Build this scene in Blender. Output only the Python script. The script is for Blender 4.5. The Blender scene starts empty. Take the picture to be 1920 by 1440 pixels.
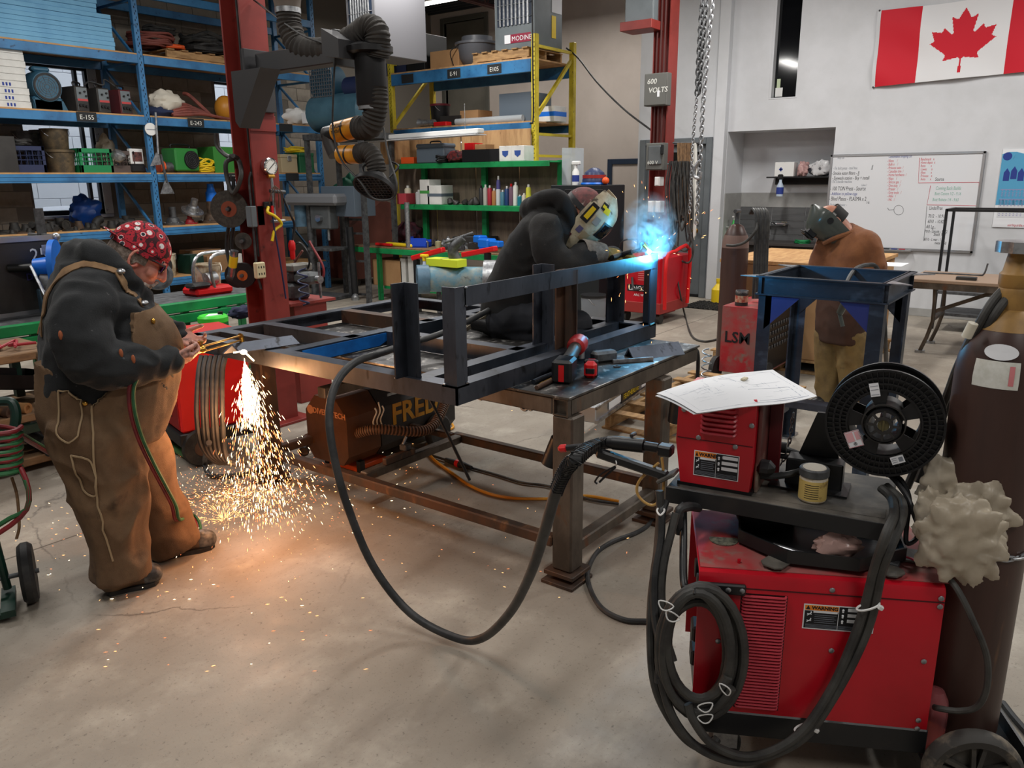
import bpy,math,random
import numpy as np
from mathutils import Vector,Matrix,noise as mnoise
PI=math.pi
C=bpy.context.scene.collection
SC=bpy.context.scene
rnd=random.Random(7)

# ---------------------------------------------------------------- camera, exposure
FPX,YAW,PIT,ROL,EYE=1481.0,math.radians(36.9),math.radians(14.55),math.radians(-0.51),1.7
_f=np.array([math.cos(PIT)*math.cos(YAW),math.cos(PIT)*math.sin(YAW),-math.sin(PIT)])
_r=np.array([math.sin(YAW),-math.cos(YAW),0.0]);_u=np.cross(_r,_f)
_R=_r*math.cos(ROL)+_u*math.sin(ROL);_U=-_r*math.sin(ROL)+_u*math.cos(ROL)
cam_d=bpy.data.cameras.new('camera');cam=bpy.data.objects.new('camera',cam_d);C.objects.link(cam)
cam_d.sensor_fit='HORIZONTAL';cam_d.sensor_width=36.0;cam_d.lens=36.0*FPX/1920.0
cam_d.clip_start=0.05;cam_d.clip_end=200
cam.matrix_world=Matrix(((_R[0],_U[0],-_f[0],0),(_R[1],_U[1],-_f[1],0),(_R[2],_U[2],-_f[2],EYE),(0,0,0,1)))
SC.camera=cam
SC.view_settings.view_transform='Standard';SC.view_settings.look='None'
SC.view_settings.gamma=1.0;SC.view_settings.use_curve_mapping=False
SC.view_settings.exposure=0.0
cy=SC.cycles
cy.use_denoising=True;cy.max_bounces=6;cy.diffuse_bounces=3;cy.glossy_bounces=3
cy.transmission_bounces=5;cy.transparent_max_bounces=12;cy.caustics_reflective=False;cy.caustics_refractive=False
cy.sample_clamp_indirect=6.0

# ---------------------------------------------------------------- daylight outside, room lamps
world=bpy.data.worlds.new('overcast_sky');SC.world=world;world.use_nodes=True
wn=world.node_tree;wn.nodes['Background'].inputs[0].default_value=(0.86,0.93,1.0,1);wn.nodes['Background'].inputs[1].default_value=2.2

def lamp(name,kind,loc,energy,col=(1,1,1),size=None,sy=None,rot=(0,0,0),rad=None):
    d=bpy.data.lights.new(name,kind);d.energy=energy;d.color=col
    if kind=='AREA':
        d.shape='RECTANGLE';d.size=size;d.size_y=sy or size
    if rad is not None:d.shadow_soft_size=rad
    o=bpy.data.objects.new(name,d);C.objects.link(o);o.location=loc;o.rotation_euler=rot
    return o
# twin tube high-bay fixtures and one added lamp: (x, y, watts, long axis: 0 = x, 1 = y)
BAYS=[(1.2,6.9,330,0),(4.4,7.4,400,0),(7.2,7.0,330,0),(10.25,9.15,150,1),(10.9,6.6,150,1),  # last lamp of this row is added to brighten the far beige wall
        (0.6,2.2,240,0),(4.4,3.6,290,0),(8.2,3.4,400,0),
        (0.3,-1.8,210,0),(4.2,-1.4,300,0),(8.2,-0.4,420,0)]
BAY_Z=4.45
for bx_,by_,bw_,ba_ in BAYS:
    lamp('bay_lamp','AREA',(bx_,by_,BAY_Z-.07),bw_*.27,(1.0,.97,.93),1.5,.3,(0,0,PI/2*ba_))
# the cutting jet and the welding arc
lamp('cutting_glow','POINT',(2.12,3.16,.76),17,(1,.44,.16),rad=.05)
lamp('floor_spark_glow','POINT',(2.02,3.02,.34),8,(1,.42,.18),rad=.16)
lamp('arc_glow','POINT',(3.83,1.93,1.285),15,(.08,.55,1.0),rad=.02)

# ---------------------------------------------------------------- pixel rays of the calibrated photograph onto real planes
EYEV=np.array([0,0,EYE])
def ray(x,y):return _f+_R*((x-960)/FPX)+_U*((720-y)/FPX)
def onz(x,y,z=0.0):
    d=ray(x,y);return Vector(EYEV+d*((z-EYE)/d[2]))
def onx(x,y,X):
    d=ray(x,y);return Vector(EYEV+d*(X/d[0]))
def ony(x,y,Y):
    d=ray(x,y);return Vector(EYEV+d*(Y/d[1]))
def ond(x,y,D):return Vector(EYEV+ray(x,y)*D)
def over(x,y,p):                         # height of a pixel above the ground point p
    d=ray(x,y);t=(d[0]*p[0]+d[1]*p[1])/(d[0]**2+d[1]**2);return Vector(EYEV+d*t)
class Frame:
    def __init__(s,o,ang):s.m=Matrix.Translation(Vector(o)) @ Matrix.Rotation(ang,4,'Z');s.i=s.m.inverted();s.ang=ang;s.o=Vector(o)
    def W(s,*p):return s.m @ Vector(p)
    def py(s,x,y,v):
        o=s.i @ Vector(EYEV);d=(s.i.to_3x3() @ Vector(ray(x,y)));return o+d*((v-o.y)/d.y)
    def px(s,x,y,v):
        o=s.i @ Vector(EYEV);d=(s.i.to_3x3() @ Vector(ray(x,y)));return o+d*((v-o.x)/d.x)
    def pz(s,x,y,z):return s.i @ onz(x,y,z)

# ---------------------------------------------------------------- materials
def lin(c):
    r=[]
    for v in c:
        v=v/255.0;r.append(v/12.92 if v<=.04045 else ((v+.055)/1.055)**2.4)
    return (r[0],r[1],r[2],1.0)
MATS={}
def mat(name,col,rough=.5,metal=0.0,col2=None,sc=6.0,lo=.42,hi=.62,det=5.0,bump=0.0,bsc=40.0,stretch=(1,1,1),col3=None,sc3=30.0,lo3=.6,hi3=.75,
        emit=0.0,alpha=1.0,trans=0.0,spec=.5,rough2=None,sheen=0.0,sub=0.0,ior=1.45,coat=0.0,bdist=.01):
    if name in MATS:return MATS[name]
    m=bpy.data.materials.new(name);m.use_nodes=True;nt=m.node_tree;N,L=nt.nodes,nt.links
    b=N['Principled BSDF'];I=b.inputs
    c1=lin(col);I['Base Color'].default_value=c1;I['Roughness'].default_value=rough;I['Metallic'].default_value=metal
    I['Specular IOR Level'].default_value=spec;I['IOR'].default_value=ior
    if alpha<1:I['Alpha'].default_value=alpha
    if trans:I['Transmission Weight'].default_value=trans
    if sheen:I['Sheen Weight'].default_value=sheen;I['Sheen Roughness'].default_value=.4
    if sub:I['Subsurface Weight'].default_value=sub;I['Subsurface Radius'].default_value=(.012,.004,.002)
    if coat:I['Coat Weight'].default_value=coat;I['Coat Roughness'].default_value=.15
    if emit:I['Emission Color'].default_value=c1;I['Emission Strength'].default_value=emit
    tc=None
    def coords():
        nonlocal tc
        if tc is None:
            t=N.new('ShaderNodeTexCoord');mp=N.new('ShaderNodeMapping');mp.inputs['Scale'].default_value=stretch
            L.new(t.outputs['Object'],mp.inputs['Vector']);tc=mp.outputs['Vector']
        return tc
    def nz(scale,detail=det):
        n=N.new('ShaderNodeTexNoise');n.inputs['Scale'].default_value=scale;n.inputs['Detail'].default_value=detail;n.inputs['Roughness'].default_value=.62
        L.new(coords(),n.inputs['Vector']);return n.outputs['Fac']
    def ramp(src,a,z):
        r=N.new('ShaderNodeMapRange');r.inputs['From Min'].default_value=a;r.inputs['From Max'].default_value=z;L.new(src,r.inputs['Value']);return r.outputs['Result']
    if col2 is not None:
        fac=ramp(nz(sc),lo,hi);mx=N.new('ShaderNodeMix');mx.data_type='RGBA'
        mx.inputs[6].default_value=c1;mx.inputs[7].default_value=lin(col2);L.new(fac,mx.inputs[0]);out=mx.outputs[2]
        if rough2 is not None:
            rm=N.new('ShaderNodeMapRange');rm.inputs['To Min'].default_value=rough;rm.inputs['To Max'].default_value=rough2;L.new(fac,rm.inputs['Value']);L.new(rm.outputs['Result'],I['Roughness'])
        if col3 is not None:
            f3=ramp(nz(sc3,3.0),lo3,hi3);m3=N.new('ShaderNodeMix');m3.data_type='RGBA'
            L.new(out,m3.inputs[6]);m3.inputs[7].default_value=lin(col3);L.new(f3,m3.inputs[0]);out=m3.outputs[2]
        L.new(out,I['Base Color'])
        if emit:L.new(out,I['Emission Color'])
    if bump:
        bp=N.new('ShaderNodeBump');bp.inputs['Strength'].default_value=bump;bp.inputs['Distance'].default_value=bdist
        L.new(nz(bsc,4.0),bp.inputs['Height']);L.new(bp.outputs['Normal'],I['Normal'])
    MATS[name]=m;return m

# ---------------------------------------------------------------- mesh building
def catmull(P,k,closed=False):
    P=[Vector(p) for p in P];n=len(P);out=[]
    if n<3 or k<=1:return P
    rng=range(n if closed else n-1)
    for i in rng:
        if closed:a,b,c,d=P[(i-1)% n],P[i],P[(i+1)% n],P[(i+2)% n]
        else:b,c=P[i],P[i+1];a=P[i-1] if i>0 else b*2-c;d=P[i+2] if i+2<n else c*2-b
        for j in range(k):
            t=j/k;t2=t*t;t3=t2*t
            out.append(.5*((2*b)+(c-a)*t+(2*a-5*b+4*c-d)*t2+(3*b-a-3*c+d)*t3))
    if not closed:out.append(P[-1])
    return out
def basis(n):
    n=Vector(n).normalized();a=Vector((0,0,1)) if abs(n.z)<.9 else Vector((1,0,0))
    u=n.cross(a).normalized();return u,n.cross(u).normalized(),n

class M:
    def __init__(s):s.v=[];s.f=[];s.mi=[];s.cur=0;s.T=None;s.flat=False
    def add(s,V,F,inv=False):
        o=len(s.v)
        if s.T is not None:V=[s.T @ Vector(p) for p in V]
        s.v.extend((p[0],p[1],p[2]) for p in V)
        for f in F:s.f.append(tuple(o+i for i in (reversed(f) if inv else f)));s.mi.append(s.cur)
        return s
    def box(s,x0,y0,z0,x1,y1,z1,bev=0.0):
        if x0>x1:x0,x1=x1,x0
        if y0>y1:y0,y1=y1,y0
        if z0>z1:z0,z1=z1,z0
        b=min(bev,(x1-x0)*.49,(y1-y0)*.49,(z1-z0)*.49)
        if b<=1e-5:
            V=[(x,y,z) for z in (z0,z1) for y in (y0,y1) for x in (x0,x1)]
            return s.add(V,[(0,2,3,1),(4,5,7,6),(0,1,5,4),(2,6,7,3),(0,4,6,2),(1,3,7,5)])
        V=[];idx={}
        for sx in (0,1):
            for sy in (0,1):
                for sz in (0,1):
                    cx,cy_,cz=(x0,x1)[sx],(y0,y1)[sy],(z0,z1)[sz];ix,iy,iz=(b,-b)[sx],(b,-b)[sy],(b,-b)[sz]
                    for ax in range(3):
                        idx[(sx,sy,sz,ax)]=len(V)
                        V.append((cx+(0 if ax==0 else ix),cy_+(0 if ax==1 else iy),cz+(0 if ax==2 else iz)))
        F=[]
        g=lambda c,ax:idx[(c[0],c[1],c[2],ax)]
        cen=Vector(((x0+x1)/2,(y0+y1)/2,(z0+z1)/2))
        def put(q):
            a,b_,c_=Vector(V[q[0]]),Vector(V[q[1]]),Vector(V[q[2]]);n=(b_-a).cross(c_-a);m=sum((Vector(V[i]) for i in q),Vector())/len(q)-cen
            F.append(tuple(q) if n.dot(m)>0 else tuple(reversed(q)))
        for ax in range(3):
            o1,o2=[i for i in range(3) if i != ax]
            for sd in (0,1):
                q=[]
                for p1,p2 in ((0,0),(1,0),(1,1),(0,1)):
                    c=[0,0,0];c[ax]=sd;c[o1]=p1;c[o2]=p2;q.append(g(c,ax))
                put(q)
            for p1 in (0,1):
                for p2 in (0,1):
                    c0=[0,0,0];c1=[0,0,0];c0[o1]=c1[o1]=p1;c0[o2]=c1[o2]=p2;c0[ax]=0;c1[ax]=1
                    put([g(c0,o1),g(c1,o1),g(c1,o2),g(c0,o2)])
        for sx in (0,1):
            for sy in (0,1):
                for sz in (0,1):put([g((sx,sy,sz),a) for a in range(3)])
        return s.add(V,F)
    def cb(s,c,d,bev=0.0):return s.box(c[0]-d[0]/2,c[1]-d[1]/2,c[2]-d[2]/2,c[0]+d[0]/2,c[1]+d[1]/2,c[2]+d[2]/2,bev)
    def bar(s,p,q,w,h=None,up=(0,0,1),bev=0.0):      # a rectangular bar from p to q
        p,q=Vector(p),Vector(q);h=h or w;d=q-p;L=d.length;x=d/L;u=Vector(up)
        if abs(x.dot(u))>.98:u=Vector((1,0,0))
        y=u.cross(x).normalized();z=x.cross(y)
        T0=s.T;Tm=Matrix(((x.x,y.x,z.x,p.x),(x.y,y.y,z.y,p.y),(x.z,y.z,z.z,p.z),(0,0,0,1)))
        s.T=Tm if T0 is None else T0 @ Tm;s.box(0,-w/2,-h/2,L,w/2,h/2,bev);s.T=T0;return s
    def ring(s,c,u,v,r,n):return [c+u*(r*math.cos(2*PI*i/n))+v*(r*math.sin(2*PI*i/n)) for i in range(n)]
    def cyl(s,p,q,r,r2=None,n=14,cap=True):
        p,q=Vector(p),Vector(q);r2=r if r2 is None else r2;u,v,w=basis(q-p)
        V=s.ring(p,u,v,r,n)+s.ring(q,u,v,r2,n);F=[(i,(i+1)% n,n+(i+1)% n,n+i) for i in range(n)]
        if cap:F+=[tuple(reversed(range(n))),tuple(range(n,2*n))]
        return s.add(V,F)
    def hollow(s,p,q,r,ri,n=20):
        p,q=Vector(p),Vector(q);u,v,w=basis(q-p)
        V=s.ring(p,u,v,r,n)+s.ring(q,u,v,r,n)+s.ring(q,u,v,ri,n)+s.ring(p,u,v,ri,n)
        return s.add(V,[(a*n+i,a*n+(i+1)% n,((a+1)% 4)*n+(i+1)% n,((a+1)% 4)*n+i) for a in range(4) for i in range(n)])
    def lathe(s,prof,o=(0,0,0),ax=(0,0,1),n=20,cap=True):
        o=Vector(o);u,v,w=basis(ax);V=[];F=[]
        for r,z in prof:V+=s.ring(o+w*z,u,v,max(r,1e-4),n)
        for a in range(len(prof)-1):F+=[(a*n+i,a*n+(i+1)% n,(a+1)*n+(i+1)% n,(a+1)*n+i) for i in range(n)]
        if cap:F+=[tuple(reversed(range(n))),tuple(range((len(prof)-1)*n,len(prof)*n))]
        return s.add(V,F)
    def tube(s,P,r,n=8,k=5,closed=False,cap=True):
        raw=len(P);P=catmull(P,k,closed);m=len(P)
        R=r if callable(r) else (lambda t:r)
        V=[];F=[];pu=None
        for i in range(m):
            a=P[(i-1)% m] if (closed or i>0) else P[i];b=P[(i+1)% m] if (closed or i<m-1) else P[i]
            t=(b-a);t=t.normalized() if t.length>1e-9 else Vector((0,0,1))
            if pu is None:pu=basis(t)[0]
            u=pu-t*pu.dot(t);u=u.normalized() if u.length>1e-6 else basis(t)[0];pu=u;w=t.cross(u)
            V+=s.ring(P[i],u,w,R(i/(m-1)),n)
        for i in range(m if closed else m-1):
            j=(i+1)% m;F+=[(i*n+a,i*n+(a+1)% n,j*n+(a+1)% n,j*n+a) for a in range(n)]
        if cap and not closed:F+=[tuple(reversed(range(n))),tuple(range((m-1)*n,m*n))]
        return s.add(V,F)
    def prism(s,poly,h,o=(0,0,0),u=(1,0,0),v=(0,1,0)):   # polygon in the u,v plane, extruded by h along u x v
        o,u,v=Vector(o),Vector(u).normalized(),Vector(v).normalized();w=u.cross(v);n=len(poly)
        ar=sum(poly[i][0]*poly[(i+1)% n][1]-poly[(i+1)% n][0]*poly[i][1] for i in range(n))
        if ar<0:poly=list(reversed(poly))
        V=[o+u*a+v*b for a,b in poly]+[o+u*a+v*b+w*h for a,b in poly]
        F=[tuple(reversed(range(n))),tuple(range(n,2*n))]+[(i,(i+1)% n,n+(i+1)% n,n+i) for i in range(n)]
        return s.add(V,F,h<0)
    def ell(s,c,r,nu=14,nv=9,T=None):
        c=Vector(c);r=(r,r,r) if not hasattr(r,'__len__') else r;V=[];F=[]
        for j in range(nv+1):
            th=PI*j/nv
            for i in range(nu):
                ph=2*PI*i/nu;p=Vector((r[0]*math.sin(th)*math.cos(ph),r[1]*math.sin(th)*math.sin(ph),-r[2]*math.cos(th)))
                V.append(c+(T @ p if T is not None else p))
        for j in range(nv):F+=[(j*nu+i,j*nu+(i+1)% nu,(j+1)*nu+(i+1)% nu,(j+1)*nu+i) for i in range(nu)]
        return s.add(V,F)
    def grid(s,fn,nu,nv,thick=0.0):
        V=[Vector(fn(i/nu,j/nv)) for j in range(nv+1) for i in range(nu+1)];w=nu+1
        F=[(j*w+i,j*w+i+1,(j+1)*w+i+1,(j+1)*w+i) for j in range(nv) for i in range(nu)]
        if thick:
            n=(V[1]-V[0]).cross(V[w]-V[0]);n=n.normalized() if n.length>1e-12 else Vector((0,0,1));k=len(V)
            nn=[]
            for j in range(nv+1):
                for i in range(w):
                    a=V[j*w+min(i+1,nu)]-V[j*w+max(i-1,0)];b=V[min(j+1,nv)*w+i]-V[max(j-1,0)*w+i];q=a.cross(b);nn.append(q.normalized() if q.length>1e-12 else n)
            V=V+[V[i]-nn[i]*thick for i in range(k)]
            F=F+[tuple(reversed([k+i for i in f])) for f in F]
            bd=[i for i in range(w)]+[j*w+nu for j in range(1,nv+1)]+[nv*w+i for i in range(nu-1,-1,-1)]+[j*w for j in range(nv-1,0,-1)]
            F+=[(bd[(i+1)% len(bd)],bd[i],k+bd[i],k+bd[(i+1)% len(bd)]) for i in range(len(bd))]
        return s.add(V,F)
    def angle(s,p,q,a,b,w=.0762,t=.0075,w2=None):     # angle iron: corner line p-q, legs along a and b
        p,q=Vector(p),Vector(q);a,b=Vector(a).normalized(),Vector(b).normalized();w2=w2 or w
        pr=[(0,0),(w,0),(w,t),(t,t),(t,w2),(0,w2)];n=6
        V=[p+a*x+b*y for x,y in pr]+[q+a*x+b*y for x,y in pr]
        F=[(i,(i+1)% n,n+(i+1)% n,n+i) for i in range(n)]+[tuple(reversed(range(n))),tuple(range(n,2*n))]
        return s.add(V,F,a.cross(b).dot(q-p)<0)
    def mesh(s,name,mats,sharp=35):
        me=bpy.data.meshes.new(name);me.from_pydata(s.v,[],s.f)
        for m_ in (mats if isinstance(mats,(list,tuple)) else [mats]):me.materials.append(m_)
        if any(s.mi):me.polygons.foreach_set('material_index',s.mi)
        if not s.flat:
            me.polygons.foreach_set('use_smooth',[True]*len(s.f));me.set_sharp_from_angle(angle=math.radians(sharp))
        me.update();return me
    def bw(s,name,mats,parent):return s.build(name,mats,parent,None,True)
    def build(s,name,mats,parent=None,label=None,world=False,sharp=35):
        if world and parent is not None:iv=WM[parent.name].inverted();s.v=[tuple(iv @ Vector(p)) for p in s.v]
        o=bpy.data.objects.new(name,s.mesh(name,mats,sharp));C.objects.link(o)
        if parent is not None:o.parent=parent
        WM[o.name]=WM[parent.name].copy() if parent is not None else Matrix()
        if label:o['label']=label
        return o
WM={}
def thing(name,label,cat,loc=(0,0,0),rz=0.0,group=None):
    o=bpy.data.objects.new(name,None);C.objects.link(o);o.empty_display_size=.1;o.location=loc;o.rotation_euler=(0,0,rz)
    o['label']=label;o['category']=cat
    if group:o['group']=group
    WM[o.name]=Matrix.Translation(Vector(loc)) @ Matrix.Rotation(rz,4,'Z');return o
def solo(m,name,mats,label,cat,group=None,loc=None,rz=0.0,kind=None,sharp=35):
    """a thing that is one mesh; world-space geometry is re-centred on its base unless loc is given"""
    if loc is None:
        xs,ys,zs=zip(*m.v);loc=Vector(((min(xs)+max(xs))/2,(min(ys)+max(ys))/2,min(zs)));m.v=[(a-loc.x,b-loc.y,c-loc.z) for a,b,c in m.v]
    o=bpy.data.objects.new(name,m.mesh(name,mats,sharp));C.objects.link(o);o.location=loc;o.rotation_euler=(0,0,rz)
    WM[o.name]=Matrix.Translation(Vector(loc)) @ Matrix.Rotation(rz,4,'Z')
    o['label']=label;o['category']=cat
    if group:o['group']=group
    if kind:o['kind']=kind
    return o
def struct(m,name,mats,parent=None):
    o=bpy.data.objects.new(name,m.mesh(name,mats));C.objects.link(o);WM[o.name]=Matrix()
    if parent is not None:o.parent=parent
    else:o['kind']='structure'
    return o
def inst(me,name,loc,parent,rz=0.0,scale=None):       # one more piece that shares mesh data
    o=bpy.data.objects.new(name,me);C.objects.link(o);o.location=loc;o.rotation_euler=(0,0,rz);o.parent=parent
    if scale:o.scale=scale
    WM[o.name]=WM[parent.name] @ Matrix.Translation(Vector(loc));return o
def copy_tree(o,loc,rz=0.0,label=None,parent=None,scale=None):
    c=o.copy();C.objects.link(c)
    if parent is None:
        c.location=loc;c.rotation_euler=(0,0,rz)
        if scale:c.scale=scale if hasattr(scale,'__len__') else (scale,)*3
        if label:c['label']=label
    else:c.parent=parent
    WM[c.name]=Matrix()
    for ch in list(o.children):copy_tree(ch,None,parent=c)
    return c
_tx={}
def glyphs(txt,size,ext=.001,bold=0.0,align='LEFT'):
    k=(txt,round(size,5),ext,bold,align)
    if k not in _tx:
        cu=bpy.data.curves.new('lettering','FONT');cu.body=txt;cu.size=size;cu.extrude=ext;cu.offset=bold;cu.align_x=align;cu.resolution_u=2
        ob=bpy.data.objects.new('lettering',cu);me=bpy.data.meshes.new_from_object(ob)
        _tx[k]=([tuple(v.co) for v in me.vertices],[tuple(p.vertices) for p in me.polygons])
        bpy.data.objects.remove(ob);bpy.data.meshes.remove(me);bpy.data.curves.remove(cu)
    return _tx[k]
def write(m,txt,size,o,u,v,ext=.001,bold=0.0,align='LEFT',sx=1.0):
    o,u,v=Vector(o),Vector(u).normalized(),Vector(v).normalized();w=u.cross(v);V,F=glyphs(txt,size,ext,bold,align)
    return m.add([o+u*(a*sx)+v*b+w*c for a,b,c in V],F)
def nth(i):return 'first second third fourth fifth sixth seventh eighth ninth tenth eleventh twelfth thirteenth fourteenth fifteenth'.split()[i] if i<15 else '%dth'% (i+1)
# ================================================================ materials
m_white=mat('white_wall_paint',(214,216,220),.75,col2=(204,206,209),sc=1.2,col3=(168,166,162),sc3=55,lo3=.74,hi3=.78,bump=.04,bsc=30)
m_beige=mat('beige_wall_paint',(200,188,178),.8,col2=(190,178,168),sc=1.0,bump=.03)
m_block=mat('block_paint',(150,142,130),.85,col2=(128,120,110),sc=3,bump=.25,bsc=90)
m_mortar=mat('mortar',(112,106,98),.95)
m_deck=mat('ceiling_deck',(70,72,76),.6,metal=.4)
m_greydoor=mat('grey_door_paint',(112,118,122),.45,col2=(100,106,110),sc=2)
m_bluedoor=mat('blue_door_paint',(42,54,72),.45)
m_glassdark=mat('dark_glass',(14,15,18),.06,spec=.6)
m_glass=mat('window_glass',(240,250,255),.02,alpha=.12)
m_alu=mat('aluminium',(190,192,195),.35,metal=.9)
m_tile=mat('grey_wall_panel',(168,168,166),.6,col2=(152,152,150),sc=2.5)
m_tiledark=mat('dark_tile',(96,97,98),.5,col2=(84,85,86),sc=6,stretch=(1,.4,4))
m_brass=mat('brass',(196,150,70),.3,metal=1)
m_chrome=mat('chrome',(210,212,215),.15,metal=1)
m_zinc=mat('zinc',(176,178,180),.4,metal=.85,col2=(140,142,146),sc=30)
m_black=mat('black_plastic',(20,20,22),.45)
m_blackmet=mat('black_painted_steel',(27,28,30),.4,col2=(44,42,40),sc=9,lo=.55,hi=.7,rough2=.65)
m_dusty=mat('dusty_black_steel',(58,56,53),.6,col2=(118,112,103),sc=5,lo=.42,hi=.66,rough2=.85)
m_rubber=mat('black_rubber',(30,30,31),.65,col2=(50,49,47),sc=14)
m_hose=mat('grey_cable_rubber',(66,65,62),.6,col2=(46,45,44),sc=12,bump=.05)
m_hosedk=mat('dark_cable_rubber',(40,41,42),.5,col2=(62,62,62),sc=10)
m_mill=mat('mill_scale_steel',(62,66,74),.38,metal=.75,col2=(92,97,108),sc=5,lo=.35,hi=.7,rough2=.5,col3=(40,40,42),sc3=18,lo3=.6,hi3=.72,stretch=(1,1,.35))
m_millblue=mat('blue_mill_scale_steel',(62,72,86),.4,metal=.7,col2=(44,48,56),sc=4,lo=.4,hi=.65,col3=(90,104,122),sc3=9,lo3=.58,hi3=.75,stretch=(.5,.5,1))
m_rusty=mat('rusty_brown_steel',(92,66,50),.6,metal=.35,col2=(68,58,52),sc=5,lo=.4,hi=.6,col3=(128,92,62),sc3=14,lo3=.6,hi3=.75,stretch=(1,1,.5))
m_legst=mat('worn_leg_steel',(78,70,62),.5,metal=.5,col2=(106,96,86),sc=7,lo=.42,hi=.64,col3=(112,70,42),sc3=8,lo3=.6,hi3=.72,stretch=(1,1,.5))
m_plate=mat('scuffed_steel_plate',(98,96,94),.32,metal=.8,col2=(56,54,53),sc=7,lo=.42,hi=.62,rough2=.55,col3=(186,182,176),sc3=22,lo3=.56,hi3=.7)
m_bright=mat('bright_ground_steel',(178,180,184),.3,metal=.9,col2=(130,130,132),sc=20)
m_castgrey=mat('cast_grey',(96,98,100),.55,metal=.5,col2=(70,70,72),sc=16)
m_red=mat('red_machine_paint',(190,14,34),.36,col2=(176,10,28),sc=3,coat=.2)
m_reddust=mat('dusty_red_paint',(176,40,48),.55,col2=(140,96,90),sc=3.5,lo=.38,hi=.62,rough2=.85,col3=(126,112,102),sc3=12,lo3=.55,hi3=.75)
m_redbright=mat('bright_red_plastic',(206,22,26),.4)
m_column=mat('red_oxide_steel',(140,52,46),.5,col2=(122,42,36),sc=2.5,lo=.4,hi=.66,col3=(78,34,30),sc3=9,lo3=.66,hi3=.76)
m_rackblue=mat('rack_blue_paint',(58,122,172),.42,col2=(44,96,142),sc=3.5,lo=.42,hi=.66,col3=(30,58,88),sc3=14,lo3=.66,hi3=.74)
m_yellow=mat('rack_yellow_paint',(216,196,54),.45,col2=(190,168,44),sc=5,col3=(120,104,50),sc3=18,lo3=.66,hi3=.74)
m_green=mat('bench_green_paint',(26,140,78),.42,col2=(18,112,62),sc=4,lo=.45,hi=.66,col3=(16,70,44),sc3=16,lo3=.66,hi3=.74)
m_dkgreen=mat('dark_green_paint',(22,58,46),.45,col2=(16,42,34),sc=6)
m_ply=mat('plywood',(196,154,104),.7,col2=(172,128,82),sc=4,lo=.4,hi=.62,stretch=(1,6,.7),col3=(120,80,46),sc3=7,lo3=.68,hi3=.75)
m_plyY=mat('plywood_board',(198,158,112),.7,col2=(168,128,88),sc=3.5,lo=.4,hi=.62,stretch=(3,3,.6),col3=(96,62,38),sc3=9,lo3=.7,hi3=.75)
m_greyply=mat('grey_plywood',(128,112,96),.8,col2=(104,92,80),sc=3,stretch=(3,3,.5),col3=(70,54,42),sc3=11,lo3=.7,hi3=.75)
m_pallet=mat('pallet_wood',(176,140,96),.8,col2=(142,110,74),sc=6,stretch=(1,5,5))
m_shelfwood=mat('worn_timber',(134,104,74),.8,col2=(104,80,58),sc=6,stretch=(1,5,3))
m_card=mat('cardboard',(178,138,96),.85,col2=(166,126,86),sc=2)
m_carddk=mat('brown_cardboard',(150,114,78),.85,col2=(134,100,68),sc=3)
m_paper=mat('white_paper',(232,234,238),.8)
m_whitebox=mat('white_carton',(218,218,214),.6,col2=(202,202,198),sc=4)
m_whiteplas=mat('white_plastic',(226,226,224),.4)
m_clear=mat('clear_plastic',(200,208,214),.2,alpha=.55)
m_ink=mat('black_ink',(24,24,28),.7)
m_inkgrey=mat('faded_ink',(130,136,146),.7)
m_inkred=mat('red_ink',(200,60,76),.7)
m_inkgreen=mat('green_ink',(130,176,160),.7)
m_inkblue=mat('blue_ink',(40,60,140),.7)
m_chalk=mat('chalk',(220,220,214),.9)
m_orange=mat('orange_plastic',(224,88,34),.45)
m_lime=mat('lime_plastic',(70,214,60),.4)
m_yelplas=mat('yellow_plastic',(232,200,36),.4)
m_amber=mat('amber_plastic',(214,150,40),.4,col2=(196,128,26),sc=6)
m_blueplas=mat('blue_plastic',(28,92,190),.4)
m_bluebright=mat('bright_blue_paint',(24,110,214),.4)
m_greycase=mat('slate_plastic',(92,104,116),.5)
m_steelblue=mat('steel_blue_paint',(84,116,138),.5,col2=(66,90,108),sc=6)
m_teal=mat('blower_blue_plastic',(48,92,116),.45)
m_greymach=mat('grey_machine_paint',(92,96,98),.5,col2=(78,82,84),sc=3)
m_heater=mat('heater_grey_paint',(110,118,122),.45,col2=(98,106,110),sc=2)
m_heaterp=mat('heater_dark_grey_paint',(104,104,108),.45)
m_bag=mat('cloudy_polythene',(196,184,164),.35,alpha=.72,col2=(176,162,140),sc=5,bump=.3,bsc=12)
m_tube=mat('fluorescent_tube',(255,250,240),.5,emit=9)
m_gauge=mat('gauge_face',(236,236,230),.4)
m_bottlebrown=mat('brown_cylinder_paint',(70,48,42),.42,col2=(54,38,34),sc=3,lo=.4,hi=.65,col3=(112,78,52),sc3=10,lo3=.66,hi3=.8,stretch=(2,2,.35))
m_gold=mat('scuffed_gold_paint',(158,120,62),.5,col2=(120,92,54),sc=7)
m_dark=mat('dark_void',(10,10,11),.8)
m_char=mat('charcoal_machine_paint',(52,50,48),.5,col2=(40,38,37),sc=3)
m_navy=mat('navy_plastic',(34,44,78),.5)

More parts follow.
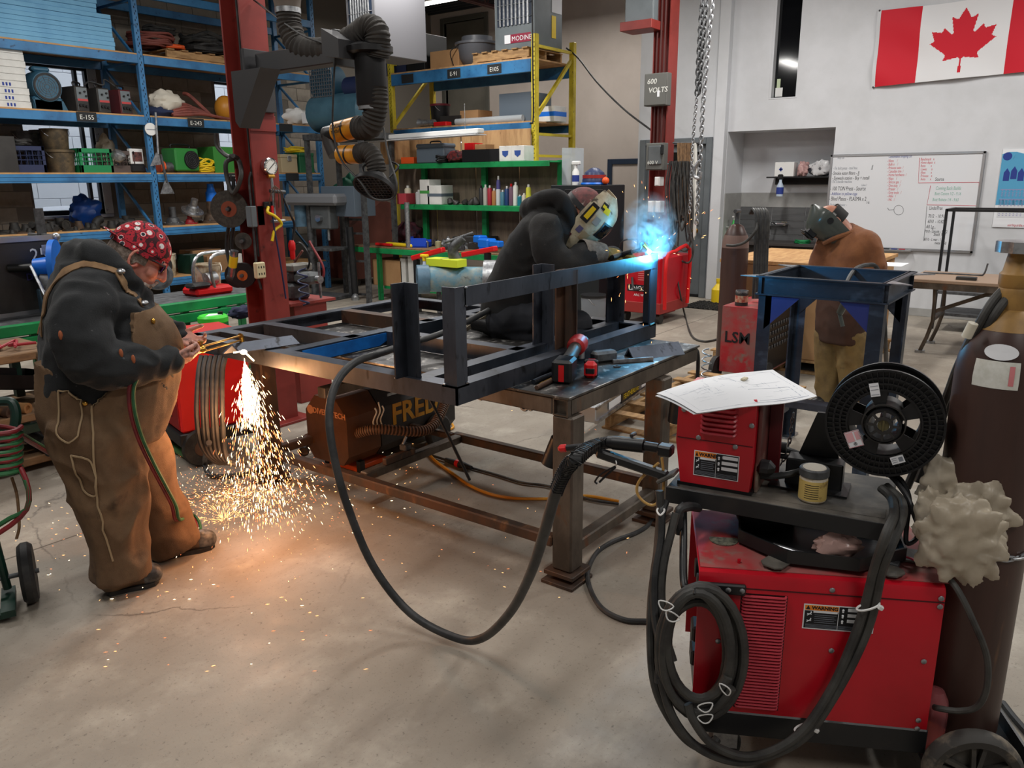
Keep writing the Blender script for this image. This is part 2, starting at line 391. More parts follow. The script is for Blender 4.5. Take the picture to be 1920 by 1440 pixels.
# ================================================================ the room
def floor_material():
    m=bpy.data.materials.new('stained_concrete');m.use_nodes=True;nt=m.node_tree;N,L=nt.nodes,nt.links;b=N['Principled BSDF']
    tc=N.new('ShaderNodeTexCoord')
    def nz(sc,det=6,st=None):
        n=N.new('ShaderNodeTexNoise');n.inputs['Scale'].default_value=sc;n.inputs['Detail'].default_value=det;n.inputs['Roughness'].default_value=.65
        if st:
            mp=N.new('ShaderNodeMapping');mp.inputs['Scale'].default_value=st;L.new(tc.outputs['Object'],mp.inputs['Vector']);L.new(mp.outputs['Vector'],n.inputs['Vector'])
        else:L.new(tc.outputs['Object'],n.inputs['Vector'])
        return n
    def rg(src,a,z,lo=0.0,hi=1.0):
        r=N.new('ShaderNodeMapRange');r.inputs['From Min'].default_value=a;r.inputs['From Max'].default_value=z;r.inputs['To Min'].default_value=lo;r.inputs['To Max'].default_value=hi;L.new(src,r.inputs['Value']);return r.outputs['Result']
    def mix(f,a,c):
        x=N.new('ShaderNodeMix');x.data_type='RGBA';L.new(f,x.inputs[0])
        if isinstance(a,tuple):x.inputs[6].default_value=a
        else:L.new(a,x.inputs[6])
        x.inputs[7].default_value=c;return x.outputs[2]
    c=mix(rg(nz(.7).outputs['Fac'],.36,.66),lin((160,151,138)),lin((136,127,116)))
    c=mix(rg(nz(2.6,7).outputs['Fac'],.52,.7,0,.7),c,lin((186,178,164)))
    c=mix(rg(nz(1.5,5,(.5,2.2,1)).outputs['Fac'],.55,.75,0,.55),c,lin((120,110,100)))
    c=mix(rg(nz(48,4).outputs['Fac'],.6,.72,0,.75),c,lin((104,96,88)))
    c=mix(rg(nz(130,3).outputs['Fac'],.63,.72,0,.7),c,lin((78,72,68)))
    # hairline cracks
    vz=N.new('ShaderNodeTexVoronoi');vz.feature='DISTANCE_TO_EDGE';vz.inputs['Scale'].default_value=.55
    wp=N.new('ShaderNodeMixRGB');wp.blend_type='ADD';wp.inputs[0].default_value=.16;L.new(tc.outputs['Object'],wp.inputs[1]);L.new(nz(3.2,8).outputs['Color'],wp.inputs[2]);L.new(wp.outputs[0],vz.inputs['Vector'])
    ck=N.new('ShaderNodeMath');ck.operation='MULTIPLY';L.new(rg(vz.outputs['Distance'],.0,.004,1,0),ck.inputs[0]);L.new(rg(nz(.8,2).outputs['Fac'],.5,.6,0,.7),ck.inputs[1])
    c=mix(ck.outputs[0],c,lin((74,66,60)))
    L.new(c,b.inputs['Base Color']);L.new(rg(nz(3).outputs['Fac'],.35,.7,.5,.8),b.inputs['Roughness']);b.inputs['Specular IOR Level'].default_value=.35
    bp=N.new('ShaderNodeBump');bp.inputs['Strength'].default_value=.22;bp.inputs['Distance'].default_value=.004;L.new(nz(60,5).outputs['Fac'],bp.inputs['Height']);L.new(bp.outputs['Normal'],b.inputs['Normal'])
    return m
m_floor=floor_material()
XW,YW,ZC=10.85,11.3,4.85          # flag wall, block wall, ceiling
fl=struct(M().box(-4.5,-5.5,-.2,13.0,12.0,0),'floor',m_floor)
for a in (2.02,6.6):                     # sawn slab joints
    inst(M().box(-4.4,-.004,0,12.4,.004,.0012).mesh('slab_joint',m_mortar),'slab_joint',(0,a+1.9,0),fl)
struct(M().box(-4.5,-5.5,ZC,13.0,12.0,ZC+.2),'ceiling',m_deck)
ce=bpy.data.objects['ceiling']
rib=M().box(-.02,-5.4,-.05,.02,11.9,0).mesh('deck_rib',m_deck)
for i in range(40):inst(rib,'deck_rib',(5.6+i*.18,0,ZC),ce)
# block wall with two windows
W1=(4.72,5.72,1.28,3.22);W2=(7.55,8.55,1.28,3.22)
wl=M();xs=[-4.5,W1[0],W1[1],W2[0],W2[1],13.0]
for a,b_ in zip(xs[:-1],xs[1:]):
    if (a,b_) in ((W1[0],W1[1]),(W2[0],W2[1])):wl.box(a,YW,0,b_,YW+.3,W1[2]);wl.box(a,YW,W1[3],b_,YW+.3,ZC)
    else:wl.box(a,YW,0,b_,YW+.3,ZC)
wleft=struct(wl,'wall_left',m_mortar)
bme=M().box(-.196,-.006,-.096,.196,.0,.096,.004).mesh('block',m_block)
for r in range(4,23):
    for q in range(-1,15):
        x=3.5+q*.4+(.2 if r% 2 else 0);z=.1+r*.2
        if x>9.3 or any(w[0]-.19<x<w[1]+.19 and w[2]-.09<z<w[3]+.09 for w in (W1,W2)):continue
        inst(bme,'block',(x,YW,z),wleft)
def window(name,x0,x1,z0,z1,y):
    w=M();t=.06
    for a in ((x0,z0,x1,z0+t),(x0,z1-t,x1,z1),(x0,z0,x0+t,z1),(x1-t,z0,x1,z1),(x0,2.55,x1,2.6),(x1-.2,z0,x1-.16,z1)):w.box(a[0],y+.12,a[1],a[2],y+.2,a[3],.006)
    o=struct(w,name,m_blackmet)
    struct(M().box(x0+t,y+.155,z0+t,x1-t,y+.16,z1-t),'window_pane',m_glass,o)
    struct(M().box(x0-.02,y-.03,z0-.05,x1+.02,y+.16,z0,.008),'window_sill',m_alu,o)
    struct(M().box(x1-.09,y-.012,z0,x1+.03,y+.0,z1,.004),'window_casing',mat('flaking_white_paint',(196,196,192),.7,col2=(120,116,110),sc=14,lo=.6,hi=.66),o)
window('window_1',*W1,YW);window('window_2',*W2,YW)
# the yard outside
yb=mat('pale_block_outside',(205,208,214),.9)
yard=struct(M().box(-6,17,-.5,20,17.3,9),'exterior_wall',mat('outside_mortar',(176,180,188),.9))
yme=M().box(-.395,-.012,-.195,.395,0,.195,.006).mesh('block',yb)
for r in range(2,11):
    for q in range(8):inst(yme,'block',(6.0+q*.8+(.4 if r% 2 else 0),17,.2+r*.4-.2),yard)
struct(M().box(-6,11.7,-.6,20,17,-.1),'exterior_ground',mat('pale_asphalt',(150,152,156),.9))
# flag wall with niche and slit window
NY0,NY1,NZ,ND=2.99,4.41,2.30,.62
SY0,SY1,SZ0=3.53,3.86,2.70
wr=M()
wr.box(XW,-5.5,0,XW+.25,NY0,ZC).box(XW,NY1,0,XW+.25,4.55,ZC)
wr.box(XW,NY0,NZ,XW+.25,SY0,ZC).box(XW,SY1,NZ,XW+.25,NY1,ZC).box(XW,SY0,NZ,XW+.25,SY1,SZ0).box(XW,SY0,4.6,XW+.25,SY1,ZC)
wr.box(XW+ND,NY0-.2,0,XW+ND+.15,NY1+.2,NZ).box(XW+.25,NY0-.2,0,XW+ND,NY0,NZ).box(XW+.25,NY1,0,XW+ND,NY1+.2,NZ).box(XW+.25,NY0-.2,NZ,XW+ND+.15,NY1+.2,NZ+.2)
wall_r=struct(wr,'wall_right',m_white)
struct(M().box(XW+ND-.012,NY0,1.28,XW+ND,NY1,1.48,.002).box(XW,NY1-.012,0,XW+ND,NY1,1.48,.002),'wall_panel',m_tile,wall_r)
tm=M().box(-.01,-.235,-.095,0,.235,.095,.003).mesh('tile',m_tiledark)
for i in range(3):
    for j in range(3):inst(tm,'tile',(XW+ND,NY0+.237+i*.474,.80+j*.194),wall_r)
# pilaster between niche and door, door wall, its return, the far beige wall
struct(M().box(XW-.12,4.414,0,XW-.001,4.56,ZC,.004),'trim_1',m_white)
DY0,DY1,DZ=4.62,5.70,2.24
dw=M().box(XW,4.55,0,XW+.2,DY0,ZC).box(XW,DY0,DZ,XW+.2,DY1,ZC).box(XW,DY1,0,XW+.2,5.78,ZC).box(XW+.2,5.6,0,12.6,5.78,ZC)
struct(dw,'wall_back',m_white)
fb=M();FX=12.5
UD=(9.95,10.95,2.4,4.62)              # mezzanine door opening
fb.box(FX,5.6,0,FX+.25,UD[0],ZC).box(FX,UD[1],0,FX+.25,YW+.3,ZC).box(FX,UD[0],0,FX+.25,UD[1],UD[2]).box(FX,UD[0],UD[3],FX+.25,UD[1],ZC)
struct(fb,'wall_far',m_beige)
struct(M().box(-4.6,-5.5,0,-4.4,YW,ZC),'wall_front',m_white);struct(M().box(-4.5,-5.6,0,13,-5.4,ZC),'wall_near',m_white)
def door(name,x,y0,y1,z0,z1,m_fr,m_leaf,lite=None):
    t=.09
    fr=M().box(x-.03,y0-t,z0,x+.14,y0,z1+t,.006).box(x-.03,y1,z0,x+.14,y1+t,z1+t,.006).box(x-.03,y0,z1,x+.14,y1,z1+t,.006)
    o=struct(fr,name,m_fr)
    lf=M().box(x+.05,y0,z0+.03,x+.10,y1,z1,.004)
    struct(lf,'door_leaf',m_leaf,o)
    if lite:
        struct(M().box(x+.042,lite[0],lite[2],x+.052,lite[1],lite[3],.002),'door_pane',m_glassdark,o)
        for a in (y0+.16,(y0+y1)/2+.03):
            p=M();w=(y1-y0)/2-.2
            for q in ((a,z0+.2,a+.012,lite[2]-.1),(a+w,z0+.2,a+w+.012,lite[2]-.1),(a,lite[2]-.1,a+w,lite[2]-.088),(a,z0+.2,a+w,z0+.212)):p.box(x+.043,q[0],q[1],x+.051,q[2],q[3])
            struct(p,'door_panel',mat('door_groove',(84,90,94),.5),o)
    return o
d1=door('door_1',XW,DY0+.09,DY1-.05,0,DZ-.09,m_greydoor,m_greydoor,(DY0+.2,DY1-.16,1.83,2.05))
struct(M().lathe([(.0,-.02),(.035,-.02),(.035,0),(.014,.005),(.014,.05),(.032,.06),(.034,.08),(.02,.1),(0,.1)],(XW+.05,DY0+.21,.95),(-1,0,0),16).cyl((XW+.05,DY0+.21,1.06),(XW+.02,DY0+.21,1.06),.03),'door_handle',m_brass,d1)
struct(M().box(XW-.01,DY0+.05,0,XW+.12,DY1,.035),'door_sill',m_dark,d1)
door('door_2',FX,6.55,7.15,0,1.93,m_bluedoor,m_bluedoor)
door('door_3',FX,UD[0],UD[1],UD[2],UD[3],mat('olive_door_paint',(96,94,86),.5),mat('olive_leaf_paint',(120,116,106),.5,col2=(108,104,94),sc=1.5))
wn_=struct(M().box(XW+.10,SY0,SZ0,XW+.14,SY1,4.6),'window_3',m_glassdark)
struct(M().box(XW-.004,SY1-.012,SZ0,XW+.12,SY1+.02,4.6,.003),'window_frame',m_white,wn_)
struct(M().box(XW-.004,SY0-.02,SZ0-.02,XW+.12,SY1+.02,SZ0,.003),'window_sill',m_white,wn_)
struct(M().box(XW+.094,SY1-.125,SZ0+.02,XW+.1,SY1-.03,SZ0+.13),'window_sticker',m_whiteplas,wn_)
struct(M().box(XW+.093,SY1-.09,SZ0+.13,XW+.1,SY1-.045,SZ0+.24),'window_sticker',mat('pale_green_sticker',(190,204,170),.6),wn_)
struct(M().box(XW-.012,-5.4,0,XW,NY0,.10,.003),'baseboard_right',m_tile)

# ceiling light fixtures
def fixture(i,loc,ax):
    t=thing('ceiling_light','twin tube fluorescent fixture hung under the dark metal deck','light',loc,PI/2*ax,'tube fixtures under the ceiling')
    M().box(-.62,-.07,.0,.62,.07,.06,.01).build('housing',m_whiteplas,t)
    for s in (-1,1):M().cyl((-.6,s*.045,-.02),(.6,s*.045,-.02),.013,n=10).build('tube',m_tube,t)
    for s in (-1,1):M().cyl((s*.5,0,.06),(s*.5,0,ZC-loc[2]),.006,n=6).build('hanger',m_zinc,t)
    return t
for i,(x,y,w_,a) in enumerate(BAYS):
    if x>10 and y>9:t=fixture(i,(x,y,BAY_Z),a);t['label']='fluorescent tube fixture above the far roof joist, beside the hanging heater';t['group']='';del t['group']
# open web roof joist at the far end
def joist(x0,x1,y,z0,z1,n,label):
    t=thing('roof_joist',label,'joist',(x0,y,z0))
    L=x1-x0
    for z in (0,z1-z0):
        for s in (-1,1):M().angle((0,s*.012,z),(L,s*.012,z),(0,s,0),(0,0,1 if z==0 else-1),.05,.006).build('chord',m_dkred,t)
    for i in range(n):
        a,b_=i/n*L,(i+.5)/n*L;M().tube([(a,0,.02),(b_,0,z1-z0-.02),((i+1)/n*L,0,.02)],.011,6,1).build('web_bar',m_dkred,t)
    return t
m_dkred=mat('dark_red_primer',(76,40,38),.55)
joist(7.6,12.4,8.55,4.38,ZC-.01,9,'dark red open web roof joist beside the far tube light')
joist(9.3,12.4,5.95,4.5,ZC-.01,6,'dark red open web roof joist above the grey door corner')
# parked car seen through the lower window, glare put into its pale colours
def car():
    t=thing('car','washed out silver car parked outside the lower block wall window','car',(6.6,15.0,-.1))
    body=[(-2.1,.35),(-2.15,.75),(-1.75,.95),(-1.1,1.02),(-.55,1.42),(.75,1.45),(1.35,1.05),(2.0,.95),(2.15,.7),(2.15,.35)]
    M().prism(body,1.7,(0,-.85,.0),(1,0,0),(0,0,1)).build('body',mat('washed_out_car_paint',(216,220,228),.25),t)
    M().prism([(-1.0,1.04),(-.52,1.37),(.0,1.39),(.0,1.04)],.01,(0,-.865,0),(1,0,0),(0,0,1)).build('side_window',mat('car_glass',(150,160,176),.1),t)
    M().prism([(.06,1.04),(.06,1.39),(.7,1.38),(1.1,1.05)],.01,(0,-.865,0),(1,0,0),(0,0,1)).build('side_window',MATS['car_glass'],t)
    M().box(-2.17,-.87,.72,-1.85,-.6,.86,.02).build('tail_lamp',mat('tail_lamp_red',(214,110,110),.3),t)
    for x in (-1.35,1.35):M().cyl((x,-.87,.32),(x,-.65,.32),.32,n=24).build('wheel',m_rubber,t)
car()
# ================================================================ steel work table
TZ=.84
tb=thing('welding_table','long steel work table with square legs and a scuffed plate top under the frame','table',(3.2,2.7,0))
tw=lambda m,n,mt,l=None:m.build(n,mt,tb,l,world=True)
tw(M().box(2.6,1.665,TZ-.012,3.88,3.78,TZ,.002),'tabletop',m_plate)
rimT=M().box(2.605,1.67,TZ-.085,2.68,1.745+0,TZ-.0125)
tube_end=M()
def sqtube(m,p,q,w,t=.006,bev=.006):
    p,q=Vector(p),Vector(q);d=(q-p).normalized()
    m.bar(p+d*.02,q-d*.002,w,w,bev=bev)
    a=Vector((0,0,1)) if abs(d.z)<.9 else Vector((1,0,0));y=a.cross(d).normalized();z=d.cross(y);h=w/2
    c=[(-h,-h),(h,-h),(h,h),(-h,h)];k=[(x*(1-2*t/w),y_*(1-2*t/w)) for x,y_ in c]
    V=[p+y*a_+z*b_ for a_,b_ in c]+[p+y*a_+z*b_ for a_,b_ in k]+[p+d*.07+y*a_+z*b_ for a_,b_ in k]+[p+d*.03+y*a_+z*b_ for a_,b_ in c]
    F=[]
    for i in range(4):
        j=(i+1)% 4;F+=[(i,4+i,4+j,j),(4+i,8+i,8+j,4+j),(j,12+j,12+i,i)]
    F.append((8,9,10,11));m.add(V,F,True);return m
tw(sqtube(M(),(2.605,1.71,TZ-.05),(3.88,1.71,TZ-.05),.074),'side_rail',m_legst)
tw(M().box(2.606,1.75,TZ-.086,2.68,3.775,TZ-.013,.005),'end_rail',m_legst)
tw(M().box(2.68,3.70,TZ-.086,3.88,3.775,TZ-.013,.005),'side_rail',m_legst)
tw(M().box(3.805,1.75,TZ-.086,3.88,3.70,TZ-.013,.005),'end_rail',m_legst)
for x,y,mm in ((2.655,1.70,m_legst),(2.625,3.725,m_rusty),(3.45,1.685,m_legst),(3.45,3.725,m_rusty)):
    lg=tw(M().box(x-.05,y-.05,.055,x+.05,y+.05,TZ-.086,.008),'leg',mm)
    M().box(x-.075,y-.075,.034,x+.075,y+.075,.055,.003).bw('foot_plate',m_rusty,lg)
    M().box(x-.095,y-.085,0,x+.075,y+.075,.016,.002).box(x-.03,y-.03,.016,x+.03,y+.03,.034).bw('floor_plate',m_rusty,lg)
S=lambda a,mt=m_rusty:tw(M().box(*a,.006),'stretcher',mt)
S((2.60,1.75,.155,2.65,3.675,.205));S((3.42,1.735,.165,3.47,3.03,.215));S((2.65,2.95,.165,3.42,3.0,.215),m_legst)
S((2.70,1.655,.125,3.40,1.715,.180),m_legst);S((2.675,3.70,.155,3.40,3.75,.205));S((3.425,3.03,.165,3.465,3.675,.205))
# stub shelf rail that pokes out beside the dust extractor
tw(M().box(2.70,3.30,.55,3.3,3.36,.61,.004),'cross_rail',m_legst)
tw(M().tube([(2.72,2.63,.80),(2.78,2.5,.5),(2.86,2.42,.23)],.008,6,2),'brace',m_blackmet)
# black tube holders bolted to the legs
for p,q in (((2.74,1.80,.60),(2.72,1.84,.48)),((3.44,1.57,.66),(3.45,1.585,.54))):
    h=tw(M().hollow(p,q,.04,.034,18),'tube_holder',m_blackmet)

# ================================================================ angle iron frame on the table
FZ=.92;fx0,fx1,fy0,fy1=2.24,3.93,1.95,3.84
fr=thing('angle_iron_weldment','dark angle iron frame with six uprights lying on the welding table','frame',(3.08,2.9,FZ-.0762))
fw=lambda m,n,mt=m_mill,l=None:m.build(n,mt,fr,l,world=True)
AW=.0762
def rail(p,q,a,mt=m_mill,w2=AW,n='rail',z=FZ):fw(M().angle((p[0],p[1],z),(q[0],q[1],z),(a[0],a[1],0),(0,0,-1),AW,.008,w2),n,mt)
rail((fx0,fy0),(fx1,fy0),(0,1));rail((fx0,fy0+.0),(fx0,fy1),(1,0),m_rusty if False else m_mill);rail((fx0,fy1),(fx1,fy1),(0,-1));rail((fx1,fy0),(fx1,fy1),(-1,0))
yi=onz(960,663,FZ).y;yb_=onz(690,628,FZ).y
rail((fx0+AW,yi),(fx1-AW,yi),(0,1));rail((fx0+AW,yb_),(fx1-AW,yb_),(0,1),m_millblue)
blu=fw(M().prism([(fx0+.12,-.008),(fx0+.80,-.008),(fx0+.62,-.07),(fx0+.12,-.07)],.004,(0,yb_-.002,FZ),(1,0,0),(0,0,1)),'blue_strip',mat('strip_blue',(20,116,206),.5,col2=(14,86,160),sc=4))  # vivid blue strip along the side face of the rail
for px_,py_ in ((478,605),(625,580)):
    x=onz(px_,py_,FZ).x;rail((x,yb_+.01),(x,fy1-AW),(1,0),m_rusty if px_>600 else m_mill)
x=onz(392,618,FZ).x;rail((x,yb_+.3),(x,fy1-AW),(1,0))
for px_,py_ in ((852,640),(1000,606)):
    x=onz(px_,py_,FZ).x;rail((x,yi+.02),(x,yb_),(1,0))
# loose offcut that is being cut, on the front corner
p0,p1=onz(436,652,.945),onz(548,636,.945)
oc=M().angle(p0+Vector((.0,0,.02)),p1+Vector((0,0,.02)),(.12,-1,-.75),(-.55,.25,-.5),.062,.007)
solo(oc,'steel_offcut',m_mill,'angle iron offcut with a glowing cut end, being torch cut at the frame corner','offcut')
# uprights
def post(p,top,a,b,mt=m_mill,w=AW):
    o=fw(M().angle((p[0],p[1],FZ),(p[0],p[1],top),a,b,w,.008),'upright',mt);return o
TP=1.305
pA=onz(752,706,FZ)
post((pA.x+.03,pA.y-.01),TP,(-1,0,0),(0,-1,0));post((fx0+.002,fy0),TP,(0,1,0),(1,0,0),m_mill,.065)
pB=onz(985,640,FZ);post((pB.x+.03,yi+.04),TP+.0,(-1,0,0),(0,-1,0))
pC=onz(1065,655,FZ);post((pC.x+.035,fy0+.075),TP-.012,(-1,0,0),(0,-1,0),m_rusty)
pD=onz(1152,598,FZ);post((fx1-.05,yi+.06),TP,(-1,0,0),(0,-1,0))
post((fx1-.002,fy0+.002),TP,(-1,0,0),(0,1,0))
fw(M().angle((fx0+.06,fy0,TP-.078),(fx1-.02,fy0,TP-.078),(0,0,1),(0,1,0),AW,.008,.03),'top_rail',m_mill)
wb_=M()
for q in ((fx0+.065,fy0-.003,TP-.005),(fx0+.065,fy0-.003,TP-.075),(fx0+.06,fy0-.004,FZ+.006),(fx0,fy0+.06,FZ+.004),(pA.x-.04,pA.y-.01,FZ+.004),(pA.x+.03,pA.y-.08,FZ+.004),(pC.x+.03,fy0+.0,FZ+.005),(pB.x-.04,yi+.04,FZ+.004)):
    wb_.ell(q,(.007,.006,.005),8,5)
fw(wb_,'weld_bead',m_bright)['kind']='stuff'
hot=mat('hot_steel',(255,120,40),.5,emit=3.0)
hw=M().tube([(fx1-.07,fy0+.002,FZ+.002),(fx1-.02,fy0+.004,FZ+.004)],.006,6,2)
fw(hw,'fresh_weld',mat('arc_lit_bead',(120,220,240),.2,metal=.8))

# ================================================================ things on and under the table
def at_table(px_,py_,dz=0.0):return onz(px_,py_,TZ+dz)
# cordless grinder lying on its battery
gp=at_table(1072,700)
g=thing('cordless_grinder','red and black cordless grinder lying on the steel tabletop','grinder',gp,math.radians(20))
M().box(-.21,-.045,.0,-.09,.045,.105,.012).build('battery',m_black,g,'black battery with red mark')
M().box(-.212,-.012,.012,-.209,.012,.085).build('battery_label',m_redbright,g)
M().tube([(-.10,0,.075),(-.03,0,.085),(.05,0,.10),(.10,0,.105)],lambda t:.033-.004*math.sin(t*3),12).build('handle',m_char,g)
M().lathe([(.03,0),(.043,.01),(.046,.05),(.043,.085),(.03,.10)],(.07,0,.105),(1,0,.1),18).build('motor_housing',mat('tool_red',(168,32,34),.45),g)
M().box(.15,-.035,.07,.215,.035,.135,.012).build('gear_head',m_castgrey,g)
M().cyl((.19,0,.07),(.19,0,.03),.02,n=14).build('spindle',m_zinc,g)
bp_=at_table(1108,706)
t=thing('tape_measure','square red and black tape measure beside the grinder','tape measure',bp_,math.radians(25))
M().box(-.045,-.028,0,.045,.028,.075,.014).build('case',m_redbright,t)
M().box(-.012,-.031,-.001,.012,.031,.078,.006).box(-.047,-.02,.02,-.03,.02,.05,.005).build('grip',m_black,t)
M().box(.04,-.014,.004,.06,.014,.01).build('tape_tab',m_zinc,t)
hp=at_table(1132,678)
t=thing('hammer','steel sledge hammer with a red tipped handle lying on the table','hammer',hp,math.radians(64))
M().box(-.03,-.065,.0,.03,.065,.055,.012).build('head',m_castgrey,t)
M().tube([(-.02,0,.028),(.12,0,.03),(.2,0,.03)],.016,10).build('handle',m_char,t)
M().tube([(.2,0,.03),(.24,0,.03)],.019,10).build('handle_tip',m_redbright,t)
sp=at_table(1175,675)
sq=M();Tq=Matrix.Translation(sp) @ Matrix.Rotation(math.radians(-38),4,'Z')
sq.T=Tq;sq.prism([(-.09,-.05),(.11,-.05),(-.05,.115),(-.062,.105),(-.066,.08),(-.085,-.02)],.004,(0,0,.002));sq.box(-.095,-.06,0,.115,-.048,.02,.002);sq.T=None
solo(sq,'speed_square',m_bright,'silver triangular speed square lying flat beside the hammer','square')
wq=at_table(1157,688);solo(M().hollow(wq,wq+Vector((0,0,.006)),.018,.009,16),'steel_washer',m_castgrey,'dark steel washer lying in front of the hammer head','washer')
a0,a1=at_table(1178,652,.055),at_table(1272,640,.055)
ao=M().angle(a0,a1,(-.45,-1,-1.15),(.5,.75,-1.1),.078,.008);solo(ao,'angle_iron_piece',m_mill,'short dark angle iron piece lying ridge up at the far end of the tabletop','angle iron')
for i,(A_,B_,r,mt,lb) in enumerate((((1006,727),(1046,708),.010,m_rusty,'rusty rod lying nearest the edge of the tabletop'),((1000,716),(1062,690),.011,m_mill,'dark pipe lying against the frame rail'),
                                   ((1012,721),(1050,703),.007,m_brass,'thin brass fitted rod lying between two dark rods'))):
    a,b_=at_table(*A_,r),at_table(*B_,r);solo(M().cyl(a,b_,r,n=10),'steel_rod',mt,lb,'rod')
# rod with eye fittings hung under the table front
pe=thing('clamp_bar','pale bar with round eye fittings hung under the table end','bar',(2.66,2.2,.74))
c0,c1=onx(890,741,2.72),onx(1034,768,2.66);M().cyl(c0,c1,.011,n=10).bw('bar',m_bright,pe)
for px_,py_ in ((901,741),(983,761),(994,760)):
    q=onx(px_,py_,2.69);e=M();e.tube([q+Vector((0,.018*math.cos(a),.018*math.sin(a))) for a in np.linspace(0,2*PI,12)[:-1]],.008,6,2,True);e.bw('eye',m_zinc,pe)
M().cyl((2.69,1.9,.744),(2.69,1.9,.757),.006,n=6).cyl((2.70,2.5,.735),(2.70,2.5,.757),.006,n=6).bw('hook',m_zinc,pe)
# dust extractor
FD=onz(654,862,.12)
fx=thing('fume_extractor','brown and black wheeled fume extractor with ribbed hose under the work table','extractor',(FD.x,FD.y,0))
Lx,Wy,z0,z1=.95,.36,.07,.47
oct_=[(.0,z0+.06),(.05,z0),(Wy-.05,z0),(Wy,z0+.06),(Wy,z1-.10),(Wy-.09,z1),(.09,z1),(0,z1-.10)]
M().prism(oct_,.26,(0,0,0),(0,1,0),(0,0,1)).build('front_shell',mat('copper_brown_panel',(104,68,44),.45,metal=.3,col2=(86,56,38),sc=3),fx)
M().prism(oct_,Lx-.27,(.27,0,0),(0,1,0),(0,0,1)).build('body',m_char,fx)
lt=M();write(lt,'FRED',.185,(.36,-.003,.24),(1,0,.0),(0,0,1),.001,.004);lt.build('lettering',mat('amber_lettering',(206,150,40),.5),fx)
fl_=M()
for k in range(3):fl_.tube([(.22+k*.03,-.002,.245),(.205+k*.03,-.002,.30),(.235+k*.03,-.002,.35),(.225+k*.03,-.002,.41-.03*abs(k-1))],.005,6)
fl_.build('flame_mark',m_chalk,fx)
l2=M();write(l2,'DIVERSITECH',.048,(-.002,.29,.36),(0,-1,0),(0,0,1),.001,.001);l2.lathe([(.028,0),(.028,.002)],(-.001,.315,.375),(-1,0,0),20)
l2.build('maker_lettering',mat('copper_lettering',(196,130,84),.45),fx)
for yy in (.03,Wy-.03):
    w=M().lathe([(.05,-.03),(.095,-.03),(.11,-.015),(.11,.015),(.095,.03),(.05,.03)],(.74,yy-.06 if yy<.1 else yy+.06,.11),(0,1,0),24);wo=w.build('wheel',m_rubber,fx)
    M().lathe([(.012,-.034),(.05,-.028),(.052,.028),(.012,.034)],(.74,yy-.06 if yy<.1 else yy+.06,.11),(0,1,0),16).build('wheel_hub',m_blackmet,wo)
M().box(.10,.02,0,.14,.05,.07).box(.10,Wy-.05,0,.14,Wy-.02,.07).build('leg',m_blackmet,fx)['kind']='stuff'
M().box(.36,-.01,.44,.39,.0,.50).box(.33,-.006,.43,.42,.0,.445).build('latch',m_zinc,fx)
hp_=[fx.location+Vector((.80,-.09,.45)),fx.location+Vector((.66,-.17,.33)),fx.location+Vector((.42,-.23,.235)),onz(700,802,.25),onz(640,820,.22),onz(590,822,.21),onz(575,812,.20),onz(580,838,.10),onz(566,850,.08)]
hp_[3:]=[onx(705,805,3.05),onx(650,818,2.98),onx(600,822,2.95),onx(577,822,3.0),onx(574,836,2.95),onx(570,846,2.9)]
P_=catmull(hp_,16);L_=len(P_)
hm=M().tube(P_,.026,12,1);hm.bw('hose',m_rusty,fx)
rb=M()
for i in range(1,L_-1):
    if i% 1==0:d=(P_[min(i+1,L_-1)]-P_[i-1]).normalized();rb.cyl(P_[i]-d*.004,P_[i]+d*.004,.031,n=12)
rb.bw('hose_ribs',mat('brown_hose_rib',(112,84,66),.5),fx)['kind']='stuff'
M().hollow(P_[-1]+(P_[-2]-P_[-1]),P_[-1]+(P_[-1]-P_[-2])*2,.032,.026,18).bw('hose_mouth',m_char,fx)
solo(M().box(FD.x+.10,FD.y+.05,.0,FD.x+.35,FD.y+.30,.03,.004),'orange_tray',m_orange,'flat orange tray on the floor beneath the fume extractor','tray')
# angle iron jig lying on the mid stretcher
jj=thing('slide_clamp','small rusty slide clamp lying on the table stretcher','clamp',(2.9,2.975,.215))
M().box(-.11,-.03,0,.12,-.0,.035,.003).build('channel',m_rusty,jj);M().box(.04,-.03,.035,.09,.02,.07,.006).build('slider',m_castgrey,jj);M().cyl((.05,.0,.07),(.08,.0,.105),.008,n=8).build('screw',m_zinc,jj)
# cords on the floor under the table
def cord(name,pts,r,mt,label,cat='cord',n=8,group=None,k=6):return solo(M().tube(pts,r,n,k),name,mt,label,cat,group)
FR_=lambda L,z=.01:[onz(x,y,z) for x,y in L]
cord('air_hose',FR_([(800,790),(838,790),(850,800),(838,808),(812,822),(800,835),(810,858),(845,885),(890,915),(950,933),(1040,935),(1100,930),(1160,940)],.010),.009,m_amber,'amber air hose curving over the floor below the table')
cord('extension_cable',FR_([(700,815),(760,838),(835,862)],.012)+FR_([(880,876),(930,890),(980,905),(1030,912),(1100,935),(1160,945)],.01),.008,m_hosedk,'black power cord with a red banded plug under the table')
pl=thing('cord_plug','black twist lock plug with a red band on the floor under the table','plug',onz(858,868,0),onz(835,860).to_2d().angle_signed(Vector((1,0))) if False else 0)
a,b_=onz(836,862,.022),onz(884,877,.022);d_=(b_-a)
M().cyl(a,a+d_*.45,.014,.020,14).cyl(a+d_*.55,b_,.024,.012,14).bw('plug_body',m_rubber,pl);M().cyl(a+d_*.42,a+d_*.56,.0235,n=16).bw('plug_band',m_redbright,pl)
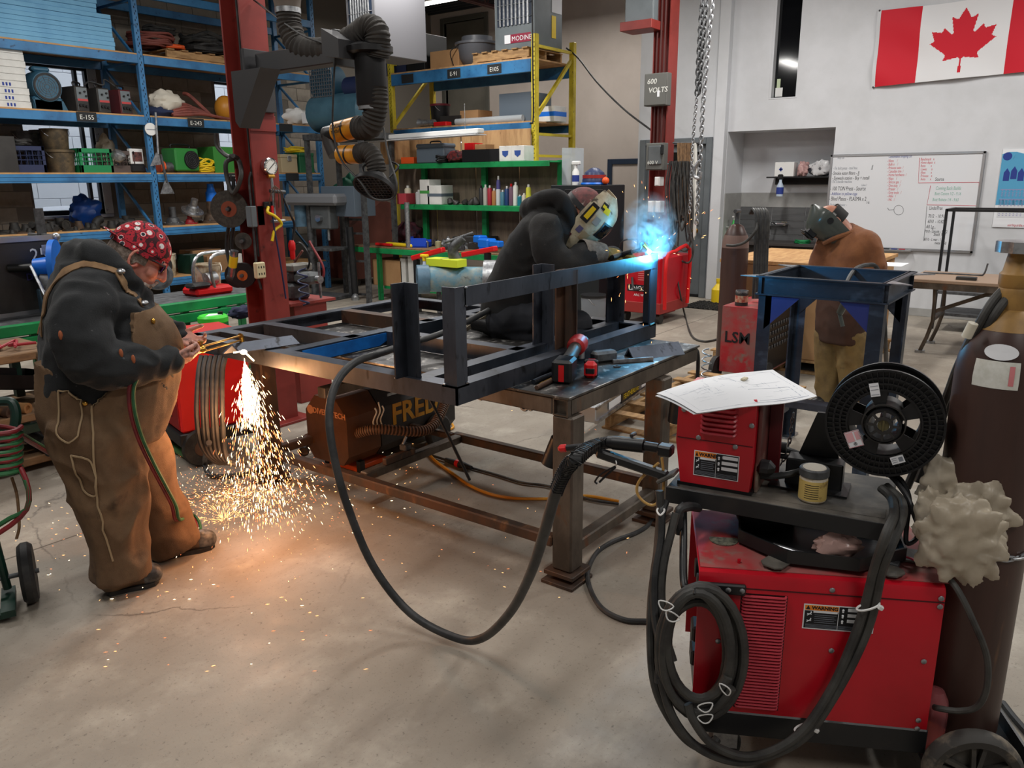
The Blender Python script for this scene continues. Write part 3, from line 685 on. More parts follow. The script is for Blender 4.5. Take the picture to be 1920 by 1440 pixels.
# pallet and aluminium plank behind the table
def pallet(loc,rz,label,sx=1.2,sy=1.0,h=.13,mt=None,nb=6):
    mt=mt or m_pallet
    t=thing('pallet',label,'pallet',loc,rz)
    for i in range(3):y=-sy/2+.05+i*(sy-.1)/2;M().box(-sx/2,y-.02,.018,sx/2,y+.02,h-.018,.002).build('runner',mt,t)
    bm_=M().box(-.045,-sy/2,0,.045,sy/2,.016,.002).mesh('slat',mt)
    for i in range(nb):inst(bm_,'slat',(-sx/2+.05+i*(sx-.1)/(nb-1),0,h-.018),t)
    for i in range(3):inst(bm_,'slat',(-sx/2+.05+i*(sx-.1)/2,0,0.0),t)
    return t
pallet((5.35,2.2,0),math.radians(0),'wooden pallet on the floor behind the work table',1.5,.95)
ap=thing('aluminium_plank','long aluminium scaffold plank with labels lying on the floor pallet','plank',(4.9,2.0,.13))
q0,q1=onz(1093,792,.14),onz(1262,676,.14)
M().bar(q0+Vector((0,0,.06)),q1+Vector((0,0,.06)),.18,.11,bev=.006).bw('plank_body',m_alu,ap)
dd=(q1-q0).normalized();nn_=Vector((dd.y,-dd.x,0));
pl_=M().bar(q0+nn_*.092+Vector((0,0,.105)),q1+nn_*.092+Vector((0,0,.105)),.012,.02).bar(q0+nn_*.092+Vector((0,0,.012)),q1+nn_*.092+Vector((0,0,.012)),.02,.024);pl_.bw('plank_flange',m_bright,ap)
lb_=M().bar(q0+dd*.47+nn_*.095+Vector((0,0,.06)),q0+dd*.85+nn_*.095+Vector((0,0,.06)),.004,.07);lb_.bw('black_label',m_black,ap)
lw=M();write(lw,'FEATHERLITE',.055,q0+dd*.50+nn_*.099+Vector((0,0,.042)),dd,(0,0,1),.0006);lw.bw('lettering',m_yelplas,ap)
M().bar(q0+dd*.22+nn_*.095+Vector((0,0,.065)),q0+dd*.45+nn_*.095+Vector((0,0,.065)),.004,.05).bar(q0+dd*.9+nn_*.095+Vector((0,0,.065)),q0+dd*1.02+nn_*.095+Vector((0,0,.065)),.004,.06).bw('white_label',m_paper,ap)
# clamp hung off the far corner of the table
cl_=thing('spring_clamp','dark coil spring clamp hung on the far table corner','clamp',(3.93,1.74,.66))
M().tube([(3.89,1.70,.80),(3.93,1.70,.79),(3.95,1.70,.72),(3.95,1.70,.55)],.011,8).bw('handle',m_blackmet,cl_)
sp_=M();sp_.tube([(3.97+.025*math.cos(a*.9),1.66+.025*math.sin(a*.9),.80-.012*a/2) for a in range(28)],.004,5,2);sp_.bw('spring',m_zinc,cl_)
# ================================================================ welder cart at the front
K=Frame((1.91,.763,0),math.atan2(-.888,.46))
PF=Frame(K.W(-.10,.225,.80),K.ang-math.radians(18.4))
cart=thing('welder_cart','large red welding power source on a black wheeled undercarriage with coiled cables','welder',K.W(0,0,0),K.ang)
bx,by,bz0,bz1=.617,.41,.205,.645
# sheet metal case: side skin with rolled shoulder, hollow at the front end
prof=[(0,bz0),(0,bz1-.018),(.006,bz1-.006),(.02,bz1),(by-.02,bz1+.012),(by-.006,bz1+.004),(by,bz1-.02),(by,bz0)]
M().prism([(y,z) for y,z in prof],bx-.03,(.03,0,0),(0,1,0),(0,0,1)).build('case',m_red,cart)
hd=M();t_=.006
inn=[(y*(1-2*t_/by)+t_,z if z<bz1-.1 else z-t_) for y,z in prof]
V=[(x,y,z) for x in (-.022,.031) for y,z in prof]+[(x,y,z) for x in (-.022,.031) for y,z in inn];n_=len(prof);F=[]
for i in range(n_-1):F+=[(i,i+1,n_+i+1,n_+i),(2*n_+i+1,2*n_+i,3*n_+i,3*n_+i+1),(i+1,i,2*n_+i,2*n_+i+1)]
hd.add(V,F);hd.build('front_hood',m_red,cart)
M().prism([(y,z) for y,z in [(.012,bz0),(.012,bz1-.02),(by-.012,bz1-.01),(by-.012,bz0)]],.004,(.026,0,0),(0,1,0),(0,0,1)).build('control_panel',m_dusty,cart)
pn=M()
for z in (.30,.38):pn.box(-.028,.06,z,.028,.13,z+.05,.006)
pn.cyl((.028,.2,.5),(-.01,.2,.5),.03,n=16).cyl((.028,.3,.5),(-.01,.3,.5),.03,n=16)
pn.build('terminal',m_black,cart)['kind']='stuff'
top=M().prism([(0.02,bz1+.0005),(by-.02,bz1+.0125),(by-.02,bz1+.0145),(.02,bz1+.0025)],bx+.03,(-.018,0,0),(0,1,0),(0,0,1));top.build('case_top',m_reddust,cart,'dusty red top with a grey film')
M().box(-.001,-.0012,.598,bx,.0006,.6015).build('seam',mat('seam_dark',(70,8,16),.6),cart)
# louvre panel
lv=M();nlv=36
for i in range(nlv):
    z=.228+i*(.352/(nlv-1));lv.tube([(.098,.001,z+.003),(.101,-.005,z),(.108,-.0065,z),(.204,-.0065,z),(.211,-.005,z),(.214,.001,z+.003)],.0036,6,1)
lvm=M().tube([(.098,.001,.003),(.101,-.005,0),(.108,-.0065,0),(.204,-.0065,0),(.211,-.005,0),(.214,.001,.003)],.0037,6,1).mesh('louvre',mat('louvre_sheen_red',(196,60,74),.3,spec=.8))  # paler pinkish red than the case paints the louvres' sheen into the colour
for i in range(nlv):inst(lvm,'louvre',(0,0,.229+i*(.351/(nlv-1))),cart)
M().box(.094,-.0008,.222,.218,.0005,.586).build('louvre_dark_sheet',mat('louvre_shadow',(46,6,12),.6),cart)  # dark red sheet, the shade between the louvres put into its colour
def screw(m,p,ax,r=.0075):m.lathe([(r,0),(r,.002),(r*.7,.0038),(0,.0042)],p,ax,12)
sc_=M().lathe([(.0075,0),(.0075,.002),(.005,.0038),(0,.0042)],(0,0,0),(0,-1,0),12).mesh('screw',m_zinc)
for x,z in ((.331,.614),(.606,.612),(.606,.588),(.345,.43),(.585,.42),(.592,.235),(.592,.208),(.046,.589),(.040,.43),(.066,.30)):inst(sc_,'screw',(x,-.0008,z),cart)
def warning(parent,o,u,v,w,h):
    """orange headed warning sticker: frame, header lettering, icon cells, lines of small print"""
    o,u,v=Vector(o),Vector(u),Vector(v);n=u.cross(v)
    def rect(m,x0,y0,x1,y1,d,th=.0003):m.prism([(x0,y0),(x1,y0),(x1,y1),(x0,y1)],th,o+n*d,u,v)
    a=M();rect(a,0,0,w,h,0);s=a.build('warning_label',m_paper,parent)
    b=M();e=w*.018;rect(b,e,e,w*.49,h*.74,.0004);rect(b,w*.5,e,w-e,h-e,.0004);b.build('black_cells',m_ink,s)
    c=M();rect(c,e,h*.76,w*.49,h-e,.0004);c.build('orange_header',mat('warning_orange',(240,140,40),.6),s)
    d=M();write(d,'WARNING',h*.185,o+u*w*.115+v*h*.80+n*.0008,u,v,.0003,.0006);d.prism([(w*.03,h*.79),(w*.095,h*.79),(w*.0625,h*.95)],.0003,o+n*.0008,u,v);d.build('lettering',m_ink,s)
    f=M()
    rect(f,w*.14,h*.67,w*.48,h*.75,.0008)
    for i in range(3):rect(f,w*.62,h*(.80-i*.22),w*.97,h*(.93-i*.22),.0008)
    for i in range(2):
        q=o+u*w*.085+v*h*(.60-i*.26)+n*.0008;f.tube([q+u*w*.03+v*h*.06,q,q-u*w*.03-v*h*.05],.0012,5,1).tube([q-u*w*.03+v*h*.02,q,q+u*w*.035+v*h*.0],.001,5,1).ell(q+u*w*.025+v*h*.085,.0018,6,4)
    for i in range(3):
        q=o+u*w*.555+v*h*(.84-i*.22)+n*.0008;f.ell(q,(.0035,.0035,.0035),7,4).ell(q-v*.005,(.003,.003,.0025),7,4)
    f.build('white_symbols',m_paper,s)['kind']='stuff'
    g=M()
    for i in range(5):rect(g,w*.16,h*(.58-i*.075),w*(.47-.03*(i% 2)),h*(.595-i*.075),.0008)
    for i in range(4):rect(g,w*.04,h*(.19-i*.04),w*.96,h*(.20-i*.04),.0008)
    g.build('small_print',m_inkgrey,s)['kind']='stuff'
    return s
warning(cart,(.262,-.0012,.492),(1,0,0),(0,0,1),.185,.076)
M().lathe([(.042,0),(.042,.0015),(0,.0015)],(.06,.19,bz1+.0075),(0,.03,1),32).build('round_sticker',mat('silver_sticker',(150,150,130),.35,metal=.4,col2=(70,72,66),sc=60),cart)
M().cyl((.09,.055,bz1),(.09,.055,bz1+.014),.005,n=8).build('stud',m_red,cart)
# handle bar and its bolted strap
M().tube([(-.06,.34,.86),(-.06,.30,.80),(-.062,.13,.70),(-.062,.02,.605),(-.05,-.008,.592),(.005,-.012,.60)],.011,12,6).build('handle',m_blackmet,cart)
M().box(.0,-.016,.583,.105,-.001,.615,.004).build('strap',m_blackmet,cart)
for x in (.03,.057,.094):inst(sc_,'screw',(x,-.016,.60),cart)
# base, cylinder tray, wheels
M().box(-.005,-.004,.128,bx+.004,by+.004,.206,.004).build('base',m_blackmet,cart)
M().box(bx,.0,.10,.90,by+.02,.108).box(.892,.0,.10,.90,by+.02,.15).box(bx,by+.012,.10,.90,by+.02,.15).box(bx+.26,.0,.10,.90,.008,.15).build('cylinder_tray',m_blackmet,cart)
def spoked(x,y,r,w):
    tw_=M().lathe([(r*.74,-w/2),(r*.9,-w*.55),(r*.985,-w*.3),(r,0),(r*.985,w*.3),(r*.9,w*.55),(r*.74,w/2)],(x,y,r),(0,1,0),36,cap=False)
    o=tw_.build('wheel',mat('scuffed_tyre',(58,56,53),.7,col2=(120,110,96),sc=14,lo=.52,hi=.68),cart)
    h=M().lathe([(0,-w*.36),(r*.16,-w*.36),(r*.2,-w*.3),(r*.2,w*.3),(0,w*.3)],(x,y,r),(0,1,0),18)
    h.hollow((x,y-w*.36,r),(x,y+w*.36,r),r*.78,r*.70,32)
    for i in range(5):
        for s in (-1,1):
            a=i*2*PI/5+.3;b_=a+s*.16;h.bar((x+r*.16*math.cos(a+s*.3),y-w*.2,r+r*.16*math.sin(a+s*.3)),(x+r*.74*math.cos(b_),y-w*.2,r+r*.74*math.sin(b_)),r*.09,w*.3,up=(0,1,0))
    h.cyl((x,y+.0,r),(x,y+.012,r),r*.72,n=24)
    h.build('wheel_spokes',m_dusty,o)
    M().cyl((x,y-w*.5,r),(x,y-w*.3,r),.012,n=12).build('axle_cap',m_zinc,o)
spoked(.725,-.055,.128,.052);spoked(.725,by+.055,.128,.052)
M().cyl((.725,-.08,.128),(.725,by+.08,.128),.009,n=8).build('axle',m_blackmet,cart)
for y in (.07,by-.07):
    M().lathe([(.02,-.018),(.046,-.018),(.05,0),(.046,.018),(.02,.018)],(.085,y,.05),(0,1,0),22).build('caster',m_rubber,cart)
    M().box(.05,y-.024,.045,.12,y-.019,.128).box(.05,y+.019,.045,.12,y+.024,.128).build('caster_fork',m_zinc,cart)
# coolant bottle tucked in the tray
cb=thing('coolant_bottle','clear ribbed bottle of orange red fluid tucked behind the red welder case','bottle',K.W(.655,.07,.108),K.ang)
M().lathe([(.03,0),(.036,.01),(.036,.06)],(0,0,0),n=20).build('fluid',mat('orange_fluid',(226,96,28),.25),cb)
M().lathe([(.0365,0.002),(.038,.06),(.038,.13),(.034,.155),(.022,.18),(.0,.187)],(0,0,0),n=20).build('bottle_body',mat('rosy_clear_plastic',(210,120,124),.15,alpha=.55),cb)
M().cyl((-.034,-.016,.085),(-.048,-.022,.085),.011,n=12).build('outlet',m_black,cb)
# ---------------------------------------------------------------- gas cylinder
gp=Vector((2.405,.176,.108))
gc=thing('gas_cylinder','tall brown gas cylinder with a gold shoulder on the big welder cart','gas cylinder',gp)
M().lathe([(.10,0),(.114,.012),(.116,.04),(.116,1.08),(.113,1.12),(.100,1.17),(.082,1.205)],n=40).build('shell',m_bottlebrown,gc)
M().lathe([(.083,1.2045),(.068,1.228),(.052,1.25),(.043,1.256),(.043,1.262)],n=36).build('shoulder',m_gold,gc)
M().lathe([(.043,1.262),(.044,1.30),(.04,1.31),(.044,1.318),(.044,1.345),(.038,1.352),(.03,1.40)],n=28).build('neck_ring',m_gold,gc)
vk=M();vk.T=None
vv=[(.062+.004*(i% 2),0) for i in range(24)]
vk.prism([((.056+.006*(i% 2))*math.cos(2*PI*i/24),(.056+.006*(i% 2))*math.sin(2*PI*i/24)) for i in range(24)],.028,(0,0,1.40),(1,0,0),(0,1,0));vk.build('hand_wheel',m_zinc,gc)
def on_cyl(h,a,r=.1165):return Vector((r*math.cos(a),r*math.sin(a),h))
bear=math.atan2(-gp.y,-gp.x)
def decal(m,h0,h1,a0,a1,rr):m.grid(lambda u,v:on_cyl(h0+(h1-h0)*v,a0+(a1-a0)*u,rr(h0+(h1-h0)*v)),10,3)
rr=lambda h:.1163+.0004 if h<1.08 else .1168-(h-1.08)**1.6*.62+.001
a=M();decal(a,1.065,1.135,bear-.62,bear+.30,rr);lbp=a.build('paper_label',mat('aged_label',(206,206,196),.6,col2=(226,226,220),sc=20),gc)
a=M();decal(a,1.075,1.125,bear+.10,bear+.2,lambda h:rr(h)+.0008);a.build('hazard_mark',mat('pink_hazard',(214,130,134),.6),lbp)
a=M();a.grid(lambda u,v:on_cyl(1.158+.02*math.sin(2*PI*u)*v,bear-.12+.36*math.cos(2*PI*u)*v,rr(1.158+.02*math.sin(2*PI*u)*v)+.001),28,2);a.build('oval_label',m_paper,gc)
tx=M();write(tx,'1085\nTTY',.024,on_cyl(1.085,bear+.55,.1175),(-math.sin(bear+.6),math.cos(bear+.6),0),(0,0,1),.0008)
# retaining chain around it
def chain(m,P,link=.03,r=.0035,w=.011):
    P=[Vector(p) for p in P];d=[0]
    for a_,b_ in zip(P[:-1],P[1:]):d.append(d[-1]+(b_-a_).length)
    n=max(2,int(d[-1]/(link*.72)))
    def at(s):
        for i in range(len(P)-1):
            if s<=d[i+1] or i==len(P)-2:return P[i].lerp(P[i+1],(s-d[i])/max(1e-6,d[i+1]-d[i])),(P[i+1]-P[i]).normalized()
    for i in range(n):
        c,t=at((i+.5)*d[-1]/n);u,v,_=basis(t);s=u if i% 2 else v
        L=link/2-w/2;q=[]
        for j in range(8):
            an=2*PI*j/8;q.append(c+t*(math.copysign(L,math.cos(an)) if abs(math.cos(an))>.1 else 0)+t*(w/2*math.cos(an))+s*(w/2*math.sin(an)))
        m.tube(q,r,5,1,True)
    return m
cc=[gp+on_cyl(.605,bear+.05+i*.14,.121) for i in range(11)]
solo(chain(M(),cc,.036,.0036,.014),'retaining_chain',m_zinc,'grey link chain around the tall brown gas cylinder','chain')
# ---------------------------------------------------------------- platform, feeder
pt=thing('feeder_platform','dusty black swivel shelf mounted above the red welder','shelf',PF.o+Vector((0,0,-.05)),PF.ang)
M().box(-.012,0,.005,.60,.36,.05,.004).build('shelf_plate',m_dusty,pt)
M().box(-.014,-.004,-.002,.60,.0,.0485,.001).build('shelf_lip',m_blackmet,pt)
M().box(.09,.03,.05,.585,.10,.0512).build('seam_plate',m_dusty,pt)
tb_=M().cyl((.25,.18,-.10),(.25,.18,.006),.05,n=20).cyl((.25,.18,-.08),(.25,.18,.0),.09,.12,8);tb_.build('swivel_post',m_blackmet,pt)
# octagonal tray below the shelf
ty=thing('octagonal_tray','black octagonal parts tray standing on the dusty red welder top','tray',K.W(.33,.21,bz1+.012),K.ang-.12)
oc_=lambda r:[(r*1.1*math.cos(PI/8+i*PI/4),r*.86*math.sin(PI/8+i*PI/4)) for i in range(8)]
q=M();A_,B_=oc_(.222),oc_(.215);V=[(x,y,z) for z in (.004,.042) for x,y in A_]+[(x,y,z) for z in (.042,.008) for x,y in B_]
q.add(V,[(k*8+i,k*8+(i+1)% 8,(k+1)*8+(i+1)% 8,(k+1)*8+i) for k in range(3) for i in range(8)]+[tuple(reversed(range(8))),tuple(range(24,32))]);q.flat=True;q.build('pan',m_blackmet,ty)
for a in (-2.1,-.75):
    M().prism([(-.03,-.01),(.035,-.01),(.035,.06),(.02,.075),(-.015,.075),(-.03,.06)],.004,(.2*math.cos(a),.165*math.sin(a),0),(math.sin(a),-math.cos(a),0),(math.cos(a),math.sin(a),0)).build('mounting_tab',m_dusty,ty)
tp_=K.W(.33,.21,bz1+.02)
solo(M().cyl(K.W(.19,.12,bz1+.033),K.W(.27,.075,bz1+.03),.0085,n=12),'contact_tube',m_bright,'shiny steel tube lying in the black octagonal tray','tube')
def crumple(m,c,r,seed,amp=.35,nu=26,nv=16,fr=2.6,T=None):
    off=Vector((seed*3.1,seed*1.7,seed*2.3))
    m0=M();m0.ell((0,0,0),1.0,nu,nv)
    V=[]
    for p in m0.v:
        p=Vector(p);d,_pts=mnoise.voronoi(p*fr*.55+off);k=1-amp*.5+amp*(d[1]-d[0])*1.1+.18*amp*mnoise.noise(p*fr*2+off)
        p=p*k;V.append(Vector(c)+(T @ Vector((p.x*r[0],p.y*r[1],p.z*r[2])) if T is not None else Vector((p.x*r[0],p.y*r[1],p.z*r[2]))))
    return m.add(V,m0.f)
solo(crumple(M(),K.W(.36,.10,bz1+.055),(.075,.03,.045),3,.5,T=Matrix.Rotation(K.ang,3,'Z')),'parts_bag',mat('pinkish_clear_bag',(196,160,150),.25,alpha=.8,bump=.2),'small clear bag of copper tips in the octagonal tray','bag')
# big cloudy bag hung on the cylinder
bg=M()
for (px_,py_,D,r,sd) in (((1775),905,2.16,(.075,.03,.085),5),((1800),1010,2.05,(.115,.045,.135),8),((1835),960,2.10,(.09,.04,.11),11),((1745),960,2.14,(.05,.03,.075),15)):
    crumple(bg,ond(px_,py_,D),r,sd,.62,40,24,3.0,Matrix.Rotation(YAW-PI/2-.5,3,'Z'))
def remesh(m,vox,smooth=2):
    me=bpy.data.meshes.new('tmp');me.from_pydata(m.v,[],m.f);ob=bpy.data.objects.new('tmp',me);C.objects.link(ob)
    rm=ob.modifiers.new('r','REMESH');rm.mode='VOXEL';rm.voxel_size=vox
    if smooth:s=ob.modifiers.new('s','SMOOTH');s.factor=.5;s.iterations=smooth
    dg=bpy.context.evaluated_depsgraph_get();e=ob.evaluated_get(dg);r=bpy.data.meshes.new_from_object(e)
    o=M();co=np.empty(len(r.vertices)*3);r.vertices.foreach_get('co',co);o.v=[tuple(x) for x in co.reshape(-1,3)];o.f=[tuple(p.vertices) for p in r.polygons];o.mi=[0]*len(o.f)
    bpy.data.objects.remove(ob);bpy.data.meshes.remove(me);bpy.data.meshes.remove(r);return o
solo(remesh(bg,.0065,1),'plastic_bag',m_bag,'big crumpled cloudy plastic bag hung between the welder and the brown cylinder','bag',sharp=60)
# wire feeder
fd=thing('wire_feeder','red boxy wire feeder with louvres and warning label on the swivel shelf','wire feeder',PF.W(.015,.025,.0),PF.ang)
w_,h_,dp=.215,.285,.20
M().box(-.004,.004,.0,w_+.002,dp,.012).build('foot_plate',m_black,fd)
M().prism([(.006,.012),(w_-.006,.012),(w_,.10),(w_,h_),(-.008,h_+.004),(-.012,.14)],dp,(0,dp,0),(1,0,0),(0,0,1)).build('case',m_red,fd)
M().box(-.008,.0,h_-.002,w_,dp-.03,h_+.006,.006).build('lid',mat('lid_red',(196,40,56),.3),fd)
M().box(w_,.03,.0,w_+.012,dp,h_-.01,.004).build('side_plate',mat('scuffed_case_side',(96,52,48),.45,col2=(140,126,112),sc=6),fd)
M().box(w_+.012,dp-.05,.0,w_+.05,dp-.03,h_-.02,.003).build('back_flange',mat('maroon_panel',(86,16,22),.45),fd)
M().box(-.008,-.0012,.150,w_-.004,.0005,.1525).build('seam',MATS['seam_dark'],fd)
lv2=M().tube([(.062,.001,.004),(.066,-.008,0),(.074,-.010,-.001),(.150,-.010,-.001),(.158,-.008,0),(.162,.001,.004)],.005,6,1).mesh('louvre',mat('louvre_sheen_pink',(178,56,66),.3,spec=.7))  # pinkish tone is sheen painted into these louvres
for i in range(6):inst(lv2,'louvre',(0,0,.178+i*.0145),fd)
for x,z in ((.008,.238),(.205,.215),(.055,.158),(.163,.145)):inst(sc_,'screw',(x,-.001,z),fd)
warning(fd,(.045,-.0015,.04),(1,0,0),(0,0,1),.132,.078)
M().box(.19,-.002,.262,.10,.0,.268,.001).build('crease',MATS['lid_red'],fd)
M().box(w_,.02,.055,w_+.055,.075,.10,.016).build('connector_boot',m_black,fd)
# torch connector, spring guide, boom
BO=PF.py(1250,838,.05);bo=PF.W(BO.x,BO.y,BO.z)
Pp=lambda x,y,v=.05:PF.W(*PF.py(x,y,v))
tc_=thing('torch_connector','black ribbed gun connector with spring guide plugged into the wire feeder','connector',Pp(1236,845))
M().bar(Pp(1234,841),Pp(1262,846),.042,.034,bev=.006).bw('block',m_black,tc_)
M().cyl(Pp(1140,829),Pp(1150,830),.0185,.021,18).cyl(Pp(1150,830),Pp(1208,836),.0225,.0225,18).cyl(Pp(1208,836),Pp(1234,840),.015,.015,14).bw('grip_shell',m_black,tc_)
M().box(0,0,0,.03,.012,.012,.003).build('trigger_tab',m_char,tc_);tc_.children[-1].location=(Pp(1186,821)-tc_.location)
# cables -----------------------------------------------------------
mainP=[Pp(1142,829),Pp(1118,834),ond(1088,852,1.86),ond(1060,884,1.92),ond(1040,930,2.0),ond(1020,1000,2.14),ond(993,1080,2.36),ond(955,1150,2.62),ond(905,1196,2.86),ond(855,1196,2.95),
         ond(770,1150,3.03),ond(700,1062,3.02),ond(652,950,2.96),ond(627,860,2.92),ond(617,780,2.93),ond(630,720,2.97),ond(665,680,3.06),ond(720,660,3.2)]
mainP+=[onz(775,642,FZ+.02),onz(835,622,FZ+.035),onz(905,588,FZ+.07),onz(972,549,FZ+.13),onz(1040,520,FZ+.17),onz(1085,505,FZ+.18),onz(1125,492,FZ+.24)]
cord('gun_cable',mainP,.0155,m_hosedk,'thick grey gun cable looping from the wire feeder to the kneeling welder','cable',12)
sp_=M();q=catmull(mainP[:5],14);
hel=[]
for i in range(len(q)-4):
    d_=(q[i+1]-q[i]).normalized();u,v,_=basis(d_)
    for k in range(4):a=(i*4+k)*PI/4*1.6;hel.append(q[i]+(q[i+1]-q[i])*(k/4)+u*.0195*math.cos(a)+v*.0195*math.sin(a))
sp_.tube(hel,.0019,5,1);sp_.bw('spring',m_black,tc_)
bm_=thing('support_boom','black square boom arm with a red end cap beside the wire feeder','boom',Pp(1250,893))
M().bar(Pp(1252,893,.03),Pp(1120,848,.03),.030,.030,bev=.006).bw('arm',m_blackmet,bm_)
M().tube([Pp(1122,848,.03),Pp(1095,838,.03),Pp(1062,840,.03)],.010,10).bw('arm_end',m_black,bm_)
M().bar(Pp(1065,840,.03),Pp(1047,841,.03),.026,.024,bev=.008).bw('end_cap',m_redbright,bm_)
M().bar(Pp(1268,885,.03),Pp(1236,900,.03),.06,.012,bev=.003).bw('bracket',m_dusty,bm_)
M().tube([Pp(1153,858,.025),Pp(1156,869,.012),Pp(1153,876,.03)],.0022,6).bw('zip_tie',m_whiteplas,bm_)
M().tube([Pp(1154,874,.02),Pp(1128,888,.02),Pp(1116,902,.02),Pp(1120,907,.02)],.0032,6).tube([Pp(1154,876,.02),Pp(1135,893,.02),Pp(1124,904,.02)],.004,6).bw('loose_wires',m_black,bm_)
cord('water_tube',[Pp(1241,858,.03),Pp(1244,890,.03),Pp(1243,920,.03),Pp(1230,945,.03),Pp(1212,944,.03),Pp(1195,925,.03),Pp(1200,900,.03),Pp(1235,868,.03)],.0045,mat('amber_tube',(190,150,84),.35),'thin amber tube looping below the wire feeder','tube')
Kp=lambda x,y,v:K.W(*K.py(x,y,v))
# lead bundles hanging at the front end of the machine
for i,(P,r,mt,lb) in enumerate((
    ([Kp(1247,940,.15),Kp(1240,965,.12),Kp(1238,1010,.10),Kp(1227,1080,.06),Kp(1228,1150,.02),Kp(1238,1215,-.03),Kp(1235,1280,-.06)],.0135,m_hosedk,'dark welding lead hanging straight below the feeder shelf'),
    ([Kp(1268,962,.12),Kp(1258,1000,.10),Kp(1244,1060,.07),Kp(1240,1120,.04),Kp(1248,1190,.0),Kp(1262,1240,-.03)],.0125,m_hose,'grey welding lead curving down behind the coiled lead'),
    ([Kp(1236,920,.14),Kp(1238,960,.13),Kp(1232,1040,.10),Kp(1222,1120,.05),Kp(1220,1200,.0),Kp(1226,1275,-.03),Kp(1246,1330,-.05),Kp(1285,1385,-.06),Kp(1325,1405,-.06),Kp(1345,1385,-.03)],.0125,m_hose,'outermost grey lead that drops to the caster'),
    ([Kp(1275,1000,.14),Kp(1272,960,.14),Kp(1290,950,.16),Kp(1310,952,.20)],.014,m_hosedk,'short dark lead passing under the feeder shelf'))):
    cord('welding_lead',P,r,mt,lb,'cable',10)
solo(M().tube([Kp(1232,957,.11),Kp(1238,966,.085),Kp(1246,957,.11),Kp(1239,950,.14)],.003,6,4,True),'zip_tie',m_whiteplas,'white cable tie around the leads under the feeder shelf','cable tie')
def coil(cx,cyy,n,rx0,rx1,ry0,ry1,v0,v1,seed):
    R_=random.Random(seed);P=[]
    for i in range(n*14+1):
        t=i/(n*14);a=-2*PI*n*t+.6;rx=rx0+(rx1-rx0)*(.5+.5*math.sin(t*9.7+seed));ry=ry0+(ry1-ry0)*(.5+.5*math.sin(t*7.3+seed*2));
        P.append(Kp(cx+6*math.sin(t*11+seed)+rx*math.cos(a),cyy+5*math.cos(t*8+seed)+ry*math.sin(a),v0+(v1-v0)*t))
    return P
cl=M();cl.tube(coil(1312,1217,5,58,80,98,124,-.02,-.085,2.0),.0135,10,2);cl.tube(coil(1306,1226,2,62,78,100,112,-.04,-.09,4.4),.0128,10,2)
clt=thing('cable_coil','coil of grey welding cable bound with white ties on the red welder end','cable coil',K.W(.0,-.05,.25),K.ang)
cl.bw('coils',m_hose,clt)
zt=M().tube([(0,0,-.03),(.022,-.012,-.012),(.02,-.012,.012),(0,0,.03),(-.008,.0,0)],.003,5,3,True).mesh('zip_tie',m_whiteplas)
for i,(px_,py_,a) in enumerate(((1249,1132,1.9),(1262,1153,2.1),(1357,1293,-.6),(1322,1322,1.2),(1322,1343,1.3))):
    o=inst(zt,'zip_tie',K.py(px_,py_,-.10)-Vector((0,-.05,.25)),clt);o.rotation_euler=(0,a,0);o.scale=(.7,.6,.7)
M().tube([Kp(1304,1092,-.02),Kp(1302,1112,-.09),Kp(1300,1130,-.03)],.003,5).bw('hanging_tie',m_black,clt)
# pair of leads running over the shelf edge and down across the side
PA=[Pp(1652,915,.14),Pp(1672,935,.10),Pp(1676,965,-.02),Kp(1662,1000,-.075),Kp(1640,1065,-.06),Kp(1622,1135,-.035),Kp(1596,1210,-.04),Kp(1560,1290,-.05),Kp(1510,1365,-.07),Kp(1455,1405,-.085),Kp(1395,1418,-.09),Kp(1335,1395,-.10),Kp(1300,1350,-.10),Kp(1290,1320,-.09)]
PB_=[Pp(1662,912,.16),Pp(1690,940,.10),Pp(1690,975,-.02),Kp(1668,1030,-.07),Kp(1652,1075,-.06),Kp(1636,1150,-.035),Kp(1612,1215,-.04),Kp(1570,1295,-.05),Kp(1515,1375,-.06),Kp(1455,1412,-.07),Kp(1385,1428,-.08),Kp(1310,1402,-.085),Kp(1262,1345,-.08),Kp(1238,1270,-.06)]
for nm,P,lb in (('a',PA,'upper of two grey leads draped down the red welder side'),('b',PB_,'lower of two grey leads draped down the red welder side')):
    cord('draped_lead',P,.0125,m_hose,lb,'cable',10)
for px_,py_,l in ((1628,1134,'beside the warning label'),(1510,1362,'at the lower edge of the red case')):
    q_=Kp(px_,py_,-.05);z=M();z.tube([q_+K.m.to_3x3() @ Vector((.027*math.cos(a),.016*math.sin(a),.012*math.cos(a)-.004)) for a in np.linspace(0,2*PI,13)[:-1]],.003,5,2,True);z.bar(q_+K.m.to_3x3() @ Vector((.02,-.016,.006)),q_+K.m.to_3x3() @ Vector((.032,-.016,.0)),.012,.012,bev=.002)
    solo(z,'zip_tie',m_whiteplas,'white cable tie on the draped leads '+l,'cable tie')
cord('hook_cable',[Pp(1645,885,.2),Pp(1670,893,.16),Pp(1700,930,.12),Pp(1714,965,.1),Pp(1722,990,.12),Pp(1718,1010,.12),Pp(1700,1018,.1),Pp(1700,985,.12),Pp(1705,935,.14),Pp(1688,898,.16),Pp(1662,890,.18)],.007,m_black,'black control cable looped beside the spool stand','cable',8)
cord('cooler_hose',[Kp(1770,1075,.04),Kp(1795,1105,-.02),Kp(1825,1165,-.05),Kp(1850,1230,-.05),Kp(1850,1290,-.05),Kp(1832,1325,-.04),Kp(1800,1333,-.02),Kp(1765,1329,.0),Kp(1752,1326,.02)],.0085,m_hose,'grey cooler hose curving in front of the tall brown cylinder','hose',9)
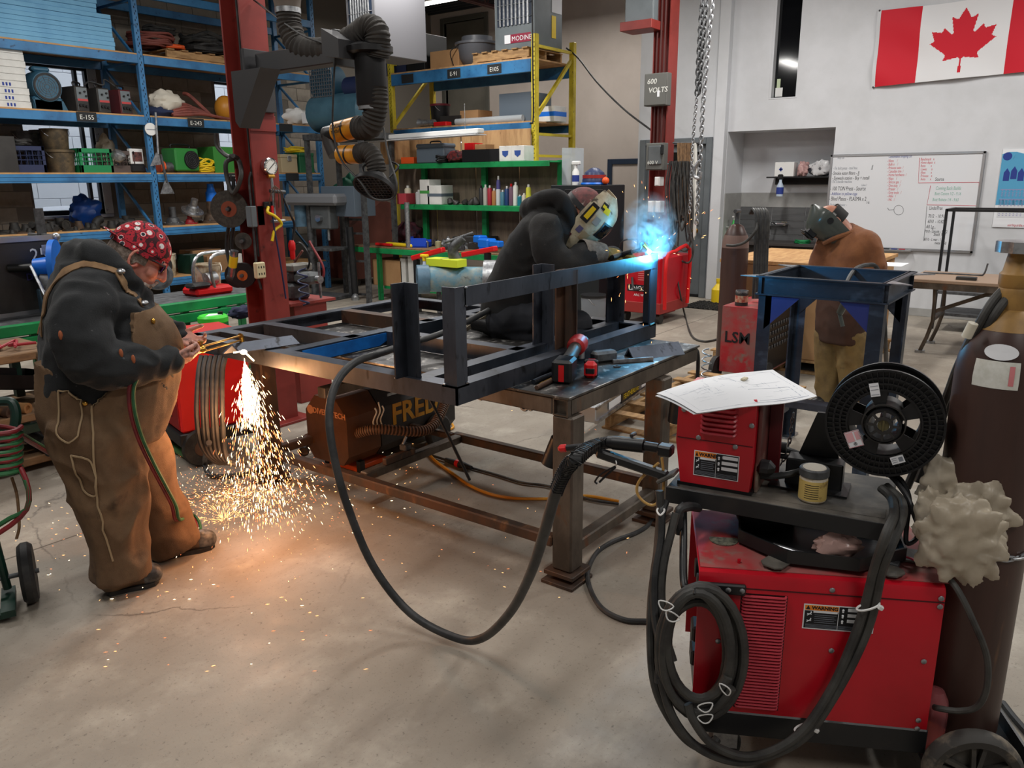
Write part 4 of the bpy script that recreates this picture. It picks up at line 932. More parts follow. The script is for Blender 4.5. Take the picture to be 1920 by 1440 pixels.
for i,(P,lb) in enumerate((([Pp(1700,915,.3),ond(1768,760,2.30),ond(1795,690,2.16),ond(1832,615,2.06),ond(1870,555,2.04),ond(1925,510,2.1)],'left of two thick hoses arching off the tall brown cylinder'),
                             ([Pp(1720,905,.34),ond(1778,755,2.34),ond(1812,690,2.16),ond(1850,615,2.05),ond(1888,560,2.03),ond(1935,522,2.1)],'right of two thick hoses arching off the tall brown cylinder'))):
    o=cord('cylinder_hose',P,.0115,m_hose,lb,'hose',10)
solo(M().cyl(ond(1812,632,2.035),ond(1825,606,2.015),.0125,n=12),'hose_tag',mat('printed_tag',(214,208,190),.6),'cream printed tag wrapped round the arching cylinder hose','tag')
cord('floor_hose',[onz(1880,1318,.01),onz(1905,1350,.01),onz(1950,1400,.01)],.011,m_hosedk,'dark hose on the floor beside the cylinder tray','hose')
cord('ground_cable',FR_([(1215,1165),(1170,1162),(1128,1140),(1105,1100),(1103,1068),(1120,1035),(1150,1015),(1190,1000),(1215,985),(1228,965)],.012),.011,m_hosedk,'dark ground cable curling on the floor beside the table leg','cable')
# ---------------------------------------------------------------- spool
sc0=PF.W(*PF.py(1657,795,.12))
spl=thing('wire_spool','big black ribbed plastic wire spool on the swivel shelf','spool',sc0,PF.ang)
Rs=.152
def flange(m,y0,y1,full):
    m.hollow((0,y0,0),(0,y1,0),Rs,Rs-.006,64)
    for r in (.85,.74,.625):m.hollow((0,y0,0),(0,y0+.012,0),Rs*r+.0025,Rs*r-.0025,56)
    ym=y0+.008
    # web plate with five openings
    for k in range(5):
        a0,a1=k*2*PI/5+.30,k*2*PI/5+.30+2*PI/5*.42
        m.grid(lambda u,v:((Rs*(.25+.38*v))*math.cos(a0+(a1-a0)*u),ym,(Rs*(.25+.38*v))*math.sin(a0+(a1-a0)*u)),8,2,.004)
    m.hollow((0,ym,0),(0,ym+.004,0),Rs-.004,Rs*.61,64)
fl2=M();flange(fl2,0,.012,True);fo=fl2.build('front_flange',m_black,spl)
rbm=M().box(Rs*.625,-.0,-.0011,Rs*.985,.009,.0011).mesh('rib',m_black)
for i in range(60):o=inst(rbm,'rib',(0,0,0),fo);o.rotation_euler=(0,i*2*PI/60,0)
fl3=M();flange(fl3,.095,.107,False);fl3.build('back_flange',m_black,spl)
M().hollow((0,-.02,0),(0,.12,0),Rs*.30,Rs*.25,36).build('hub',m_black,spl)
M().hollow((0,-.006,0),(0,.10,0),Rs*.37,Rs*.345,36).hollow((0,.006,0),(0,.10,0),Rs*.60,Rs*.585,40).build('barrel',m_char,spl)
hb=M().hollow((0,-.022,0),(0,-.012,0),Rs*.16,Rs*.11,28)
for i in range(8):a=i*PI/4;hb.bar((Rs*.15*math.cos(a),-.017,Rs*.15*math.sin(a)),(Rs*.28*math.cos(a),-.017,Rs*.28*math.sin(a)),.006,.008,up=(0,1,0))
hb.build('hub_ribs',m_char,spl)
M().cyl((0,-.01,0),(0,-.016,0),Rs*.10,n=20).cyl((-.0,-.016,-.016),(0,-.019,.016),.003,n=6).build('spindle',mat('olive_plastic',(96,88,56),.5),spl)
def sticker(px_,py_,w,h,rot,mt,name,extra=None):
    c=spl.location;q=PF.m.to_3x3().inverted() @ (PF.W(*PF.py(px_,py_,.12))-c);s=M();ca,sa=math.cos(rot),math.sin(rot)
    s.prism([(-w/2,-h/2),(w/2,-h/2),(w/2,h/2),(-w/2,h/2)],.0006,(q.x,-.0005,q.z),(ca,0,sa),(-sa,0,ca));o=s.build(name,mt,spl)
    return o,q,Vector((ca,0,sa)),Vector((-sa,0,ca))
o,q,u,v=sticker(1640,731,.024,.038,.25,m_paper,'white_label');a=M();[a.prism([(-.010,y),(.010,y),(.010,y+.001),(-.010,y+.001)],.0003,q+Vector((0,-.0015-q.y,0)),u,v) for y in (.010,.0,-.014)];a.build('print_lines',m_inkgrey,o)
o,q,u,v=sticker(1601,823,.040,.048,.42,m_paper,'red_edged_label');a=M()
for i in range(12):
    for s in (-1,1):a.prism([(s*.0185-.0008,-.023+i*.004),(s*.0185+.0008,-.023+i*.004),(s*.0185+.0008,-.021+i*.004),(s*.0185-.0008,-.021+i*.004)],.0003,q+Vector((0,-.0015-q.y,0)),u,v);a.prism([(-.019+i*.0032,s*.0228-.0008),(-.017+i*.0032,s*.0228-.0008),(-.017+i*.0032,s*.0228+.0008),(-.019+i*.0032,s*.0228+.0008)],.0003,q+Vector((0,-.0015-q.y,0)),u,v)
a.build('red_border',mat('label_red',(190,60,76),.6),o)['kind']='stuff'
a=M();a.prism([(-.0165,-.007),(.002,-.007),(.002,.02),(-.0165,.02)],.0003,q+Vector((0,-.0015-q.y,0)),u,v).prism([(.006,-.004),(.0165,-.004),(.0165,.02),(.006,.02)],.0003,q+Vector((0,-.0015-q.y,0)),u,v);a.build('pink_panel',mat('label_pink',(226,170,176),.6),o)
a=M();a.tube([q+Vector((0,-.002-q.y,0))+u*.004*math.cos(t)+v*(-.014+.004*math.sin(t)) for t in np.linspace(0,2*PI,13)[:-1]],.0006,4,1,True).tube([q+Vector((0,-.002-q.y,0))+v*-.016,q+Vector((0,-.002-q.y,0))+v*-.012],.0008,4,1);a.build('round_mark',m_ink,o)
o,q,u,v=sticker(1683,862,.034,.022,.45,m_paper,'white_label');a=M();a.prism([(.003,-.006),(.014,-.006),(.014,.006),(.003,.006)],.0003,q+Vector((0,-.0015-q.y,0)),u,v);[a.prism([(-.014,y),(-.001,y),(-.001,y+.0012),(-.014,y+.0012)],.0003,q+Vector((0,-.0015-q.y,0)),u,v) for y in (.005,.0,-.006)];a.build('print_lines',m_inkgrey,o)
st=thing('spool_stand','black folded steel spool bracket standing on the swivel shelf','stand',PF.W(.36,.17,0),PF.ang)
M().prism([(-.09,0),(.07,0),(.02,.22),(-.02,.22)],.012,(.03,.07,.0),(1,0,0),(0,0,1)).box(-.06,.0,0,.10,.07,.085,.004).box(-.10,-.04,0,.12,.08,.006).build('bracket',m_blackmet,st)
M().cyl((sc0.x,sc0.y,sc0.z),tuple(PF.W(*(Vector(PF.i @ sc0)+Vector((0,.13,0))))),.014,n=12).bw('spindle_shaft',m_blackmet,st)
# jar of anti spatter
jp=PF.W(*PF.pz(1522,938,.80));jp.z=.802
jr=thing('paste_jar','yellowed jar with a dusty grey lid on the swivel shelf','jar',jp)
M().lathe([(.034,0),(.038,.005),(.038,.07),(.036,.075)],n=28).build('jar_body',mat('stained_jar',(214,204,186),.5,col2=(150,128,92),sc=16),jr)
M().hollow((0,0,.008),(0,0,.066),.0386,.038,28).build('jar_label',mat('old_yellow_label',(206,178,104),.65,col2=(120,90,52),sc=34,lo=.55,hi=.7),jr)
lt=M()
for i in range(7):
    z=.016+i*.0065;lt.grid(lambda u,v:(.0390*math.cos(bear-.5+1.0*u+.1),.0390*math.sin(bear-.5+1.0*u+.1),z+.0018*v),8,1)
lt.build('small_print',m_ink,jr)['kind']='stuff'
M().lathe([(.0385,.075),(.0405,.077),(.0405,.096),(.038,.099),(0,.099)],n=28).build('lid',m_castgrey,jr);M().lathe([(.033,.0985),(.03,.101),(0,.102)],n=24).build('dust_crust',mat('pale_crust',(206,198,184),.9,bump=.4,bsc=80),jr)
# feed lines on the shelf
cord('feeder_lead',[Pp(1418,892,.10),Pp(1450,893,.10),Pp(1485,888,.12),Pp(1510,880,.2)],.010,m_hosedk,'black lead leaving the wire feeder toward the paste jar','cable',10)
cord('feeder_lead',[Pp(1442,837,.22),Pp(1475,843,.24),Pp(1510,856,.3),Pp(1530,866,.32)],.009,m_hosedk,'black lead leaving the feeder back behind the paste jar','cable',10)
solo(chain(M(),[Pp(1488,775,.3),Pp(1480,830,.3),Pp(1470,860,.3),Pp(1463,872,.3)],.022,.0022,.009),'safety_chain',m_castgrey,'thin dark chain hanging from the paper behind the wire feeder','chain')
solo(M().cyl(Pp(1440,835,.22),Pp(1475,840,.22),.017,n=14).cyl(Pp(1442,852,.22),Pp(1478,857,.22),.008,n=10),'lead_plug',m_black,'black round lead plug on the feeder back','plug')
# drawing sheets
c00,c10,c11,c01=onz(1231,738,1.115),onz(1306,775,1.072),onz(1532,746,1.085),onz(1449,688,1.13)
def sheet(dz,k=1.0):
    def fn(u,v):
        p=c00.lerp(c10,v).lerp(c01.lerp(c11,v),u)
        return p+Vector((0,0,dz+.018*math.sin(PI*u)*math.sin(PI*v)*k+.012*math.sin(4*u+2*v)*(1-v)+.008*math.sin(7*u)*v*(u-.2)))
    return fn
dr=thing('drawing_sheets','white technical drawing sheets spread on top of the red wire feeder','paper',c00.lerp(c11,.5)+Vector((0,0,-.03)))
M().grid(sheet(0),24,12,.0012).bw('top_sheet',m_paper,dr)
s2=sheet(-.006,.6);M().grid(lambda u,v:s2(u*1.0-.01,v*.96),24,12,.0012).bw('under_sheet',m_paper,dr)
ln=M();f0=sheet(.0012);R_=random.Random(4)
def inkline(u0,v0,u1,v1,w=.0011):
    n=6;P=[f0(u0+(u1-u0)*i/n,v0+(v1-v0)*i/n) for i in range(n+1)];d=(P[-1]-P[0]);s=Vector((d.y,-d.x,0));s=s.normalized()*w if s.length>0 else Vector((w,0,0))
    V=[];[V.extend([p-s,p+s]) for p in P];ln.add(V,[(2*i,2*i+1,2*i+3,2*i+2) for i in range(n)])
for a in ((.05,.06,.95,.06),(.95,.06,.95,.94),(.95,.94,.05,.94),(.05,.94,.05,.06),(.55,.62,.9,.62),(.55,.62,.55,.9),(.9,.62,.9,.9),(.55,.9,.9,.9),(.45,.15,.62,.5),(.62,.5,.9,.42),(.45,.15,.8,.12)):inkline(*a)
for _ in range(90):
    cx,cy_=R_.choice(((.22,.55),(.24,.5),(.6,.3),(.7,.75),(.45,.25)));a=R_.uniform(-.13,.13),R_.uniform(-.25,.25)
    if R_.random()<.5:inkline(cx+a[0],cy_+a[1],cx+a[0]+R_.uniform(-.1,.1),cy_+a[1],.0006)
    else:inkline(cx+a[0],cy_+a[1],cx+a[0],cy_+a[1]+R_.uniform(-.16,.16),.0006)
ln.bw('ink_lines',mat('drawing_ink',(158,168,186),.8),dr)['kind']='stuff'
ep=f0(.62,.32);solo(M().box(ep.x-.014,ep.y-.007,ep.z,ep.x+.014,ep.y+.007,ep.z+.007,.002),'soapstone_chip',mat('tan_chip',(196,186,160),.8),'small tan soapstone chip lying on the drawing sheets','soapstone')
# odds and ends on the welder top
solo(M().cb(K.W(.505,.09,bz1+.014),(.03,.035,.016),.003),'toggle_block',m_castgrey,'small grey metal block on the red welder top by the leads','block')
solo(M().prism([(0,0),(.14,-.02),(.15,.05),(.02,.08)],.006,K.W(.52,.12,bz1+.010),K.m.to_3x3() @ Vector((1,0,0)),K.m.to_3x3() @ Vector((0,1,0))),'dark_cover',m_dusty,'dark flat cover plate lying on the red welder top','cover')
cord('pink_cord',[K.W(.52,.14,bz1+.023),K.W(.55,.12,bz1+.023),K.W(.575,.09,bz1+.023),K.W(.57,.105,bz1+.023),K.W(.53,.13,bz1+.023)],.003,mat('pink_cord',(214,70,96),.5),'short pink cord loop on the dark cover plate','cord',6)
# ================================================================ people
from mathutils.bvhtree import BVHTree
def limb(m,P,R,n=14,k=6,balls=True):
    P=[Vector(p) for p in P];Q=catmull(P,k);Rr=catmull([(r,0,0) for r in R],k);f=[max(.004,x.x) for x in Rr];L=len(Q)
    m.tube(Q,lambda t:f[min(L-1,int(round(t*(L-1))))],n,1)
    if balls:m.ell(P[0],R[0]*.99,n,8);m.ell(P[-1],R[-1]*.99,n,8)
    return m
def loft(m,S,side,n=26,k=5):
    """S: (centre, half depth along fwd, half width along side, fwd vector)"""
    C_=catmull([s[0] for s in S],k);D=catmull([(s[1],s[2],0) for s in S],k);Fv=catmull([s[3] for s in S],k);side=Vector(side).normalized();V=[];L=len(C_)
    for c,d,f in zip(C_,D,Fv):
        f=(f-side*f.dot(side)).normalized()
        for i in range(n):
            a=2*PI*i/n;ca,sa=math.cos(a),math.sin(a);e=.82
            V.append(c+f*(d.x*math.copysign(abs(ca)**e,ca))+side*(d.y*math.copysign(abs(sa)**e,sa)))
    F=[(j*n+i,j*n+(i+1)% n,(j+1)*n+(i+1)% n,(j+1)*n+i) for j in range(L-1) for i in range(n)]+[tuple(reversed(range(n))),tuple(range((L-1)*n,L*n))]
    return m.add(V,F)
def orient(m):                                       # make every closed piece face outwards before remeshing
    return m
def hand(m,w,f,n,curl,thumb,mirror=1,sc=1.0,spread=.06):
    """w wrist, f towards the knuckles, n the way the palm faces; curl per finger (3 joint angles); thumb: (side angle, flex)"""
    w,f,n=Vector(w),Vector(f).normalized(),Vector(n);n=(n-f*n.dot(f)).normalized();s=f.cross(n)*mirror
    L=lambda a,b_,c:w+f*a*sc+s*b_*sc+n*c*sc
    for b_ in (-.026,-.009,.009,.026):limb(m,[L(.005,b_*.6,0),L(.05,b_*.95,.003),L(.088-.004*abs(b_)/.01,b_,0)],[.017*sc,.0155*sc,.0125*sc],10,3)
    limb(m,[L(-.045,0,0),L(.01,0,0)],[.027*sc,.026*sc],12,3)
    seg=((.040,.024,.020),(.044,.027,.021),(.041,.025,.021),(.032,.019,.018))
    for i in range(4):
        b_=(-.027,-.009,.009,.026)[i];p=L(.086-(.008 if i in (0,3) else 0),b_,0);d=(f+s*spread*(i-1.5)).normalized();pts=[p];rot=Matrix.Rotation(0,3,'X');a=0
        for j in range(3):
            a+=curl[i][j] if hasattr(curl[i],'__len__') else curl[i]
            dv=d*math.cos(a)+n*math.sin(a);p=p+dv*seg[i][j]*sc;pts.append(p)
        r0=(.0093,.0096,.0092,.0082)[i]*sc;limb(m,pts,[r0*1.08,r0,r0*.93,r0*.78],9,4)
    ta,tf=thumb;p=L(.022,-.026,.006);d1=(f*math.cos(ta)-s*math.sin(ta)+n*.35).normalized();pts=[L(.0,-.014,.004),p];
    for q,ln_ in ((0,.036),(tf,.030),(tf*1.6,.024)):
        dv=(d1*math.cos(q)+(f*.55+s*.55+n*.4).normalized()*math.sin(q)).normalized();p=p+dv*ln_*sc;pts.append(p)
    limb(m,pts,[.016*sc,.0135*sc,.0115*sc,.0105*sc,.0085*sc],9,4);return m
def joinm(a,b):
    o=len(a.v);a.v+=b.v;a.f+=[tuple(i+o for i in f) for f in b.f];a.mi+=b.mi;return a
def normals(m):
    V=np.array(m.v);N=np.zeros_like(V)
    q=np.array([f if len(f)==4 else (f[0],f[1],f[2],f[2]) for f in m.f])
    a=V[q[:,2]]-V[q[:,0]];b=V[q[:,3]]-V[q[:,1]];tri=q[:,2]==q[:,3];b[tri]=V[q[tri,2]]-V[q[tri,1]]
    nn=np.cross(a,b)
    for j in range(4):np.add.at(N,q[:,j],nn)
    return V,N/(np.linalg.norm(N,axis=1,keepdims=True)+1e-12)
def wrinkle(m,amp,fr,seed,st=(1,1,1),amp2=0):
    V,N=normals(m);o=Vector((seed*7.7,seed*3.3,seed));out=np.empty(len(V))
    for i,p in enumerate(V):
        q=Vector((p[0]*st[0],p[1]*st[1],p[2]*st[2]))*fr+o;w_=mnoise.noise_vector(q*.6)*.7;h=1-abs(mnoise.noise(q+w_))*2.2
        out[i]=h*amp+(mnoise.noise(q*2.7+o)*amp2 if amp2 else 0)
    m.v=[tuple(x) for x in V+N*out[:,None]];return m
def tuck(m,keep,depth=.03):
    """push the vertices that a garment does not cover in below the layer beneath it"""
    V,N=normals(m);k=np.array([keep(Vector(p)) for p in V]);m.v=[tuple(x) for x in V-N*(np.where(k,0.0,depth))[:,None]];return m
def ribbon(m,P,w,t,bvh,off=.006,k=6,up=None):
    Q=catmull(P,k);L=len(Q);S=[]
    for p in Q:
        loc,nrm,i,d=bvh.find_nearest(p);S.append((loc+nrm*off,nrm))
    V=[]
    for i in range(L):
        d=(S[min(i+1,L-1)][0]-S[max(i-1,0)][0]).normalized();s=d.cross(S[i][1]).normalized();c,n=S[i]
        V+=[c-s*w/2,c+s*w/2,c+s*w/2+n*t,c-s*w/2+n*t]
    F=[(i*4+a,i*4+(a+1)% 4,(i+1)*4+(a+1)% 4,(i+1)*4+a) for i in range(L-1) for a in range(4)]+[(3,2,1,0),tuple((L-1)*4+a for a in range(4))]
    return m.add(V,F,True)
def bvh_of(m):return BVHTree.FromPolygons([Vector(v) for v in m.v],m.f)
def inpoly(x,z,P):
    c=False;n=len(P)
    for i in range(n):
        (x1,z1),(x2,z2)=P[i],P[(i+1)% n]
        if (z1>z) != (z2>z) and x<(x2-x1)*(z-z1)/(z2-z1)+x1:c=not c
    return c
m_skin=mat('skin',(214,146,126),.5,col2=(198,118,104),sc=18,lo=.4,hi=.65,sub=.12)
m_skin3=mat('tan_skin',(186,128,104),.5,col2=(168,108,88),sc=18,sub=.1)
m_handd=mat('sooty_skin',(196,140,122),.55,col2=(120,88,78),sc=26,lo=.48,hi=.66)
m_hair=mat('grey_brown_hair',(92,78,68),.8,col2=(140,126,116),sc=60,bump=.5,bsc=220)
m_beard=mat('white_beard',(196,182,172),.85,col2=(150,132,122),sc=70,bump=.8,bsc=240)
m_hood=mat('black_fleece',(26,28,30),.9,col2=(34,36,38),sc=7,sheen=.08,bump=.25,bsc=180,col3=(70,70,72),sc3=26,lo3=.7,hi3=.74)
m_duck=mat('worn_brown_duck',(102,78,56),.85,col2=(128,102,76),sc=4.5,lo=.42,hi=.68,col3=(78,60,44),sc3=9,lo3=.55,hi3=.75,bump=.3,bsc=300)
m_duckl=mat('pale_brown_webbing',(136,106,74),.85,col2=(112,86,60),sc=14)
m_thread=mat('pale_thread',(168,144,112),.9)
m_boot=mat('worn_tan_leather',(112,88,64),.7,col2=(76,62,50),sc=12,bump=.2,bsc=60)
m_toe=mat('scuffed_black_toe',(52,52,52),.45,col2=(112,112,110),sc=20)
m_jack=mat('faded_black_canvas',(27,27,28),.9,col2=(38,37,36),sc=5,sheen=.05,bump=.25,bsc=220,col3=(74,72,66),sc3=14,lo3=.68,hi3=.78)
m_pantb=mat('black_work_pants',(30,31,36),.85,col2=(42,44,50),sc=6)
m_glove=mat('grey_suede_cuff',(128,122,114),.9,col2=(100,94,88),sc=24,bump=.4,bsc=140)
m_glovey=mat('yellow_leather_glove',(150,128,62),.75,col2=(112,96,48),sc=12,bump=.2,bsc=60)
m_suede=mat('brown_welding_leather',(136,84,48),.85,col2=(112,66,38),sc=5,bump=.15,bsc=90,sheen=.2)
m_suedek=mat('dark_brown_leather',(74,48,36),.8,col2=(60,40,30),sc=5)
m_olive=mat('dirty_khaki_pants',(138,114,70),.85,col2=(104,84,54),sc=5,lo=.4,hi=.64,col3=(78,64,48),sc3=11,lo3=.62,hi3=.76)
m_shell=mat('olive_helmet_shell',(74,78,72),.28,coat=.4)
m_sole=mat('dusty_boot_sole',(146,136,116),.8,col2=(112,104,90),sc=14)

# ---------------------------------------------------------------- the cutter in brown overalls
A1=math.atan2(-.42,.907)
F1=Frame((1.545,3.285,0),A1)
B=lambda x,y,v=0.0:F1.W(*F1.py(x,y,v))
fw1=Vector((math.cos(A1),math.sin(A1),0));sd1=Vector((-math.sin(A1),math.cos(A1),0))
p1=thing('person','heavy man in a black hoodie and brown bib overalls standing with a cutting torch','person',(1.545,3.285,0),A1)
up_=Vector((0,0,1));tilt=lambda a:fw1*math.cos(a)-up_*math.sin(a)
nk=[B(196,512),B(226,492),B(250,478)]
def torso1(m,g=0.0,low=True):
    S=[(B(205,812),.200+g,.225+g,fw1),(B(203,765),.232+g,.25+g,fw1),(B(203,715),.252+g,.262+g,fw1),(B(207,655),.258+g,.258+g,fw1),(B(205,600),.232+g,.245+g,tilt(.15)),(B(192,552),.188+g,.245+g,tilt(.3)),(B(186,515),.14+g,.20+g,tilt(.45)),(B(188,492),.085+g,.12+g,tilt(.5))]
    return loft(m,S,sd1)
def legs1(m,g=0.0):
    limb(m,[B(180,800,-.12),B(202,900,-.125),B(214,985,-.125),B(222,1030,-.12),B(230,1076,-.12)],[.175+g,.150+g,.122+g,.112+g,.116+g],18,6,False);m.ell(B(180,800,-.12),.17+g,18,10)
    limb(m,[B(222,800,.10),B(266,880,.115),B(296,950,.125),B(312,985,.13),B(332,1022,.13)],[.165+g,.132+g,.112+g,.106+g,.112+g],18,6,False);m.ell(B(222,800,.1),.16+g,18,10);return m
arm_n=[B(164,570,-.21),B(150,620,-.29),B(176,676,-.31),B(245,684,-.28),B(318,676,-.20)]
arm_f=[B(215,548,.22),B(255,600,.27),B(290,625,.22),B(330,628,.10)]
b0=M();torso1(b0,-.03);limb(b0,nk,[.085,.074,.068]);legs1(b0,-.03)
limb(b0,arm_n,[.07,.06,.05,.04,.028]);limb(b0,arm_f,[.07,.06,.05,.03])
# head
hc=B(262,476);ha=.62;hf=tilt(ha);hu=(up_*math.cos(ha)+fw1*math.sin(ha));HR=Matrix((hf,sd1,hu)).transposed()
hp=lambda a,b_,c:hc+hf*a+sd1*b_+hu*c
h=M();h.ell(hc+hu*.012-hf*.008,(.106,.080,.108),28,18,HR);h.ell(hp(.028,0,-.062),(.076,.066,.078),24,14,HR);h.ell(hp(.064,0,-.108),(.038,.042,.030),16,10,HR)
limb(h,[hp(.104,0,.008),hp(.116,0,-.022),hp(.124,0,-.044)],[.010,.013,.017],10);h.ell(hp(.108,-.014,-.047),(.012,.010,.010),8,6,HR);h.ell(hp(.108,.014,-.047),(.012,.010,.010),8,6,HR)
for s in (-1,1):h.ell(hp(.088,s*.034,.012),(.020,.030,.012),10,6,HR);h.ell(hp(.062,s*.045,-.04),(.034,.026,.030),10,8,HR)
h.ell(hp(.100,0,-.082),(.012,.024,.008),10,6,HR);h.ell(hp(.02,0,-.085),(.07,.062,.04),16,8,HR)
limb(h,[hp(-.05,0,-.12),hp(-.02,0,-.05)],[.078,.074])
for s in (-1,1):
    e=[hp(-.012+.030*math.cos(t)*.72,s*(.081+.010*(math.cos(t)<0)),-.022+.036*math.sin(t)) for t in np.linspace(.3,2*PI-.5,12)];h.tube(e,.0065,7,2);h.ell(hp(-.006,s*.078,-.022),(.018,.008,.024),10,6,HR)
head_=remesh(h,.0048,3)
hd_=M()
tq=[B(338,669,-.17),B(362,657,-.12)];tdir=(B(452,634,.05)-B(338,669,-.17)).normalized()
wn=B(320,674,-.205);hand(hd_,wn,(B(345,672,-.18)-wn),Vector((.25,.35,.5)),((.55,1.0,.8),(.6,1.05,.8),(.62,1.05,.8),(.65,1.05,.8)),(.35,.25),-1,1.02)
wf=B(332,629,.09);hand(hd_,wf,(B(352,634,.05)-wf).normalized()-up_*.15,Vector((-.25,-.75,.6)),((.35,.5,.35),(.3,.5,.4),(.35,.55,.4),(.4,.6,.4)),(.75,.25),1,1.0)
hand_=remesh(hd_,.0036,2)
hand_.mi=[1]*len(hand_.f)
body=joinm(joinm(remesh(b0,.014,2),head_),hand_)
body.build('body',[m_skin,m_handd],p1,world=True,sharp=80)
# hoodie
t0=M();torso1(t0,.0);limb(t0,arm_n,[.108,.106,.098,.082,.052]);limb(t0,arm_f,[.108,.098,.082,.056])
t0.ell(B(178,545,-.15),(.12,.1,.1));t0.ell(B(190,545,.15),(.12,.1,.1))
limb(t0,[B(168,488,-.02),B(176,478,-.10),B(206,492,-.125),B(232,520,-.115),B(262,548,-.06),B(272,556,0)],[.060,.056,.046,.040,.034,.030])
limb(t0,[B(168,488,.02),B(180,478,.10),B(210,492,.125),B(236,520,.115),B(264,548,.06),B(272,556,0)],[.060,.056,.046,.040,.034,.030])
t0.ell(B(158,486,0),(.085,.125,.075),16,10)
for P in (arm_n,arm_f):d=(P[-1]-P[-2]).normalized();limb(t0,[P[-1]-d*.055,P[-1]-d*.005],[.052,.046])
t1=wrinkle(remesh(t0,.0105,4),.012,7.5,1.3,(1,1,1.5),.003);hb_=bvh_of(t1)
t1.build('hoodie',m_hood,p1,world=True,sharp=80)
M().ell(B(206,474,-.05),(.03,.02,.012)).ell(B(204,476,.0),(.03,.05,.012)).bw('orange_collar',m_orange,p1)
# overalls
o0=M();torso1(o0,.014);legs1(o0,.004)
o1=wrinkle(remesh(o0,.0085,4),.016,6.0,2.2,(1,1,.8),.004)
VP=[tuple((lambda q:(q.x,q.z))(F1.py(x,y,-.24))) for x,y in ((60,690),(95,700),(108,722),(172,757),(236,700),(244,655),(252,572),(330,572),(420,640),(420,1200),(60,1200))]
zb=F1.py(270,573,-.1).z
def keep1(p):
    q=F1.i @ p;y=abs(q.y)
    if q.z>zb:return False
    if q.x>.10 and y<.165:return True
    return inpoly(q.x,q.z,VP)
o2=tuck(o1,keep1,.045);ob_=bvh_of(o2)
ov=o2.build('overalls',m_duck,p1,world=True,sharp=80)
def pocket(P,name='pocket',off=.004,mt=m_duck):
    """a patch pocket: stitched outline following the cloth"""
    m=M();ribbon(m,P+[P[0]],.006,.004,ob_,off);o=m.build(name,m_thread,ov,world=True);return o
pocket([B(90,735,-.26),B(135,742,-.28),B(152,770,-.28),B(150,815,-.27),B(130,826,-.26),B(104,806,-.25)],'back_pocket_seam')
pocket([B(138,850,-.26),B(172,862,-.28),B(182,925,-.28),B(152,920,-.27)],'tool_pocket_seam')
m_=M();ribbon(m_,[B(172,762,-.28),B(174,800,-.28),B(180,880,-.28),B(190,960,-.26),B(212,1050,-.24)],.007,.003,ob_,.003);ribbon(m_,[B(174,762,-.28),B(200,745,-.27),B(228,705,-.24)],.006,.003,ob_,.003);m_.bw('side_seam',m_thread,ov)
m_=M();ribbon(m_,[B(256,622,-.16),B(262,600,-.13),B(285,598,-.10),B(292,620,-.08)],.005,.003,ob_,.004);m_.bw('bib_pocket_seam',m_thread,ov)
for v in (-.155,.155):
    s_=M();P=[B(254,574,v),B(244,560,v*1.05),B(222,538,v*1.1),B(205,522,v*1.05),B(178,513,v*.95),B(148,516,v*.9),B(122,532,v*.8),B(104,570,v*.6),B(96,630,v*.3)]
    ribbon(s_,P,.036,.005,hb_,.004);st_=s_.bw('strap',m_duckl,p1)
    if v<0:
        for q in (B(209,524,v),B(250,570,v)):loc,n,i,d=hb_.find_nearest(q);k=M();u,v_,_=basis(n);k.ell(loc+n*.014,(.018,.018,.012),10,6);k.bw('strap_buckle',m_brass if q.x<0 else m_zinc,st_)
bt=M();loc,n,i,d=ob_.find_nearest(B(157,749,-.3));bt.ell(loc+n*.006,(.011,.011,.011),10,6);bt.bw('brass_button',m_brass,ov)
loc,n,i,d=ob_.find_nearest(B(275,604,-.2));M().ell(loc+n*.006,(.009,.009,.012),10,6).bw('brass_button',m_brass,ov)
# burn marks on the sleeve
for x,y in ((236,659),(260,656),(109,627)):
    loc,n,i,d=hb_.find_nearest(B(x,y,-.4));M().ell(loc+n*.0015,(.008,.008,.018),8,6).bw('burn_hole',mat('burnt_orange_lining',(150,82,50),.8),p1)
